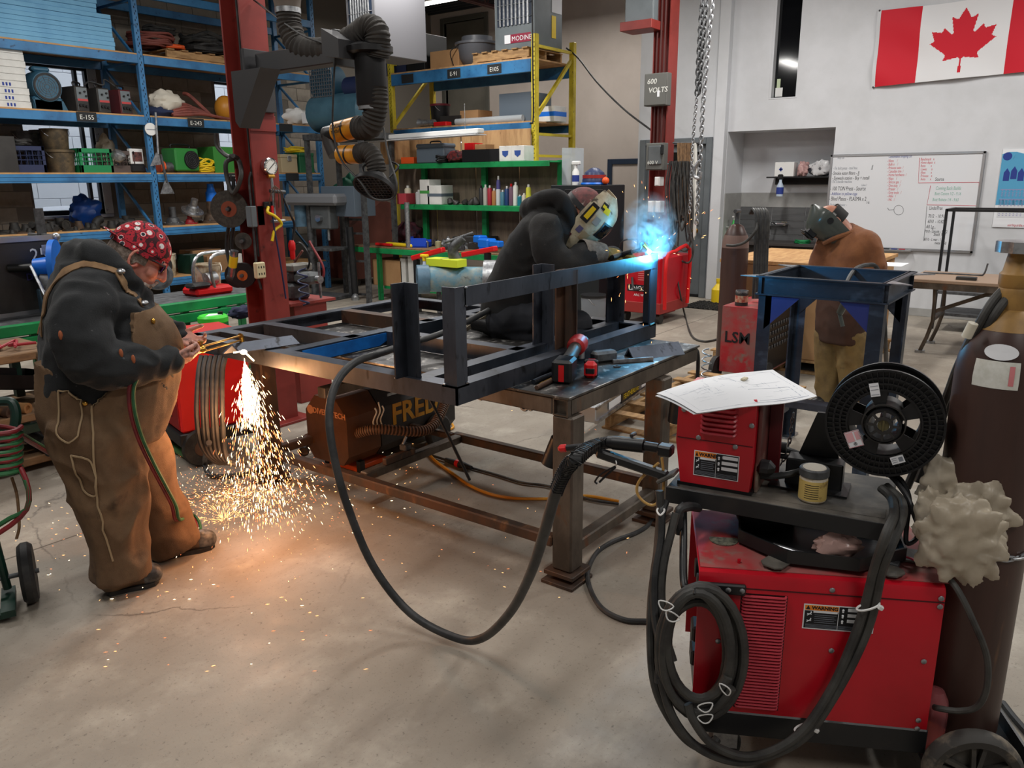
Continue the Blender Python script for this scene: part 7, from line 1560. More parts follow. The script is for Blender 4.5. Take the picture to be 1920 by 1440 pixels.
# ---- vise on a red pedestal beyond the frame
vx=onx(560,600,3.95);t=thing('bench_vise','big dark steel bench vise on a red pedestal beside the column','vise',(3.95,vx.y,0));zt=.80;o_=Vector((0,0,zt))
M().box(-.16,-.16,0,.16,.16,zt-.02,.004).box(-.22,-.2,zt-.02,.22,.2,zt).build('pedestal',m_column,t);M().box(-.10,-.08,zt,.08,.09,zt+.13,.02).box(-.09,-.06,zt+.12,.09,.07,zt+.24,.03).build('body',m_castgrey,t);M().box(-.07,-.24,zt+.13,.07,-.05,zt+.22,.025).build('slide',m_greymach,t);M().box(-.10,-.10,zt+.22,.10,.02,zt+.28,.012).build('jaw',mat('worn_jaw',(128,126,120),.5,metal=.6),t);M().cyl((0,-.26,zt+.17),(0,-.30,zt+.17),.03,n=14).cyl((0,-.29,zt+.3),(0,-.29,zt+.03),.010,n=8).build('screw_handle',m_bright,t)
sp=M();sp.tube([(-.09+.035*math.cos(i*.8),-.12+.035*math.sin(i*.8),zt+.26-i*.0085) for i in range(34)],.007,6,2);solo(M().add([tuple(Vector(v)+Vector((3.95-.03,vx.y-.12,0))) for v in sp.v],sp.f),'coiled_hose',m_navy,'navy coiled air hose hanging on the bench vise','hose')
for i,(P,r,mt,lb) in enumerate((([(580,452),(590,470),(604,495),(607,515),(598,525),(582,529)],.009,mat('dark_red_hose',(128,36,40),.5),'dark red hose arching beside the vise'),([(567,470),(548,500),(536,530),(524,545),(512,580)],.009,m_rh,'faded red hose drooping behind the vise'),([(553,490),(548,470),(560,455),(575,470),(580,495),(570,515)],.008,m_black,'black cable loop above the vise'))):cord('shop_hose',[onx(x,y,4.0) for x,y in P],r,mt,lb,'hose')
# ---- drill press by the rack end
dp_=onz(590,545);t=thing('drill_press','grey floor drill press with a long belt cover at the blue rack end','drill press',(7.7,9.3,0),math.radians(8));
M().box(-.25,-.35,0,.25,.3,.06,.01).build('base',m_castgrey,t);M().cyl((0,.15,.06),(0,.15,1.45),.045,n=16).build('post',m_castgrey,t);M().box(-.22,-.55,1.36,.2,.42,1.52,.04).build('belt_cover',mat('light_grey_cover',(112,114,118),.5),t);M().box(-.10,-.32,1.02,.1,.05,1.36,.02).build('head',m_greymach,t);M().cyl((0,-.2,1.02),(0,-.2,.86),.02,n=12).build('chuck',m_zinc,t);M().box(-.2,-.4,.72,.2,.05,.76,.006).build('table',m_castgrey,t);M().cyl((0,.3,1.05),(0,.3,1.36),.10,n=18).build('motor',m_steelblue,t);M().cyl((-.1,-.15,1.18),(-.16,-.15,1.18),.05,n=16).build('feed_hub',m_chrome,t)
# green side bench in front of the rack
t=thing('green_bench','long green steel bench with double channel rails behind the man','bench',(3.2,5.9,0));by0=5.72
for z in (.70,.79):M().box(1.2,by0,z-.075,4.35,by0+.06,z,.006).bw('rail',m_green,t)
M().box(1.2,by0+.06,.77,4.35,6.35,.79).bw('top',m_castgrey,t);M().box(1.2,by0+.02,.18,4.3,6.3,.20).bw('shelf',m_shelfwood,t)
for x in (1.3,2.5,3.72,4.28):
    for y in (by0+.01,6.3):M().box(x-.03,y,0,x+.03,y+.05,.71,.004).bw('leg',m_green,t)
for x,w,h,mt,lb in ((3.35,.45,.16,m_char,'dark plastic toolbox under the green bench'),(3.92,.4,.2,mat('dull_red_box',(128,40,40),.5),'dull red box under the green bench'),(4.18,.22,.18,m_dkgreen,'dark green tin at the far end of the bench shelf')):carton((x,6.0,.20),w,.4,h,lb,mt)
bp=onz(338,540,.79);pail((bp.x,6.1,.79),.11,.24,MATS['stained_white_bucket'],'rust stained white bucket standing on the green bench')
t=thing('chop_saw','chop saw with a bent silver tube guard on the green bench','saw',(3.78,6.0,.79));M().tube([(-.14,.0,.08),(-.13,.0,.24),(-.05,0,.33),(.2,.02,.34)],.014,8).tube([(-.02,-.1,.06),(-.04,-.1,.22),(.0,-.1,.32),(.2,-.1,.34)],.014,8).build('tube_guard',m_bright,t)['kind']='stuff';M().box(-.2,-.12,0,.15,.1,.07,.02).build('body',m_redbright,t);M().cyl((-.03,0,.12),(.06,0,.13),.055,n=14).build('motor',m_zinc,t);M().box(-.24,-.14,.07,-.06,.0,.11,.02).build('handle',m_black,t)
solo(M().lathe([(.12,0),(.125,.02),(.125,.06),(.10,.065),(.10,.03),(.02,.03),(.02,.05)],onz(312,545,.79)+Vector((0,.1,.12)),(-.6,-.75,.25),26),'brake_drum',m_castgrey,'round pale faced drum leaning on the white bucket','drum')
solo(M().cyl(onz(322,525,.79)+Vector((.05,.3,.12)),onz(322,525,.79)+Vector((.055,.305,.12)),.13,n=30),'saw_disc',m_char,'large grey cutting disc standing behind the white bucket','disc')
# lower clutter in front of the bench
t=thing('steel_tray','low rusty steel stand of scrap between the man and the red column','stand',(3.0,5.2,0));M().box(2.3,4.95,.58,3.3,5.5,.62,.004).bw('top',m_rusty,t)
for x,y in ((2.35,5.0),(3.25,5.0),(2.35,5.45),(3.25,5.45)):M().box(x-.02,y-.02,0,x+.02,y+.02,.58).bw('leg',m_rusty,t)
solo(M().bar(onz(340,598,.64),onz(462,585,.64),.10,.03,bev=.01),'aluminium_bar',m_alu,'flat pale aluminium bar lying behind the lime tape reel','bar')
lp=onz(400,606,.62);t=thing('tape_reel','lime green measuring reel on the rusty stand','reel',lp);M().lathe([(.10,0),(.115,.015),(.115,.05),(.10,.065)],n=26).build('case',m_lime,t);M().prism([(-.08,-.03),(.05,-.05),(.08,.0),(.0,.05)],.004,(0,0,.065)).build('white_face',m_paper,t);M().cyl((.05,-.03,.065),(.05,-.03,.09),.02,n=12).build('crank',m_black,t)
sack((lp.x+.28,lp.y+.02,.62),(.14,.09,.06),mat('dark_blue_rag',(36,40,66),.9),'dark blue rags on the rusty stand',61,'rag','rag')
# ---- road case with blue spool at the left
cs=ond(10,520,5.9);t=thing('road_case','dark road case numbered 25 with aluminium edges','case',(cs.x,6.15,.80),math.radians(6));w=.60
M().box(-.55,0,0,.22,.35,.52,.004).build('panel',m_char,t);e_=M()
for z in (0,.52):e_.box(-.57,-.012,z-.018,.24,.0,z+.018).box(.222,-.012,z-.018,.24,.36,z+.018)
e_.box(.205,-.012,0,.24,.36,.52).build('edge',m_alu,t);M().ell((.225,-.005,.52),.03,10,8).ell((.225,-.005,.0),.03,10,8).build('corner_ball',m_zinc,t)['kind']='stuff'
a=M();write(a,'25',.13,(.02,-.004,.36),(1,0,0),(0,0,1),.001);a.build('lettering',m_chalk,t);M().box(.11,-.006,.40,.2,-.001,.47).build('name_plate',m_zinc,t);a=M();write(a,'DUR',.07,(-.03,-.004,.23),(1,0,0),(0,0,1),.001);a.build('purple_lettering',mat('purple_paint',(80,76,140),.6),t)
bs=ond(106,500,5.6);t=thing('cable_reel','blue plastic cable reel disc on a dark axle behind the man','reel',bs);ax_=Vector((.75,-.55,.0)).normalized();M().cyl(ax_*-.02,ax_*.015,.19,n=34).cyl(ax_*-.14,ax_*-.02,.06,.075,20).build('flange',m_bluebright,t);M().cyl(ax_*-.3,ax_*-.12,.028,n=14).build('axle',m_black,t);M().cyl(ax_*-.04+Vector((0,0,-.14)),ax_*-.10+Vector((0,0,-.14)),.11,n=24).build('rear_disc',m_castgrey,t);M().box(-.12,-.02,-.40,.1,.1,-.15,.01).build('stand',m_steelblue,t)
solo(M().cyl(ond(58,500,5.5),ond(100,585,5.3),.012,n=10),'steel_rod',m_bright,'bright steel rod leaning against the road case','rod');solo(M().box(-.03,0,0,.03,.02,.34),'threaded_rack',m_castgrey,'toothed grey bar standing behind the blue reel','bar',loc=ond(86,478,5.9))
# ---- timber shelf unit at the left
t=thing('timber_shelf','three tier timber shelf on a dark green frame at the left','shelf',(1.6,5.3,0));SZ=(.73,.36,.09)
for z in SZ:M().box(.3,5.05,z-.05,2.12,5.6,z,.006).bw('plank',m_shelfwood,t)
for x in (.35,2.05):
    for y in (5.08,5.55):M().box(x-.025,y-.025,0,x+.025,y+.025,.68).bw('leg',m_dkgreen,t)
M().box(.3,5.02,.25,2.12,5.05,.30).bw('front_rail',m_dkgreen,t)
R_=random.Random(12)
gb=onz(44,627,.73);t=thing('glue_bottle','white glue bottle with a blue cap on the timber shelf','bottle',(gb.x,5.3,.73));M().lathe([(.035,0),(.038,.01),(.038,.10),(.02,.125),(.018,.13)],n=18).build('bottle_body',m_whiteplas,t);M().lathe([(.02,.13),(.02,.15),(.008,.19),(0,.192)],n=14).build('cap',m_blueplas,t);M().hollow((0,0,.03),(0,0,.09),.0385,.038,18).build('label',m_inkblue,t)
for i in range(9):
    x=.9+i*.13;P=[(x+R_.uniform(-.1,.1),5.12+R_.uniform(0,.3),.745+.01*k*R_.random()) for k in range(7)];cord('loose_lead',P,.009,(m_hosedk,m_hose,mat('loose_red_wire',(160,40,50),.5))[i% 3],nth(i)+' lead from the near end in the tangle on the upper timber shelf','lead',group='tangled shelf leads')
for i,(x,r,mt,lb) in enumerate(((1.55,.035,m_zinc,'silver ribbed steel socket on the middle timber shelf'),(1.44,.03,m_castgrey,'dark steel shaft end on the middle timber shelf'),(1.70,.04,m_rusty,'thick rusty bar end on the middle timber shelf'),(1.80,.028,m_rusty,'thin rusty bar end on the middle timber shelf'),(1.90,.03,mat('tan_bar',(150,110,70),.6),'tan bar end on the middle timber shelf'),(1.3,.03,m_rusty,'rusty bar beside the dark shaft on the timber shelf'))):solo(M().cyl((x,5.08,.36+r),(x-.22,5.5,.40+r),r,n=14).hollow((x+.005,5.07,.36+r),(x-.01,5.1,.36+r),r*1.12,r*.6,16),'steel_bar',mt,lb,'bar')
t=thing('parts_bin','black plastic parts bin tilted on the middle timber shelf','bin',(1.92,5.35,.47),.3);M().box(-.22,-.14,0,.22,.14,.01).box(-.22,-.14,0,-.21,.14,.12).box(.21,-.14,0,.22,.14,.12).box(-.22,.13,0,.22,.14,.12).box(-.22,-.14,0,.22,-.13,.09).build('bin_body',m_black,t);t.rotation_euler=(0,.25,.3)
for i,(x,mt,lb) in enumerate(((1.75,m_black,'black power tool on the lowest timber shelf'),(1.98,m_char,'grey power tool behind the man on the lowest shelf'),(1.5,m_castgrey,'dull grinder body on the lowest timber shelf'))):tt=thing('power_tool',lb,'power tool',(x,5.2,.09),.5+i);M().cyl((-.15,0,.05),(.1,0,.05),.045,.04,14).build('body',mt,tt);M().box(.06,-.04,.0,.16,.04,.1,.02).build('head',m_castgrey,tt);M().cyl((-.15,0,.05),(-.28,.04,.04),.022,n=10).build('handle',m_orange if i==0 else m_black,tt)
# ---- red wire feeder welder behind the man
bq=onz(336,790,.26);t=thing('red_welder','bright red wheeled welder between the man and the work table','welder',(2.62,4.42,0),math.radians(-14))
M().box(-.15,-.12,.22,.30,.34,.80,.012).build('case',mat('bright_red_case',(214,30,28),.4),t);M().box(-.156,-.10,.24,-.148,.3,.78,.004).build('front_panel',mat('dim_red_panel',(150,26,28),.5),t);M().box(-.17,-.14,.14,.34,.36,.22,.006).build('base',m_blackmet,t)
sl=M();[sl.box(-.158,.02,.30+i*.022,-.154,.18,.308+i*.022) for i in range(9)];sl.build('vent_slots',m_ink,t);M().cyl((-.15,.25,.42),(-.19,.25,.42),.03,n=14).cyl((-.15,.05,.60),(-.18,.05,.60),.03,n=14).build('socket',m_brass,t)['kind']='stuff'
for y in (-.14,.36):o=M().lathe([(.05,-.02),(.11,-.02),(.12,0),(.11,.02),(.05,.02)],(-.05,y,.12),(0,1,0),24).build('wheel',m_rubber,t);M().cyl((-.05,y-.024,.12),(-.05,y+.024,.12),.05,.05,16).build('wheel_hub',m_rusty,o)
for i in range(6):x0=372+i*9;cord('hung_lead',[ond(x0+6,668,4.0),ond(x0,700,3.95),ond(x0-3+3*(i% 2),780,3.85),ond(x0+8,840+4*i,3.85),ond(x0+40,868,3.9),ond(x0+66,850,4.0)],.013,m_hosedk,nth(i)+' dark lead from the man, hanging down the bright red welder','cable',group='leads on the bright red welder')
cord('spark_lead',[ond(392,830,3.75),onz(384,862,.1),onz(388,884,.03),onz(405,893,.015),onz(460,888,.015),onz(500,870,.02),onz(530,850,.02)],.014,m_hosedk,'dark lead sweeping over the floor below the falling sparks','cable');solo(M().cyl(onz(312,832,.03),onz(350,852,.03),.026,n=14),'green_bar',mat('pale_green_handle',(96,150,92),.5),'pale green round bar on the floor beside the red welder','bar')
# ---- oxy fuel cart at the left edge
t=thing('hose_cart','dark green gas cart with coiled twin hose and a red wheel','cart',(1.02,3.35,0));wv=lambda m,n,mt:m.build(n,mt,t,world=True);A=lambda x,y,D=3.2:ond(x,y,D)
wc=onz(85,1080,0);wc=Vector((1.18,3.42,.128));ax=Vector((-.42,.907*.3,0));ax=Vector((-.92,.38,0)).normalized()
wh=M().lathe([(.085,-.025),(.115,-.027),(.128,-.012),(.128,.012),(.115,.027),(.085,.025)],wc,ax,34);wo=wv(wh,'wheel',m_rubber);M().lathe([(.0,-.012),(.06,-.004),(.088,-.022),(.088,.022),(.06,.004),(0,.012)],wc,ax,26).bw('wheel_disc',mat('dull_red_rim',(132,30,40),.5),wo);wv(M().cyl(wc-ax*.04,wc+ax*.5,.010,n=10),'axle',m_castgrey)
base=wc+ax*.32;L2=Vector((ax.y,-ax.x,0));wv(M().bar(wc+ax*.08-L2*.12-Vector((0,0,.10)),wc+ax*.5-L2*.12-Vector((0,0,.10)),.06,.02),'toe_plate',m_dkgreen);wv(M().bar(wc+ax*.08+L2*.05-Vector((0,0,.08)),wc+ax*.08-L2*.16-Vector((0,0,.09)),.05,.03),'toe_bar',m_dkgreen)
for o in (.08,.44):wv(M().tube([wc+ax*o+Vector((0,0,-.05)),wc+ax*(o+.02)+Vector((0,0,.35)),wc+ax*(o+.03)+Vector((0,0,.78)),wc+ax*(o+.10)+Vector((0,0,.86))],.016,10),'frame_tube',m_dkgreen)
wv(M().tube([A(0,753),A(22,755),A(30,775),A(28,800)],.02,10),'handle',m_dkgreen);wv(M().bar(A(-20,872),A(24,868),.02,.10),'cross_plate',m_dkgreen);wv(M().cyl(base+Vector((0,0,-.08)),base+Vector((0,0,.55)),.10,n=24),'cylinder',m_rusty)
for mt,dz,lb in ((m_hred,0,'red'),(m_hgrn,14,'green')):
    P=[]
    for i in range(6):
        for k in range(10):a=2*PI*k/10;P.append(A(-22+62*math.cos(a),800+dz*.8+i*13+12*math.sin(a)+k*1.3,3.05-.12*math.sin(a)))
    P+=[A(40,880+dz*.3,3.0),A(54,920,3.0),A(50,955,3.0),A(20,985-dz,3.0),A(-20,1010-dz,3.0)];solo(M().tube(P,.0095,8,2),'twin_hose',mt,lb+' gas hose coiled on the dark green cart','hose')
for dz,mt,lb in ((0,m_hred,'red strand of the twin hose running from the cart behind the man'),(.016,m_hgrn,'green strand of the twin hose running from the cart behind the man')):cord('twin_hose',[A(38,818)+Vector((0,0,dz)),A(75,840,3.5)+Vector((0,0,dz)),A(125,868,3.7)+Vector((0,0,dz))],.0085,mt,lb,'hose')
cord('sling_cord',[A(22,895),A(32,930),A(36,985),A(31,1010)],.006,m_shelfwood,'frayed tan cord hanging on the dark green cart','cord')
# ================================================================ yellow rack, green workbench and what they hold
YX0,YX1,YY0,YY1=9.0,9.98,6.36,9.0
yr=thing('pallet_rack','yellow upright pallet rack with blue beams behind the green workbench','rack',(YX0,7.7,0));yw=lambda m,n,mt:m.build(n,mt,yr,world=True)
for y in (YY0,YY1):
    for x in (YX0,YX1-.07):
        o=yw(M().box(x,y-.04,0,x+.07,y+.04,3.52,.006),'upright',m_yellow)
        if x==YX0:q=inst(slm,'slots',(x-.001-yr.location.x,y-yr.location.y,0),o,-PI/2);q['kind']='stuff';q.scale=(1,1,.77)
    for z in (.3,2.0,2.28,3.38):yw(M().bar((YX0+.05,y,z),(YX1-.05,y,z),.035),'brace',m_yellow)
    yw(M().bar((YX0+.06,y,2.50),(YX1-.06,y,3.3),.04),'brace',m_yellow);yw(M().bar((YX0+.06,y,1.95),(YX1-.06,y,1.0),.04),'brace',m_yellow)
for z,h in ((3.22,.16),(2.43,.10)):
    for x in (YX0-.01,YX1-.05):yw(M().box(x,YY0+.04,z-h,x+.05,YY1-.04,z,.004),'beam',m_rackblue)
    yw(M().box(YX0,YY0+.04,z,YX1,YY1-.04,z+.02),'deck_board',m_plyY)
for y,s in ((8.62,''),(7.72,'E-91'),(7.0,'E105')):
    o=yw(M().box(YX0-.014,y-.12,3.08,YX0-.011,y+.12,3.2),'chalk_plate',MATS['chalkboard_black'])
    if s:a=M();write(a,s,.08,(YX0-.016,y,3.11),(0,-1,0),(0,0,1),.0005,0,'CENTER');a.bw('lettering',m_chalk,o)
bm2=M().box(-.008,-.60,0,.008,.60,.80,.002).mesh('board',m_plyY)
for i in range(2):inst(bm2,'board',(YX0-.04-yr.location.x,YY0+.62+i*1.22-yr.location.y,1.55),yr)
def ys(px_,z,X):
    y=300.0
    for _ in range(12):p=onx(px_,y,X);y -= (z-p.z)*110
    return p.y
zt=3.242;pallet((YX0+.45,6.95,zt),PI/2,'wooden pallet under the grey hanging heater on the yellow rack',.95,.85,.14)
# heaters
def heater(loc,sx,sy,h,mt,label,rows,extra):
    t=thing('unit_heater',label,'heater',loc);M().box(0,-sy/2,0,sx,sy/2,h,.008).build('casing',mt,t)
    z0,z1=extra;M().box(-.004,-sy/2+.05,z0,.02,sy/2-.05,z1).build('louvre_dark_sheet',mat('heater_void',(26,40,60),.6),t)
    lm_=M().bar((-.02,0,0),(.015,0,.02),sy-.10,.006).mesh('louvre',mt)
    for i in range(rows):inst(lm_,'louvre',(0,0,z0+(i+.5)*(z1-z0)/rows),t)
    f=M();[f.cyl((-.012,-sy/2+.10+k*(sy-.2)/7,z0),(-.012,-sy/2+.10+k*(sy-.2)/7,z1),.014,n=6) for k in range(8)];f.build('heat_tubes',m_zinc,t)['kind']='stuff';return t
h2=heater((YX0+.15,6.78,zt+.14),.66,.66,1.25,m_heater,'grey unit heater with a maker plate standing on the yellow rack',5,(.30,1.15))
a=M().box(-.006,-.27,.08,-.001,.16,.19);o=a.build('name_plate',mat('maroon_plate',(140,24,56),.5),h2);a=M();write(a,'MODINE',.085,(-.008,.04,.105),(0,-1,0),(0,0,1),.0008);a.build('lettering',m_paper,o);M().box(-.007,.06,.082,-.003,.16,.188).build('emblem',m_paper,o)
for z,w,mt in ((.62,.24,m_paper),(.30,.10,m_yelplas)):M().box(.40,-.335,z-.14,.40+w,-.331,z+.14).build('label',mt,h2)
heater((7.16,7.6,3.16),.88,.50,1.5,m_heaterp,'big dark unit heater hanging in front of the far corner',8,(.05,1.42))
t=thing('plastic_barrel','dark grey open topped tub on the yellow rack','tub',(YX0+.45,ys(895,3.5,YX0+.45),zt));M().lathe([(.16,0),(.19,.03),(.27,.12),(.30,.30),(.32,.31),(.32,.34),(.22,.345),(.22,.42),(.20,.42),(.2,.3)],n=28).build('tub',mat('slate_tub',(92,94,100),.35),t);M().tube([(-.28,.12,.3),(-.36,.2,.2),(-.3,.2,.03)],.008,6).build('cord',m_black,t)
carton((YX0+.4,ys(850,3.4,YX0+.4),zt),.4,.55,.26,'tan cardboard box beside the dark tub on the yellow rack');carton((YX0+.4,ys(800,3.4,YX0+.4),zt),.5,.38,.52,'black plastic case standing on the yellow rack',m_black,name='plastic_case');carton((YX0+.4,ys(762,3.4,YX0+.4),zt),.5,.5,.42,'dark wrapped bundle at the left end of the yellow rack',m_navy)
zt=2.452
pail((YX0+.45,ys(826,2.6,YX0+.45),zt),.15,.34,m_black,'black bucket with a maroon lid on the middle yellow rack shelf',lid=mat('maroon_lid',(120,30,44),.5));carton((YX0+.5,ys(860,2.5,YX0+.5),zt),.4,.4,.16,'dark low tray box on the middle yellow rack shelf',m_char);carton((YX0+.5,ys(893,2.55,YX0+.5),zt),.34,.34,.22,'open cardboard box with a round tag on the yellow rack')
cr=carton((YX0+.55,ys(985,2.6,YX0+.55),zt),.5,.55,.40,'grey lidded storage tote on the yellow rack',m_greycase,name='tote');carton((YX0+.5,ys(1035,2.55,YX0+.5),zt),.3,.28,.2,'white carton with a blue band at the right end of the yellow rack',m_whitebox,stripe=m_bluebright,band=.15)
yy=ys(800,2.5,YX0+.1);solo(M().lathe([(.07,0),(.05,.06),(.045,.3)],(YX0+.08,yy+.12,zt+.06),(0,-1,0),16),'flashlight',m_zinc,'silver flashlight lying on the yellow rack shelf edge','flashlight');solo(M().box(YX0+.02,yy-.45,zt,YX0+.15,yy-.2,zt+.06,.01),'red_case',m_redbright,'small red case on the yellow rack shelf edge','case');solo(M().cyl((YX0+.12,ys(845,2.5,YX0),zt+.05),(YX0+.25,ys(960,2.5,YX0),zt+.06),.045,n=12),'wrapped_roll',m_clear,'long roll in clear wrap on the yellow rack shelf','roll')
t=thing('hanging_light','white shop light hung on wires in front of the yellow rack','light',(8.35,7.6,2.05));l0,l1=onx(640,264,8.3),onx(902,245,8.3);M().bar(l0,l1,.14,.06,bev=.01).bw('housing',m_whiteplas,t);M().bar(l0-Vector((0,0,.045)),l1-Vector((0,0,.045)),.22,.012).bw('reflector',m_white,t)
for k in (.1,.9):q=l0.lerp(l1,k);M().cyl(q,q+Vector((0,0,.35)),.004,n=5).bw('hang_wire',m_zinc,t)
# bench
GX,GY0,GY1=8.05,5.72,9.0;bn=thing('workbench','green steel workbench with upper shelves and plywood back below the yellow rack','workbench',(GX+.4,7.2,0));gw=lambda m,n,mt:m.build(n,mt,bn,world=True)
gw(M().box(GX,GY0,.72,GX+.8,GY1,.775,.004),'top',m_shelfwood);gw(M().box(GX-.02,GY0,.68,GX,GY1,.755,.004),'front_rail',m_green)
for y in (GY0+.03,7.0,8.45):gw(M().box(GX,y-.03,0,GX+.06,y+.03,.72,.004),'leg',m_green)
for y in (GY0+.03,7.0,8.12):gw(M().box(GX+.66,y-.04,.775,GX+.72,y+.04,1.93,.004),'post',m_green)
for z in (1.36,1.92):gw(M().box(GX+.36,GY0,z-.07,GX+.39,8.3,z,.004),'shelf_rail',m_green);gw(M().box(GX+.39,GY0,z-.02,GX+.8,8.3,z),'shelf_board',m_green)
gw(M().box(GX+.1,GY0,.16,GX+.7,8.45,.20),'low_shelf',m_green)
bp=M().box(-.006,-.37,0,.006,.37,.56,.002).mesh('back_board',m_greyply)
for i in range(4):
    for z in (.80,1.37):inst(bp,'back_board',(GX+.78-bn.location.x,GY0+.38+i*.75-bn.location.y,z),bn)
def at(px_,z,X):return Vector((X,ys(px_,z,X),z))
zt=1.922;X_=GX+.5
carton(at(742,zt,X_),.3,.30,.34,'plywood box at the left end of the top green shelf',m_plyY);carton(at(773,zt,X_),.2,.25,.09,'orange flat tool case on the top green shelf',m_orange)
t=thing('toolbox','slate blue plastic toolbox on the top green shelf','toolbox',at(818,zt,X_));M().box(-.13,-.26,0,.13,.26,.20,.015).build('body',m_greycase,t);M().box(-.135,-.265,.20,.135,.265,.26,.02).build('lid',m_greycase,t);M().tube([(0,-.1,.26),(0,-.08,.29),(0,.08,.29),(0,.1,.26)],.01,6).build('handle',m_black,t)
hosepile(at(832,zt,X_-.08),.13,.12,.010,m_black,'black cable coil in front of the slate toolbox',6,14,.6);sack(at(858,zt,X_),(.15,.2,.1),mat('red_tool_heap',(130,50,52),.6,col2=(40,36,38),sc=18),'heap of red and black cable tools on the top green shelf',71,'tool_heap','tools')
carton(at(911,zt,X_),.25,.62,.16,'long black open tray on the top green shelf',m_black,name='tray');carton(at(888,zt+.16,X_+.05),.2,.16,.09,'small red carton stacked on the black tray',m_redbright);carton(at(905,zt+.16,X_+.08),.2,.25,.07,'flat kraft carton stacked on the black tray')
for p_,lb in ((957,'left of two white cartons with a blue crest on the green shelf'),(980,'right of two white cartons with a blue crest on the green shelf')):q=carton(at(p_,zt,X_),.22,.2,.19,lb,m_whitebox);M().prism([(-.05,.13),(.05,.13),(.045,.08),(0,.05),(-.045,.08)],.001,(-.111,0,0),(0,-1,0),(0,0,1)).build('crest',mat('crest_blue',(50,80,150),.5),q)
zt=1.362;R_=random.Random(3);Xc=GX+.5
def can(p_,r,h,mt,label,cap=None,z=None,X=None,cat='can'):
    z=zt if z is None else z;t=thing('spray_can',label,cat,at(p_,z,X or Xc));M().lathe([(r,0),(r,h*.78),(r*.75,h*.86),(r*.4,h*.87)],n=16).build('body',mt,t);M().lathe([(r*.42,h*.86),(r*.42,h*.99),(0,h)],n=12).build('cap',cap or m_whiteplas,t);return t
cols=[((52,52,54),'dark grey'),((180,176,168),'silver grey'),((168,44,60),'crimson'),((176,120,72),'tan'),((204,206,210),'pale silver'),((70,120,140),'teal'),((30,60,110),'deep blue'),((110,80,100),'mauve'),((220,220,214),'white'),((30,120,140),'cyan banded'),((190,180,168),'cream'),((200,196,60),'yellow green')]
for i,(c,n) in enumerate(cols):
    p_=903+i*8.0;h=(.26,.27,.26,.22,.25,.2,.25,.28,.3,.14,.16,.27)[i];can(p_,.034,h,mat('can_'+n.replace(' ','_'),c,.35),n+' spray can in the row on the lower green shelf',m_redbright if i==7 else m_black if i==0 else None)
can(935,.028,.38,mat('can_violet',(84,80,140),.35),'tall violet tube standing behind the spray cans')
for p_,r,h,c,lb in ((766,.05,.26,(224,214,190),'cream tub with a white lid on the lower green shelf'),(787,.055,.2,(210,210,212),'white tub with red print on the lower green shelf')):can(p_,r,h,mat('tub_'+str(p_),c,.5),lb,None,cat='tub')
q=carton(at(808,zt,Xc),.25,.18,.34,'tall white carton with green print on the lower green shelf',m_whitebox,stripe=mat('leaf_green',(70,150,70),.5),band=.06);carton(at(826,zt,Xc),.25,.26,.26,'white carton with a blue figure on the lower green shelf',m_whitebox,stripe=m_greycase,band=.08);carton(at(762,zt,Xc-.05),.2,.18,.15,'small red and white carton at the left of the green shelf',mat('rose_carton',(190,70,80),.5))
for i in range(5):fp=at(846+i*12,zt,Xc-.06);solo(M().lathe([(.02+.03*R_.random(),0),(.05,.03),(.03,.06+.05*R_.random()),(0,.1)],fp,(R_.uniform(-.8,.8),R_.uniform(-.8,.8),1),10),'metal_part',m_char,nth(i)+' small dark metal part from the cartons on the lower green shelf','part','small metal parts on the green shelf')
# bench top
zt=.777;q=at(912,zt,GX+.2);t=thing('bench_vise','bright blue bench vise at the right end of the green workbench','vise',q,-.3);M().cyl((0,0,0),(0,0,.05),.10,n=18).box(-.08,-.14,.04,.08,.10,.17,.02).build('body',m_bluebright,t);M().box(-.07,.06,.10,.07,.22,.20,.015).box(-.05,-.34,.07,.05,-.1,.15,.012).build('jaw',m_bluebright,t);M().cyl((0,.22,.1),(0,.27,.1),.02,n=10).cyl((-.10,.26,.1),(.10,.26,.1),.008,n=8).build('screw_handle',m_zinc,t)
for p_,h,r,mt,lb in ((800,.10,.03,m_zinc,'small steel fitting beside the blue plastic bin'),(822,.11,.045,mat('olive_tin',(150,144,110),.5),'olive tin on the workbench'),(841,.17,.035,m_zinc,'tall silver canister on the workbench')):can(p_,r,h,mt,lb,m_zinc,.777,GX+.25,'tin')
t=thing('parts_bin','blue plastic stacking bin on the workbench','bin',at(787,.777,GX+.25),.4);M().box(-.11,-.14,0,.11,.14,.02).box(-.11,-.14,0,-.1,.14,.13).box(.1,-.14,0,.11,.14,.10).box(-.11,.13,0,.11,.14,.14).box(-.11,-.14,0,.11,-.13,.07).build('bin_body',mat('bin_blue',(24,70,190),.45),t)
a,b_=at(836,.81,GX+.15),at(868,.81,GX+.12);solo(M().cyl(a,b_,.045,n=16),'steel_pipe',m_castgrey,'thick grey pipe piece lying on the workbench front','pipe');solo(M().bar(at(726,.80,GX+.2),at(775,.80,GX+.14),.09,.05,bev=.015),'yellow_roll',m_yelplas,'yellow roll lying at the left of the workbench','roll');solo(M().bar(at(705,.80,GX+.1),at(735,.80,GX+.08),.05,.04,bev=.01),'red_bar',m_redbright,'red bar clamp lying at the left end of the workbench','clamp');solo(M().bar(at(872,.80,GX+.5),at(900,.80,GX+.5),.08,.05,bev=.01),'yellow_level',m_amber,'short amber level lying on the workbench','level')
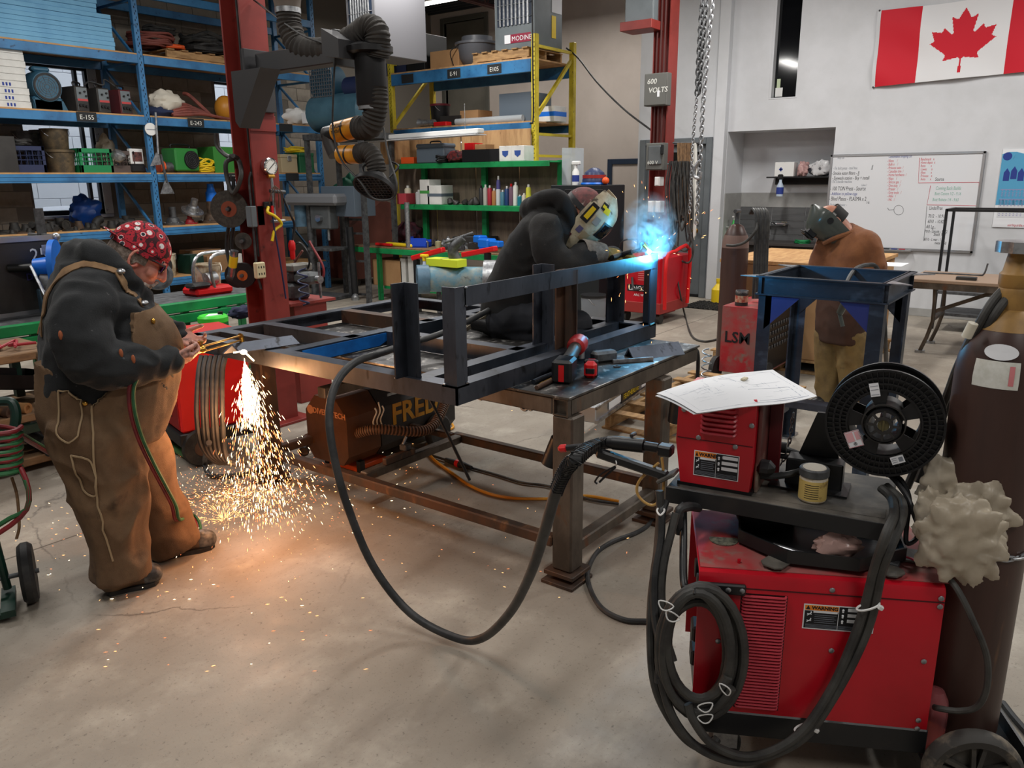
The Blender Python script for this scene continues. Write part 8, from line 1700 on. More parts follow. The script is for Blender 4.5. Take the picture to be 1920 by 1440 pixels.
for i in range(14):fp=at(742+i*11,.777,GX+.35+.25*R_.random());r=.03+.03*R_.random();solo(M().lathe([(r,0),(r*1.1,r*.4),(r*.6,r*.9),(r*.5,r*1.6),(0,r*1.7)],fp,(R_.uniform(-.6,.6),R_.uniform(-.6,.6),1),10),'metal_fitting',(m_castgrey,m_fit,m_zinc)[i% 3],('grey','black','bright')[i% 3]+' metal fitting, '+nth(i)+' from the near end of the bench clutter','fitting','bench fittings')
sack(at(765,.777,GX+.6),(.2,.25,.2),mat('maroon_rag',(80,34,44),.9,col2=(40,36,44),sc=9),'maroon and dark rag heap at the back of the workbench',81,'rag_heap','rags');q=at(892,.777,GX+.55);carton(q,.4,.5,.16,'dark tool case at the back of the workbench',m_char,name='tool_case');q=at(766,.777,GX+.1);solo(M().cyl(q,q+Vector((0,0,.62)),.035,n=14),'steel_prop',m_zinc,'silver pipe prop standing on the workbench under the shelf','pipe')
for p_,sy,h,mt,lb,z in ((745,.6,.38,m_card,'big cardboard box under the workbench',.2),(775,.10,.42,m_whitebox,'white panel leaning under the workbench, beside the cardboard',.2),(795,.22,.46,m_whitebox,'wide white panel under the workbench',.2)):carton(at(p_,z,GX+.3),.4,sy,h,lb,mt)
# black cabinet with parts at the rack end
bc=thing('bolt_cabinet','black drawer cabinet with white lettering beside the yellow rack','cabinet',(8.75,5.35,0));M().box(-.3,-.36,0,.3,.36,1.62,.006).build('body',mat('cabinet_black',(24,28,32),.45),bc);a=M();write(a,'BRAFASCO',.07,(-.302,.28,1.38),(0,-1,0),(0,0,1),.001);a.build('lettering',m_chalk,bc)
dm=M().box(-.008,-.05,-.03,.004,.05,.03,.003).mesh('drawer',m_black)
for i in range(6):
    for j in range(2):inst(dm,'drawer',(-.302,.10-i*.09,1.54-j*.10),bc)
q=bc.location+Vector((0,0,1.62));t=thing('spray_bottle','white trigger bottle standing on the black drawer cabinet','bottle',q+Vector((-.1,.12,0)));M().lathe([(.045,0),(.045,.16),(.02,.2),(.018,.24)],n=16).build('bottle_body',m_whiteplas,t);M().box(-.03,-.06,.24,.03,.05,.29,.012).build('trigger_head',m_whiteplas,t);M().hollow((0,0,.04),(0,0,.12),.0455,.045,16).build('label',m_inkblue,t)
t=thing('face_shield','blue and red safety helmet on the black drawer cabinet','helmet',q+Vector((-.05,-.12,.03)));M().lathe([(.15,0),(.15,.03),(.12,.12),(.05,.17),(0,.18)],n=20).build('shell',mat('helmet_blue',(52,62,96),.35),t);M().hollow((0,0,.05),(0,0,.09),.147,.13,20).build('red_band',mat('helmet_red',(150,44,40),.4),t);M().lathe([(.16,0),(.17,-.02),(.16,-.03)],n=20).build('brim',m_bluebright,t)
carton(q+Vector((.05,.26,0)),.3,.14,.45,'clear plastic case standing on the black drawer cabinet',m_clear,name='case');solo(M().ell(q+Vector((-.1,-.31,.05)),.045,12,8),'orange_ball',m_orange,'orange ball cap on the corner of the black drawer cabinet','ball')
# pipe bender and saw between frame and bench
t=thing('pipe_machine','old blue pipe threading machine with a cutter behind the frame','machine',(6.35,5.1,0));b0_=Vector((6.25,5.35,.70));M().cyl(b0_+Vector((-.2,.28,0)),b0_+Vector((.12,-.28,0)),.13,n=22).bw('motor_barrel',mat('chipped_blue_paint',(96,140,160),.5,col2=(140,150,146),sc=9,col3=(70,74,76),sc3=16),t);M().hollow(b0_+Vector((-.28,.35,0)),b0_+Vector((-.19,.27,0)),.15,.06,22).bw('chuck',m_steelblue,t);M().cyl(b0_+Vector((.1,-.24,0)),b0_+Vector((.19,-.38,0)),.2,n=28).bw('guard_wheel',m_zinc,t);M().tube([b0_+Vector((0,0,.1)),b0_+Vector((-.05,.05,.3)),b0_+Vector((.0,-.05,.42))],lambda u:.07-.03*u,12).cyl(b0_+Vector((-.1,.1,.38)),b0_+Vector((.1,-.1,.47)),.014,n=8).bw('cutter_head',m_castgrey,t)
for s in (-.2,.2):M().cyl(b0_+Vector((s*.6,-s,-.1)),(b0_.x+s,b0_.y-s*.6,0),.025,n=10).bw('leg',m_castgrey,t)
carton(b0_+Vector((-.10,.10,.135)),.16,.42,.08,'lime green flat carton lying on the blue pipe machine',mat('lime_carton',(206,220,50),.5))
for (p,q_,n) in (((729,478),(832,468),0),((878,480),(930,466),1)):
    a,b_=onx(p[0]+45,p[1]-2,7.2) if n==0 else onx(p[0],p[1],7.2),onx(q_[0],q_[1],7.2);a=onx(774 if n==0 else 868,484 if n==0 else 478,7.2);t=thing('saw_horse',('red topped steel stand nearer the cardboard box','red topped steel stand under the blue vise')[n],'stand',(7.2,(a.y+b_.y)/2,0));M().bar(a,b_,.08,.06,bev=.01).bw('top_bar',m_redbright,t);k=a.lerp(b_,.12 if n==0 else .75);M().box(k.x-.03,k.y-.03,.02,k.x+.03,k.y+.03,k.z-.03).box(k.x-.2,k.y-.1,0,k.x+.2,k.y+.1,.02).bw('leg',m_black,t)
s_=onx(797,530,7.12);t=thing('spray_bottle','clear spray bottle with a yellow trigger hung on the red topped stand','bottle',s_);M().lathe([(.05,0),(.052,.02),(.052,.15),(.02,.23),(.018,.26)],n=18).build('bottle_body',mat('clear_blue_bottle',(196,212,230),.2,alpha=.85),t);M().hollow((0,0,.03),(0,0,.14),.0525,.052,18).build('label',mat('label_blue',(60,96,190),.5,col2=(200,210,230),sc=30),t);M().box(-.022,-.02,.26,.022,.02,.33,.01).box(-.03,-.06,.31,.03,.05,.345,.01).build('trigger_head',m_yelplas,t)
carton(onz(830,596,.0)+Vector((.9,.4,0)),.3,.5,.12,'red and dark tool case on the floor beyond the frame',m_redbright,name='tool_case')
# ---- compressor, dumpster, ladder frame in the far corner
t=thing('air_compressor','blue green tank compressor with a mesh guard on a stand in the corner','compressor',(8.0,8.9,0));m_tank=mat('compressor_blue',(70,104,120),.35,col2=(58,90,106),sc=3);a,b_=Vector((8.0,9.45,2.63)),Vector((8.0,8.42,2.63));M().lathe([(0,-.12),(.16,-.09),(.26,0),(.26,1.03),(.16,1.12),(0,1.15)],a,(0,-1,0),28).bw('tank',m_tank,t);M().cyl((7.86,9.2,3.02),(8.1,9.2,3.02),.26,n=26).bw('pulley_guard',m_teal,t)
g_=M();[g_.bar((7.84,9.42-i*.05,2.80),(7.84,9.42-i*.05,3.24),.01).bar((7.84,8.98,2.80+i*.048),(7.84,9.42,2.80+i*.048),.01) for i in range(10)];g_.bw('guard_mesh',m_zinc,t)['kind']='stuff';M().cyl((7.95,8.75,2.95),(7.95,8.45,2.95),.13,n=20).bw('motor',m_navy,t)
M().box(7.7,8.3,2.26,8.35,9.5,2.34).bw('stand_top',m_castgrey,t)
for x in (7.74,8.31):
    for y in (8.34,9.46):M().box(x-.03,y-.03,0,x+.03,y+.03,2.26).bw('stand_leg',m_castgrey,t)
carton((8.0,8.95,1.75-.55),.4,.7,.42,'grey carton on the corner frame behind the fume hood',m_greycase);bpy.data.objects[C.objects[-3].name]
t=thing('waste_bin','brown slope topped steel waste bin on casters','bin',(9.3,10.3,0));M().prism([(0,.12),(1.0,.12),(1.0,1.30),(.72,1.38),(0,.98)],1.0,(8.85,10.85,0),(1,0,0),(0,0,1)).bw('bin_body',mat('brown_bin_paint',(112,62,52),.5,col2=(96,52,44),sc=2),t);M().bar((8.84,9.83,.62),(9.86,9.83,.62),.03,.02).bw('rim',m_rusty,t)
for x in (8.95,9.7):M().cyl((x,9.9,.07),(x,9.95,.07),.07,n=16).bw('caster',m_rubber,t)
sack((9.0,10.0,1.33),(.28,.3,.26),mat('green_tarp',(30,108,82),.6,col2=(22,84,64),sc=6),'green tarp bundled on the brown waste bin',91,'tarp','tarp');sack((8.85,9.7,1.18),(.35,.12,.2),mat('grey_canvas',(120,112,100),.85),'grey canvas draped by the brown waste bin',95,'canvas','tarp')
t=thing('ladder_frame','tall grey steel ladder frame standing before the brown bin','frame',(8.02,8.8,0));f0,f1=Vector((7.98,8.98,0)),Vector((8.06,8.66,0))
for f in (f0,f1):M().box(f.x-.025,f.y-.025,0,f.x+.025,f.y+.025,1.18,.004).bw('upright',m_castgrey,t)
for z in (.06,.55,.95,1.15):M().bar(f0+Vector((0,0,z)),f1+Vector((0,0,z)),.03).bw('rung',m_castgrey,t)
solo(M().cyl((7.9,8.80,.0),(7.9,8.84,1.05),.05,n=14),'black_pipe',m_blackmet,'thick black pipe standing against the ladder frame','pipe');solo(M().lathe([(.06,0),(.06,.05),(.03,.09),(0,.1)],(7.85,8.75,0),n=14),'silver_fitting',m_zinc,'silver fitting on the floor at the foot of the black pipe','fitting')
cord('overhead_cable',[onx(1062,90,9.9),onx(1085,110,9.9),onx(1120,155,9.7),onx(1170,205,9.5),onx(1222,245,9.35)],.012,m_hosedk,'dark cable slung from the yellow rack to the far red column','cable');cord('rack_cord',[onx(998,0,8.96),onx(999,120,8.96),onx(1000,220,8.96),onx(994,232,8.9)],.010,m_black,'black cord running down the yellow upright','cord')
# ================================================================ far red column, flag wall, things on the right
c2=hcol('column_2',9.24,9.46,4.54,4.76)
for y,r in ((4.60,.012),(4.65,.014),(4.70,.012)):struct(M().tube([(9.22,y,ZC-.02),(9.22,y,2.9),(9.20,y-.01,2.4),(9.22,y,2.1)],r,8),'conduit',m_dkred,c2)
def panelbox(loc,sy,h,mt,label,txt=None):
    t=thing('electrical_box',label,'electrical box',loc);M().box(-.12,-sy/2,0,0,sy/2,h,.006).build('box',mt,t);M().box(-.128,-sy/2+.01,.01,-.119,sy/2-.01,h-.01,.003).build('cover',mt,t)
    if txt:a=M();[write(a,s,.085,(-.13,sy/2-.04-.02*i,h-.12-.10*i),(0,-1,.0),(0,-.15,1),.0006,.001) for i,s in enumerate(txt)];a.build('lettering',m_chalk,t)
    return t
m_ebox=mat('grey_electrical_paint',(98,98,94),.5)
t=panelbox((9.22,4.64,2.54),.30,.37,m_ebox,'grey electrical box marked 600 VOLTS on the far red column',('600','VOLTS'));M().box(-.131,-.06,.10,-.127,-.03,.17).build('label',m_paper,t)
t=panelbox((9.22,4.62,1.79),.24,.32,m_ebox,'grey disconnect switch on the far red column',None);M().box(-.15,-.10,.06,-.12,.08,.29,.03).build('switch_face',m_greymach,t);M().box(-.17,-.13,.18,-.13,-.10,.30,.01).build('lever',m_black,t);a=M();write(a,'600 V',.06,(-.152,.08,.07),(0,-1,0),(0,0,1),.0005);a.build('lettering',m_chalk,t)
t=panelbox((9.2,4.88,3.50),.38,.5,m_heater,'big grey transformer box on a red bracket by the far column');M().box(-.22,-.22,-.10,.1,.2,-.0,.004).build('bracket',m_column,t)
for i,(y,z) in enumerate(((4.58,1.60),(4.66,1.28),(4.56,1.28))):panelbox((9.23,y,z),.07,.11 if i==0 else .14,m_whiteplas,('small white outlet high on the far red column','left of two white outlets low on the far red column','right of two white outlets low on the far red column')[i])
# hung leads, slings and chains
HX=9.1;R_=random.Random(8);t=thing('cable_bracket','steel bracket arm holding leads on the far red column','bracket',(HX,4.3,1.95));M().cyl(onx(1252,308,HX),onx(1295,296,HX),.012,n=8).cyl(onx(1262,268,HX),onx(1310,268,HX),.012,n=8).bw('bracket_arm',m_castgrey,t)
for i in range(12):
    x=1256+i*3.4;e=440+R_.uniform(-40,40);Xi=HX-.04*R_.random();cord('hung_lead',[onx(x,302,Xi),onx(x-6+R_.uniform(-2,2),350,Xi),onx(x-4,400,Xi),onx(x+2,e,Xi),onx(x+9,e-30,Xi),onx(x+8,360,Xi),onx(x+5,303,Xi)],.011,(m_hose,m_hosedk)[i% 2],nth(i)+' grey lead from the far red column in the hung bundle','cable',6,'hung leads',5)
for i in range(5):x=1272+i*7;cord('web_sling',[onx(x,268,HX),onx(x+1,330,HX),onx(x+2,400+i*12,HX),onx(x+5,330,HX),onx(x+4,268,HX)],.018,(m_shelfwood,m_chalk)[i==4],'tan web sling' if i != 4 else 'cream web sling','sling',6,None);o=C.objects[-1];o['label']=('tan web sling hung with the leads, '+nth(i)+' from the far red column' if i != 4 else 'cream web sling hung nearest the hoist chains');o['group']='hung web slings'
for i,(a,b_) in enumerate((((1250,440),(1295,470)),((1254,452),(1300,492)))):cord('drooping_lead',[onx(a[0],a[1],HX-.1),onx(a[0]+18,b_[1]-8,HX-.1),onx(b_[0]-8,b_[1],HX-.1),onx(b_[0],b_[1]-24,HX-.1),onx(b_[0]-6,b_[1]-55,HX-.1)],.012,m_hose,('upper','lower')[i]+' grey lead drooping below the hung leads','cable')
cord('floor_lead',[onx(1268,470,HX-.1),onx(1268,505,HX-.1),onx(1275,550,8.9),onz(1284,590,.02),onz(1296,628,.012),onz(1318,640,.012),onz(1345,636,.012),onz(1368,626,.03)],.011,m_hose,'grey lead running from the hung leads over the floor to the dusty red welder','cable')
for i,(P,l,r) in enumerate((([(1317,0),(1313,60),(1309,130),(1307,178)],.075,.010),([(1325,0),(1320,60),(1314,130),(1311,175)],.075,.010),([(1337,0),(1330,60),(1323,140),(1318,200),(1313,300)],.07,.009),([(1307,178),(1302,230),(1298,280),(1296,340),(1293,400)],.05,.006),([(1312,300),(1309,360),(1306,420)],.06,.009))):
    solo(chain(M(),[onx(x,y,8.75) for x,y in P],l,r,l*.62),'hoist_chain',m_castgrey if i<2 else m_zinc,('leftmost thick hoist chain hanging from the roof','second thick hoist chain beside the leftmost one','bright hoist chain nearest the white pilaster','thin hand chain ending beside the web slings','short chain hanging below the hook')[i],'chain')
solo(M().tube([onx(1311,302,8.72),onx(1303,315,8.72),onx(1302,330,8.72),onx(1312,334,8.72),onx(1314,322,8.72)],.02,10),'lifting_hook',m_zinc,'steel lifting hook at the end of the bright hoist chain','hook')
# red wheeled welder near the arc
t=thing('red_welder','red boxy arc welder with a maker plate, below the welding arc','welder',(8.75,4.42,0));M().box(-.3,-.27,.17,.45,.27,.80,.02).build('case',m_red,t);M().box(-.31,-.28,.13,.46,.28,.26,.006).build('base',mat('worn_red_base',(150,44,40),.6),t)
for y in (-.22,.22):M().cyl((-.2,y-.02,.065),(-.2,y+.02,.065),.065,n=16).build('caster',m_rubber,t)
a=M();[a.box(-.302,-.2,.52+i*.025,-.299,.03,.53+i*.025) for i in range(9)];a.build('vent_slots',mat('vent_pink',(206,120,120),.4),t);M().box(-.303,-.22,.385,-.299,.17,.465).build('name_plate',m_ink,t);a=M();write(a,'LINCOLN',.075,(-.305,.15,.398),(0,-1,0),(0,0,1),.0008,.001);write(a,'ARC WELDER',.04,(-.305,.08,.33),(0,-1,0),(0,0,1),.0008);a.build('lettering',m_paper,t)
M().tube([(-.32,-.34,.2),(-.32,-.34,.78),(-.1,-.34,.86),(.3,-.34,.86),(.3,-.34,.2)],.022,10,3).build('side_rail',m_redbright,t);M().tube([(-.35,.25,.6),(-.35,.25,.95),(-.35,.0,1.0),(-.33,-.1,.95)],.010,8).build('push_handle',m_blackmet,t);M().tube([(-.32,.1,.55),(-.36,.05,.42),(-.34,-.08,.45),(-.31,-.14,.56)],.014,8).build('lead',m_hosedk,t)
pail((7.8,4.67,0),.15,.40,mat('slate_bucket',(120,126,134),.5),'grey bucket with a black liner on the floor beyond the table',lid=m_black)
# niche: shelf, sink counter and supplies
t=thing('wall_shelf','black wall shelf in the white niche','shelf',(11.3,3.5,1.68));M().box(-.16,-.44,0,.155,.44,.02,.003).build('board',m_blackmet,t);M().box(.1,-.40,-.09,.15,.40,-.0).build('bracket',m_blackmet,t)
z=1.70;a=carton((11.22,3.70,z),.16,.26,.19,'white first aid box with a blue cross on the niche shelf',m_whiteplas,name='first_aid_box');M().box(-.082,.02,.085,-.08,.07,.105).box(-.082,.035,.07,-.08,.055,.12).build('blue_cross',m_inkblue,a)
sack((11.22,3.47,z),(.08,.09,.12),mat('pink_pouch',(196,160,156),.6,col2=(150,110,110),sc=24),'pinkish printed pouch on the niche shelf',101,'pouch','pouch');sack((11.22,3.24,z),(.09,.17,.13),mat('white_black_bag',(210,210,212),.3,col2=(44,48,58),sc=7,lo=.5,hi=.55),'white and black printed plastic bag on the niche shelf',103)
q=Vector((11.06,3.71,1.44));t=thing('spray_bottle','blue labelled spray bottle hooked under the niche shelf','bottle',q);M().lathe([(.045,0),(.047,.13),(.02,.19),(.018,.22)],n=16).build('bottle_body',MATS['clear_blue_bottle'],t);M().hollow((0,0,.03),(0,0,.12),.0475,.047,16).build('label',m_inkblue,t);M().box(-.02,-.03,.22,.02,.04,.29,.012).build('trigger_head',m_black,t)
t=thing('sink_counter','dark counter with a wall faucet in the white niche','counter',(11.1,3.75,0));M().box(10.92,3.02,.78,11.455,4.40,.82,.004).bw('worktop',mat('dark_counter',(62,58,56),.5),t);M().box(11.0,3.05,0,11.45,4.38,.78).bw('cabinet',m_char,t)
t=thing('wall_faucet','chrome wall faucet above the dark niche counter','faucet',(11.45,3.85,1.05));M().cyl((-.05,-.14,0),(-.05,.14,0),.018,n=10).tube([(-.05,0,0),(-.22,0,.03),(-.26,0,-.02)],.013,8).build('spout',m_chrome,t)
for s in (-.14,.14):M().cyl((.015,s,0),(-.10,s,0),.02,n=10).bar((-.10,s-.04,.03),(-.10,s+.04,.03),.015).build('tap',m_chrome,t)
for p_,r,h,mt,lb in (((4.30),.07,.26,mat('green_soap',(70,190,90),.3),'green pump bottle of soap on the dark niche counter'),(4.38,.04,.15,m_whiteplas,'small white pump bottle beside the green soap')):t=thing('soap_bottle',lb,'bottle',(10.98,p_,.82));M().lathe([(r,0),(r,h*.5),(r*.3,h),(r*.25,h*1.12)],n=16).build('bottle_body',mt,t);M().cyl((0,0,h*1.1),(0,0,h*1.3),.008,n=8).box(-.05,-.01,h*1.28,.012,.01,h*1.34).build('pump',m_whiteplas,t)
hosepile((11.05,3.35,.82),.12,.06,.006,m_green,'green cord heap on the dark niche counter',7,17,.9,'cord','cord_heap')
t=thing('jug','yellow jug on the floor beside the niche cabinet','jug',(10.55,4.30,0));M().lathe([(.09,0),(.09,.18),(.03,.26),(.03,.30)],n=16).build('body',m_yelplas,t);M().cyl((0,0,.29),(0,0,.33),.035,n=12).build('cap',m_yelplas,t)
mt_=thing('floor_mat','dark rubber lattice mat on the floor by the grey door','mat',(10.2,4.2,0));a=M();[a.box(-.35+i*.07,-.35,0,-.33+i*.07,.35,.012).box(-.35,-.35+i*.07,0,.35,-.33+i*.07,.012) for i in range(10)];a.build('lattice',m_rubber,mt_)
# flag
fg=thing('flag','red and white Canadian flag pinned high on the white wall','flag',(10.83,1.7,2.76));FW,FH=1.80,.86
hl=[(0,-2000),(332,-1348),(423,-1321),(750,-1510),(546,-458),(657,-401),(1080,-855),(1185,-608),(1258,-570),(1800,-685),(1614,-113),(1648,-34),(1860,65),(919,827),(899,900),(1015,1220),(156,1069),(45,1167),(90,2030)];LP=[(x/4800,-y/4800) for x,y in hl+[(-x,y) for x,y in reversed(hl[1:])]]
def flagp(u,v):s=4*u*(1-u);return Vector((10.825-.012*math.sin(16*u+5*v)-.03*(1-v)*s-.014*math.sin(9*(u*.6+v))*(1-u),2.58-FW*u-.012*(1-v)*(1-u),2.745+FH*v-.02*s*v+.055*(1-v)*u+.035*u*v))
a=M();nu,nv=220,104;a.grid(flagp,nu,nv)
for j in range(nv):
    for i in range(nu):
        u=(i+.5)/nu;x=(u-.5)*FW/FH;k=1 if (u<.25 or u>.75 or inpoly(x,(j+.5)/nv-.5,LP)) else 0;a.mi[j*nu+i]=k
m_fr=mat('flag_red',(206,22,44),.7);m_fw=mat('flag_white',(230,230,232),.7);a.build('cloth',[m_fw,m_fr],fg,world=True,sharp=80);M().grid(lambda u,v:flagp(-.022*u,v)+Vector((-.001,0,0)),2,16).bw('header_strip',m_white,fg)
for v in (.0,1.0):M().ell(flagp(-.012,v),.012,8,6).bw('grommet',m_castgrey,fg)
# whiteboard
wb=thing('whiteboard','framed whiteboard covered in handwritten lists on the white wall','whiteboard',(10.84,2.15,.80));Y0_,Y1_,Z0_,Z1_=1.29,3.015,.80,1.965
M().box(10.828,Y0_,Z0_,10.845,Y1_,Z1_).bw('board',mat('whiteboard_enamel',(222,224,228),.25),wb)
for q in ((Y0_,Z0_,Y1_,Z0_+.03),(Y0_,Z1_-.03,Y1_,Z1_),(Y0_,Z0_,Y0_+.03,Z1_),(Y1_-.03,Z0_,Y1_,Z1_)):M().box(10.818,q[0],q[1],10.846,q[2],q[3],.004).bw('frame',m_alu,wb)
M().box(10.77,1.95,Z0_-.01,10.82,2.42,Z0_+.01,.003).bw('pen_tray',m_alu,wb)
for i,mt in enumerate((m_inkred,m_inkblue,m_ink,m_inkblue)):solo(M().cyl((10.795,2.02+i*.09,Z0_+.016),(10.795,2.09+i*.09,Z0_+.016),.006,n=8),'marker_pen',mt,('red marker pen in the whiteboard tray','blue marker pen beside the red one in the tray','black marker pen in the whiteboard tray','blue marker pen at the far right of the whiteboard tray')[i],'pen')
def wbt(m,s,px_,py_,size):p=onx(px_,py_,10.8275);write(m,s,size,p,(0,-1,.0),(0,-.05,1),.0004,0,'LEFT',.56)
G={m_ink:[('JJ',1634,316,.06),('- Smoke eater filters - JJ',1559,328,.062),('- Eyewash station - Buy + install',1560,337,.062),('- 100 TON Press - Source',1556,357,.072),('- Blind Plates - PLASMA x 2',1554,376,.072),('1-6',1624,382,.05),('Source',1753,339,.06),('Linde/Prax',1742,393,.06),('7012  - 10.91',1740,408,.058),('6010  - 10.82',1739,418,.058),('AR Lg...',1736,428,.06),('7018 - Lincoln - 11.72',1733,436,.05),('Shield  9.47',1750,442,.05),('6010 - L mar - 1.08',1732,451,.05),('metal  8.50',1752,458,.05)],
     m_inkgrey:[('Shop List',1570,298,.04),('- Fix bolt press - tool box',1562,318,.05),('- Fix 3 handle machine',1558,343,.05),('Lakes ?',1615,349,.04),('- Fix leaking drawer  -',1554,386,.045)],m_inkblue:[('- Addition to yellow cage',1556,366,.058),('Consumables Shopping List',1666,296,.042)],
     m_inkred:[(s,1663,304+i*6.6,.048) for i,s in enumerate(('- Nova     /','- Bulk o    /','- Princess auto  /','- Canadian tire  /','- Home hardware  /','- Napa    /','- Simcoe gas  /','- One stop   /','- Praxair   /','- Gray tools   /','- Atlas   /','- IHL   /'))]+[(s,1726,301+i*6.2,.045) for i,s in enumerate(('Benchmark   x','Home depot  x','Rona        x','Lowes       x','Next        x','Princess    x','Auto       x'))],
     m_inkgreen:[('Coming Back Builds',1754,356,.06),('Bott Centre 1/2 - 9.16',1752,366,.055),('Bott Rebate 1/4 - 9.63',1748,377,.055)]}
for mt,L_ in G.items():
    a=M();[wbt(a,*q) for q in L_]
    if mt is m_inkred:
        for P in (((1724,296),(1722,343),(1838,342)),((1745,348),(1738,384),(1832,386),(1836,342))):a.tube([onx(x,y,10.8275) for x,y in P],.003,4,1)
    if mt is m_ink:a.tube([onx(1685+9*math.cos(q),394+9*math.sin(q),10.8275) for q in np.linspace(0,2*PI,14)[:-1]],.002,4,2,True).tube([onx(1676,393,10.8275),onx(1667,394,10.8275),onx(1664,390,10.8275)],.0025,4,1).tube([onx(x,y,10.8275) for x,y in ((1738,386),(1735,422),(1732,452))],.002,4,1)
    a.bw('handwriting',mt,wb)['kind']='stuff'
cl=thing('wall_calendar','white and blue year calendar hung on the white wall','calendar',(10.845,.8,1.12));M().box(10.838,.50,1.11,10.846,1.13,1.98).bw('sheet',m_paper,cl)
a=M();a.prism([(.30*math.cos(q)-.1,max(-.33,.33*math.sin(q))) for q in np.linspace(-.9,PI+.9,20)],.001,(10.8375,.93,1.62),(0,-1,0),(0,0,1));a.v=[(x,min(1.128,max(.502,y)),z) for x,y,z in a.v];a.bw('blue_arc',mat('calendar_blue',(84,160,200),.7),cl);a=M();[a.prism([(-.03,0),(.03,0),(.03,.09),(0,.14),(-.03,.09)],.001,(10.8365,1.06-i*.07,1.63+.02*(i% 2)),(0,-1,0),(0,0,1)) for i in range(4)];a.bw('drawn_figures',m_inkblue,cl)['kind']='stuff'
a=M();write(a,'AirLiquide',.085,(10.837,1.02,1.87),(0,-1,0),(0,0,1),.0005,.001);write(a,'airliquide.ca',.04,(10.837,.98,1.125),(0,-1,0),(0,0,1),.0005);a.bw('lettering',m_inkred,cl);M().lathe([(.045,0),(.045,.001)],(10.837,1.075,1.90),(-1,0,0),20).bw('round_logo',m_inkblue,cl)
for i in range(2):
    for j in range(3):
        y0,z0=1.10-i*.31,1.36-j*.11+.08;M().box(10.8365,y0-.27,z0,10.8372,y0,z0+.10).bw('month_panel',m_white,cl);a=M();[a.box(10.8355,y0-.03-k*.035,z0+.02+r*.02,10.836,y0-.015-k*.035,z0+.028+r*.02) for k in range(7) for r in range(4)];a.box(10.8355,y0-.27,z0+.092,10.836,y0,z0+.10);a.bw('date_marks',mat('date_ink',(150,150,190),.7),cl)['kind']='stuff'
# steel stand in front of the third welder
st=thing('steel_stand','tall square steel stand with corner gussets in front of the third welder','stand',(4.85,1.25,0));sw=lambda m,n,mt=m_millblue:m.build(n,mt,st,world=True);x0,x1,y0,y1,zt=4.5,5.19,.9,1.6,1.15
def chan(p,q,inw):
    m=M();i_=Vector(inw);m.bar(Vector(p)+Vector((0,0,-.055))+i_*.022,Vector(q)+Vector((0,0,-.055))+i_*.022,.008,.11)
    for dz in (-.004,-.106):m.bar(Vector(p)+Vector((0,0,dz))+i_*.012,Vector(q)+Vector((0,0,dz))+i_*.012,.045,.008)
    return sw(m,'channel')
chan((x0,y0,zt),(x0,y1,zt),(1,0,0));chan((x1,y0,zt),(x1,y1,zt),(-1,0,0));chan((x0,y0,zt),(x1,y0,zt),(0,1,0));chan((x0,y1,zt),(x1,y1,zt),(0,-1,0))
for x,y,a,b_ in ((x0,y0,1,1),(x0,y1,1,-1),(x1,y0,-1,1),(x1,y1,-1,-1)):
    sw(M().angle((x+a*.01,y+b_*.01,.012),(x+a*.01,y+b_*.01,zt-.11),(a,0,0),(0,b_,0),.0762,.008),'leg');sw(M().box(x-.08,y-.08,0,x+.08,y+.08,.012),'foot_plate',m_bright)
    sw(M().prism([(0,0),(.20,0),(0,-.20)],.008,(x+a*.018,y+b_*.05,zt-.11),(0,b_,0),(0,0,1)),'gusset',mat('blue_gusset',(56,62,120),.45,metal=.4) if a>0 else m_millblue);sw(M().prism([(0,-.002),(.13,-.002),(0,-.13)],.006,(x+a*.02,y+b_*.02,zt-.006),(a,0,0),(0,b_,0)),'corner_plate',m_bright)
sw(M().bar((x0+.04,y0+.1,.42),(x0+.04,y1-.1,.42),.10,.04),'brace',m_mill);sw(M().bar((x0+.1,y1-.04,.26),(x1-.1,y1-.04,.26),.04,.10),'brace',m_mill)
cord('stand_cable',[onx(1582,548,4.95),onx(1590,525,5.05),onx(1604,505,5.2),onx(1625,497,5.4),onx(1645,504,5.5),onx(1655,560,5.5),onx(1660,640,5.45),onz(1662,745,.02),onz(1640,770,.02)],.014,m_hosedk,'grey gun cable arching over the rim of the steel stand','cable');solo(M().cyl(onx(1590,556,5.5),onx(1574,588,5.5),.03,.022,12).cyl(onx(1574,588,5.5),onx(1580,612,5.5),.014,n=10),'welding_gun',m_shell,'olive welding gun held inside the steel stand','welding gun')
# dusty red machine, cylinder, big carton
lw_=thing('red_welder','dusty red welder lettered LSM behind the steel stand','welder',(6.6,2.3,0));M().prism([(0,.1),(.36,.1),(.36,.66),(0,.66)],.68,(6.3,2.16,0),(0,1,0),(0,0,1)).bw('case',m_reddust,lw_);M().box(6.31,2.148,.12,6.97,2.16,.62,.003).bw('control_panel',m_black,lw_);a=M();write(a,'LSM',.13,(6.297,2.49,.36),(0,-1,0),(0,0,1),.001,.002);a.bw('lettering',m_ink,lw_)
bm_=M().box(-.018,-.006,-.016,.018,0,.016,.003).mesh('button',m_castgrey)
for i in range(8):
    for j in range(4):inst(bm_,'button',(6.42+i*.065-6.6,2.147-2.3,.32+j*.06),lw_)
for y in (2.12,2.56):M().cyl((6.32,y-.02,.11),(6.32,y+.02,.11),.11,n=22).bw('wheel',m_rubber,lw_)
t=thing('flux_tin','small dark tin with a red label on the dusty red welder','tin',(6.4,2.40,.66));M().cyl((0,0,0),(0,0,.11),.052,n=20).build('tin',m_char,t);M().hollow((0,0,.03),(0,0,.085),.053,.052,20).build('label',mat('tin_label',(170,70,54),.5,col2=(200,180,150),sc=30),t);M().hollow((0,0,.10),(0,0,.125),.052,.047,20).build('rim',m_zinc,t)
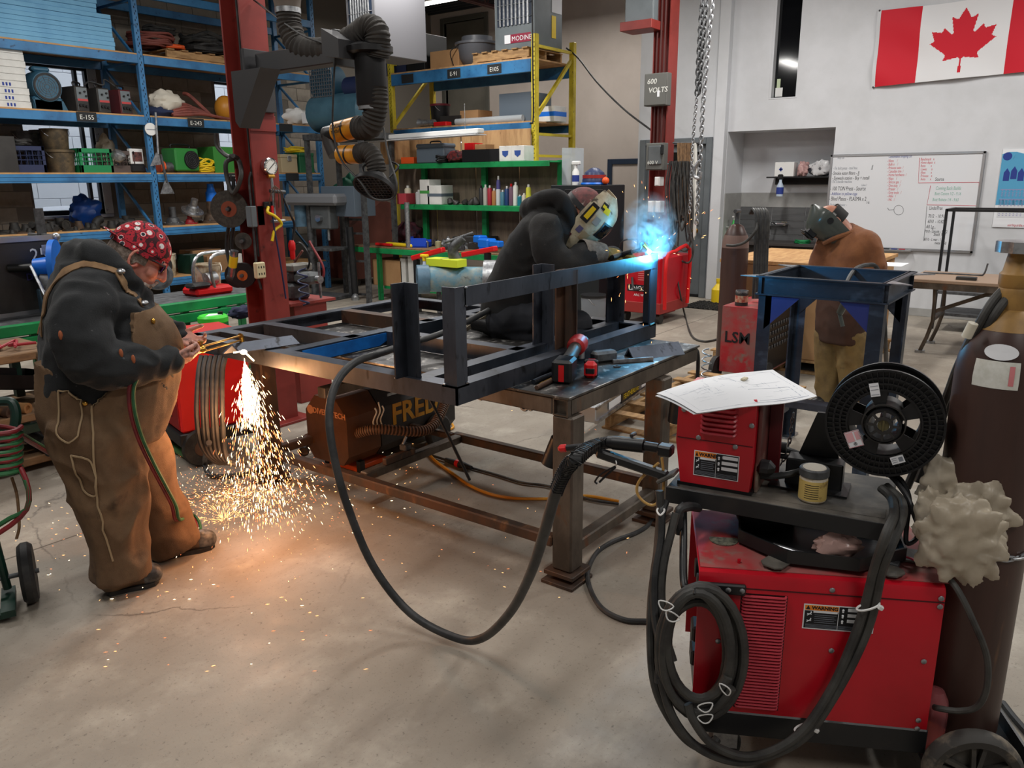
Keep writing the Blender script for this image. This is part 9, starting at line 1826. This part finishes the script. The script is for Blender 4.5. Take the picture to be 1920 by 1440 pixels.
g2=thing('gas_cylinder','brown gas cylinder hung with dark hoses beside the dusty red welder','gas cylinder',(6.86,2.66,0));M().lathe([(.10,0),(.116,.02),(.116,1.10),(.10,1.20),(.06,1.28),(.03,1.30)],n=28).build('shell',m_bottlebrown,g2);M().cyl((0,0,1.29),(0,0,1.40),.022,n=12).cyl((-.05,0,1.41),(.05,0,1.41),.018,n=10).build('valve',m_castgrey,g2);M().lathe([(.1165,1.095),(.112,1.16),(.1,1.205)],n=28,cap=False).build('pale_shoulder',mat('pink_brown',(120,96,88),.5),g2)
for i in range(6):x=1412+i*4.5;cord('cylinder_lead',[onx(x-6,400,6.75),onx(x,392,6.7),onx(x+6,410,6.65),onx(x+4,460,6.65),onx(x+2,520,6.65),onx(x,560,6.65)],.013,(m_hosedk,m_hose)[i% 2],nth(i)+' hose from the valve, hanging over the cylinder by the dusty red welder','hose',7,'cylinder hoses')
cord('cylinder_lead',[onx(1420,408,6.7),onx(1418,430,6.6),onx(1400,452,6.6),onx(1380,460,6.6),onx(1362,460,6.6)],.012,m_hose,'single hose end looping to the left of the second brown cylinder','hose')
pallet((7.75,2.25,0),0,'pallet under the big cardboard box beyond the dusty red welder',1.5,1.3,.12);bx2=carton((7.72,2.25,.12),1.35,1.2,.82,'big cardboard box on a pallet with a plywood top sheet',m_card,name='large_carton');M().box(-.68,-.62,.82,.70,.62,.85).build('top_sheet',m_ply,bx2);carton((7.3,1.6,.972),.01+.3,.5,.004,'white paper sheet lying on the plywood topped carton',m_paper,name='paper_sheet')
# folding table with things on it, shelf frame behind
ft=thing('folding_table','long brown folding table by the white wall','table',(8.85,.3,0));M().box(8.45,-1.6,.70,9.25,1.52,.735,.006).bw('top',mat('walnut_laminate',(150,126,106),.5),ft);M().box(8.46,-1.58,.64,8.49,1.5,.70).bw('apron',m_legst,ft)
for x in (8.55,9.1):M().tube([(x,1.30,.7),(x,1.28,.32),(x,1.36,.02)],.018,8,2).bw('leg',m_legst,ft);M().box(x-.03,1.32,0,x+.03,1.40,.025).bw('foot',m_zinc,ft)
M().bar((8.55,1.28,.34),(9.1,1.28,.34),.03).bar((8.7,1.29,.40),(8.7,.65,.70),.035).bw('brace',m_legst,ft)
t=thing('paper_cup','red paper cup with a white lid on the folding table','cup',(8.9,.73,.735));M().lathe([(.03,0),(.042,.11)],n=18).build('cup',m_redbright,t);M().lathe([(.045,.108),(.045,.122),(.036,.128),(0,.128)],n=18).build('lid',m_whiteplas,t)
solo(M().box(8.55,.96,.735,8.63,1.13,.765,.003),'steel_block',m_char,'flat dark steel block on the folding table edge','block');cord('steel_rod',[(8.95,1.48,.742),(9.0,1.2,.742),(9.0,1.0,.742),(9.0,.95,.76),(9.0,.93,.86)],.008,m_castgrey,'thin hooked steel rod lying on the folding table','rod')
sf=thing('shelf_frame','thin black bar frame cart standing behind the folding table','frame',(10.1,.6,0))
for x in (9.9,10.4):
    for y in (1.48,-1.2):M().box(x-.014,y-.014,.02,x+.014,y+.014,1.34).bw('post',m_blackmet,sf)
for x in (9.9,10.4):M().bar((x,1.48,1.33),(x,-1.2,1.33),.028).bw('rail',m_blackmet,sf)
for y in (1.48,-1.2):M().bar((9.9,y,1.33),(10.4,y,1.33),.028).bw('rail',m_blackmet,sf)
for z in (.18,.42):M().box(9.88,-1.2,z,10.42,1.48,z+.03).bw('shelf',m_castgrey,sf)
# ================================================================ sparks, arc, smoke
def hotmat(name,col,s):return mat(name,col,.5,emit=s)
h1,h2_,h3_=hotmat('white_hot',(255,226,180),7),hotmat('yellow_hot',(255,190,120),2.6),hotmat('orange_hot',(255,150,90),1.5)
R_=random.Random(21);src=onz(458,672,.90);sk=M();gnd=onz(440,905,0)
def fleck(p,d,L,r,k):
    d=d.normalized();u,v,_=basis(d);a,b_=p-d*L/2,p+d*L/2;sk.cur=k
    sk.add([a,p+u*r,p+v*r,p-u*r,p-v*r,b_],[(0,2,1),(0,3,2),(0,4,3),(0,1,4),(5,1,2),(5,2,3),(5,3,4),(5,4,1)])
ri,aw=Vector((_r[0],_r[1],0)),Vector((_f[0],_f[1],0)).normalized()
for i in range(1500):
    t=R_.random()**.75;sp_=R_.gauss(.035,.105)*(1 if R_.random()<.85 else 1.5);de=R_.gauss(0,.12);z=src.z-.03-(src.z-.10)*t;k=t**.8
    p=src+ri*sp_*k*1.15+aw*de*k;p.z=z;d=ri*sp_*1.1+aw*de+Vector((0,0,-.62));fleck(p,d,R_.uniform(.010,.034)*(1.2-.4*t),R_.uniform(.0009,.0019),0 if t<.3 or R_.random()<.35 else (1 if R_.random()<.7 else 2))
for i in range(420):t=R_.random()**1.6*.38;p=src+ri*R_.gauss(.01,.05)*t*1.6+aw*R_.gauss(0,.05)*t*2;p.z=src.z-.02-(src.z-.1)*t;fleck(p,Vector((R_.gauss(0,.06),R_.gauss(0,.06),-1)),R_.uniform(.02,.05),R_.uniform(.0012,.0026),0)
c=onz(430,935,0)
for i in range(1900):
    r=abs(R_.gauss(0,.40)) if i<1500 else R_.uniform(.2,1.25);a=R_.uniform(0,2*PI);p=c+Vector((r*math.cos(a),r*math.sin(a),0))*(1 if r<.5 else .9);p.z=abs(R_.gauss(0,.03))*(1 if r<.6 else .4)+.004
    d=Vector((math.cos(a),math.sin(a),R_.uniform(-.1,.5)));fleck(p,d,R_.uniform(.004,.017),R_.uniform(.0009,.0017),1 if R_.random()<.5 else (0 if R_.random()<.35 else 2))
b0=onz(420,975,0)
for i in range(150):a=R_.uniform(0,2*PI);e=R_.uniform(.1,1.2);d=Vector((math.cos(a)*math.cos(e),math.sin(a)*math.cos(e),math.sin(e)));fleck(b0+d*R_.uniform(.01,.14),d,R_.uniform(.015,.04),.0011,1)
for i in range(70):x,y=R_.uniform(480,1180),R_.uniform(740,1130);p=onz(x,y,R_.uniform(.005,.05));fleck(p,Vector((R_.gauss(0,1),R_.gauss(0,1),.2)),R_.uniform(.008,.02),.0014,R_.choice((1,2)))
for i in range(40):x,y=R_.uniform(180,700),R_.uniform(1080,1260);p=onz(x,y,.006);fleck(p,Vector((.6,-.8,.1)),R_.uniform(.008,.022),.0014,R_.choice((0,1,2)))
solo(sk,'sparks',[h1,h2_,h3_],'glowing sparks raining from the cut steel and bouncing on the floor','sparks',kind='stuff')
solo(M().ell(src+Vector((0,0,.03)),(.016,.016,.012),10,6).tube([src+Vector((-.02,.05,.025)),src+Vector((0,0,.03)),src+ri*.06+aw*-.05+Vector((0,0,.0))],.004,6),'cut_flame',h1,'white hot cutting flame on the end of the steel offcut','flame',kind='stuff')
tw_=Vector((fx1-.075,fy0+.02,TP+.012));a3=hotmat('arc_white',(190,246,255),60)
solo(M().ell(tw_,(.011,.011,.012),10,6),'welding_arc',a3,'blinding blue white welding arc at the end of the top rail','arc',kind='stuff')
sk=M()
for i in range(46):a,e=R_.uniform(0,2*PI),R_.uniform(-.9,1.3);d=Vector((math.cos(a)*math.cos(e),math.sin(a)*math.cos(e),math.sin(e)));q=R_.random()**.6*.42;fleck(tw_+d*q*Vector((1,1,1)).length/1.732,d,R_.uniform(.008,.024),.0014,R_.choice((1,1,2)))
for i in range(16):p=tw_+Vector((R_.gauss(-.08,.1),R_.gauss(.03,.1),-R_.uniform(.1,.75)));fleck(p,Vector((0,0,-1)),R_.uniform(.01,.03),.0016,1)
solo(sk,'arc_sparks',[h1,h2_,h3_],'orange sparks flying around the blue welding arc','sparks',kind='stuff')
vm=bpy.data.materials.new('thin_smoke');vm.use_nodes=True;nt=vm.node_tree;N,L=nt.nodes,nt.links;N.remove(N['Principled BSDF']);vs=N.new('ShaderNodeVolumeScatter');vs.inputs['Color'].default_value=(.75,.9,1,1);vs.inputs['Anisotropy'].default_value=.2
tc=N.new('ShaderNodeTexCoord');nz=N.new('ShaderNodeTexNoise');nz.inputs['Scale'].default_value=11;nz.inputs['Detail'].default_value=6;nz.inputs['Distortion'].default_value=1.6;L.new(tc.outputs['Object'],nz.inputs['Vector'])
mr=N.new('ShaderNodeMapRange');mr.inputs['From Min'].default_value=.44;mr.inputs['From Max'].default_value=.68;mr.inputs['To Max'].default_value=26.0;L.new(nz.outputs['Fac'],mr.inputs['Value']);gr=N.new('ShaderNodeTexGradient');gr.gradient_type='SPHERICAL';mp=N.new('ShaderNodeMapping');mp.inputs['Location'].default_value=(0,0,-.9);mp.inputs['Scale'].default_value=(6.4,6.4,5.0);L.new(tc.outputs['Object'],mp.inputs['Vector']);L.new(mp.outputs['Vector'],gr.inputs['Vector']);mu=N.new('ShaderNodeMath');mu.operation='MULTIPLY';L.new(mr.outputs['Result'],mu.inputs[0]);L.new(gr.outputs['Fac'],mu.inputs[1]);L.new(mu.outputs[0],vs.inputs['Density']);L.new(vs.outputs[0],N['Material Output'].inputs['Volume'])
solo(M().ell(tw_+Vector((-.01,.0,.16)),(.17,.17,.22),20,12),'smoke',vm,'blue lit smoke rising from the welding arc','smoke',kind='stuff')
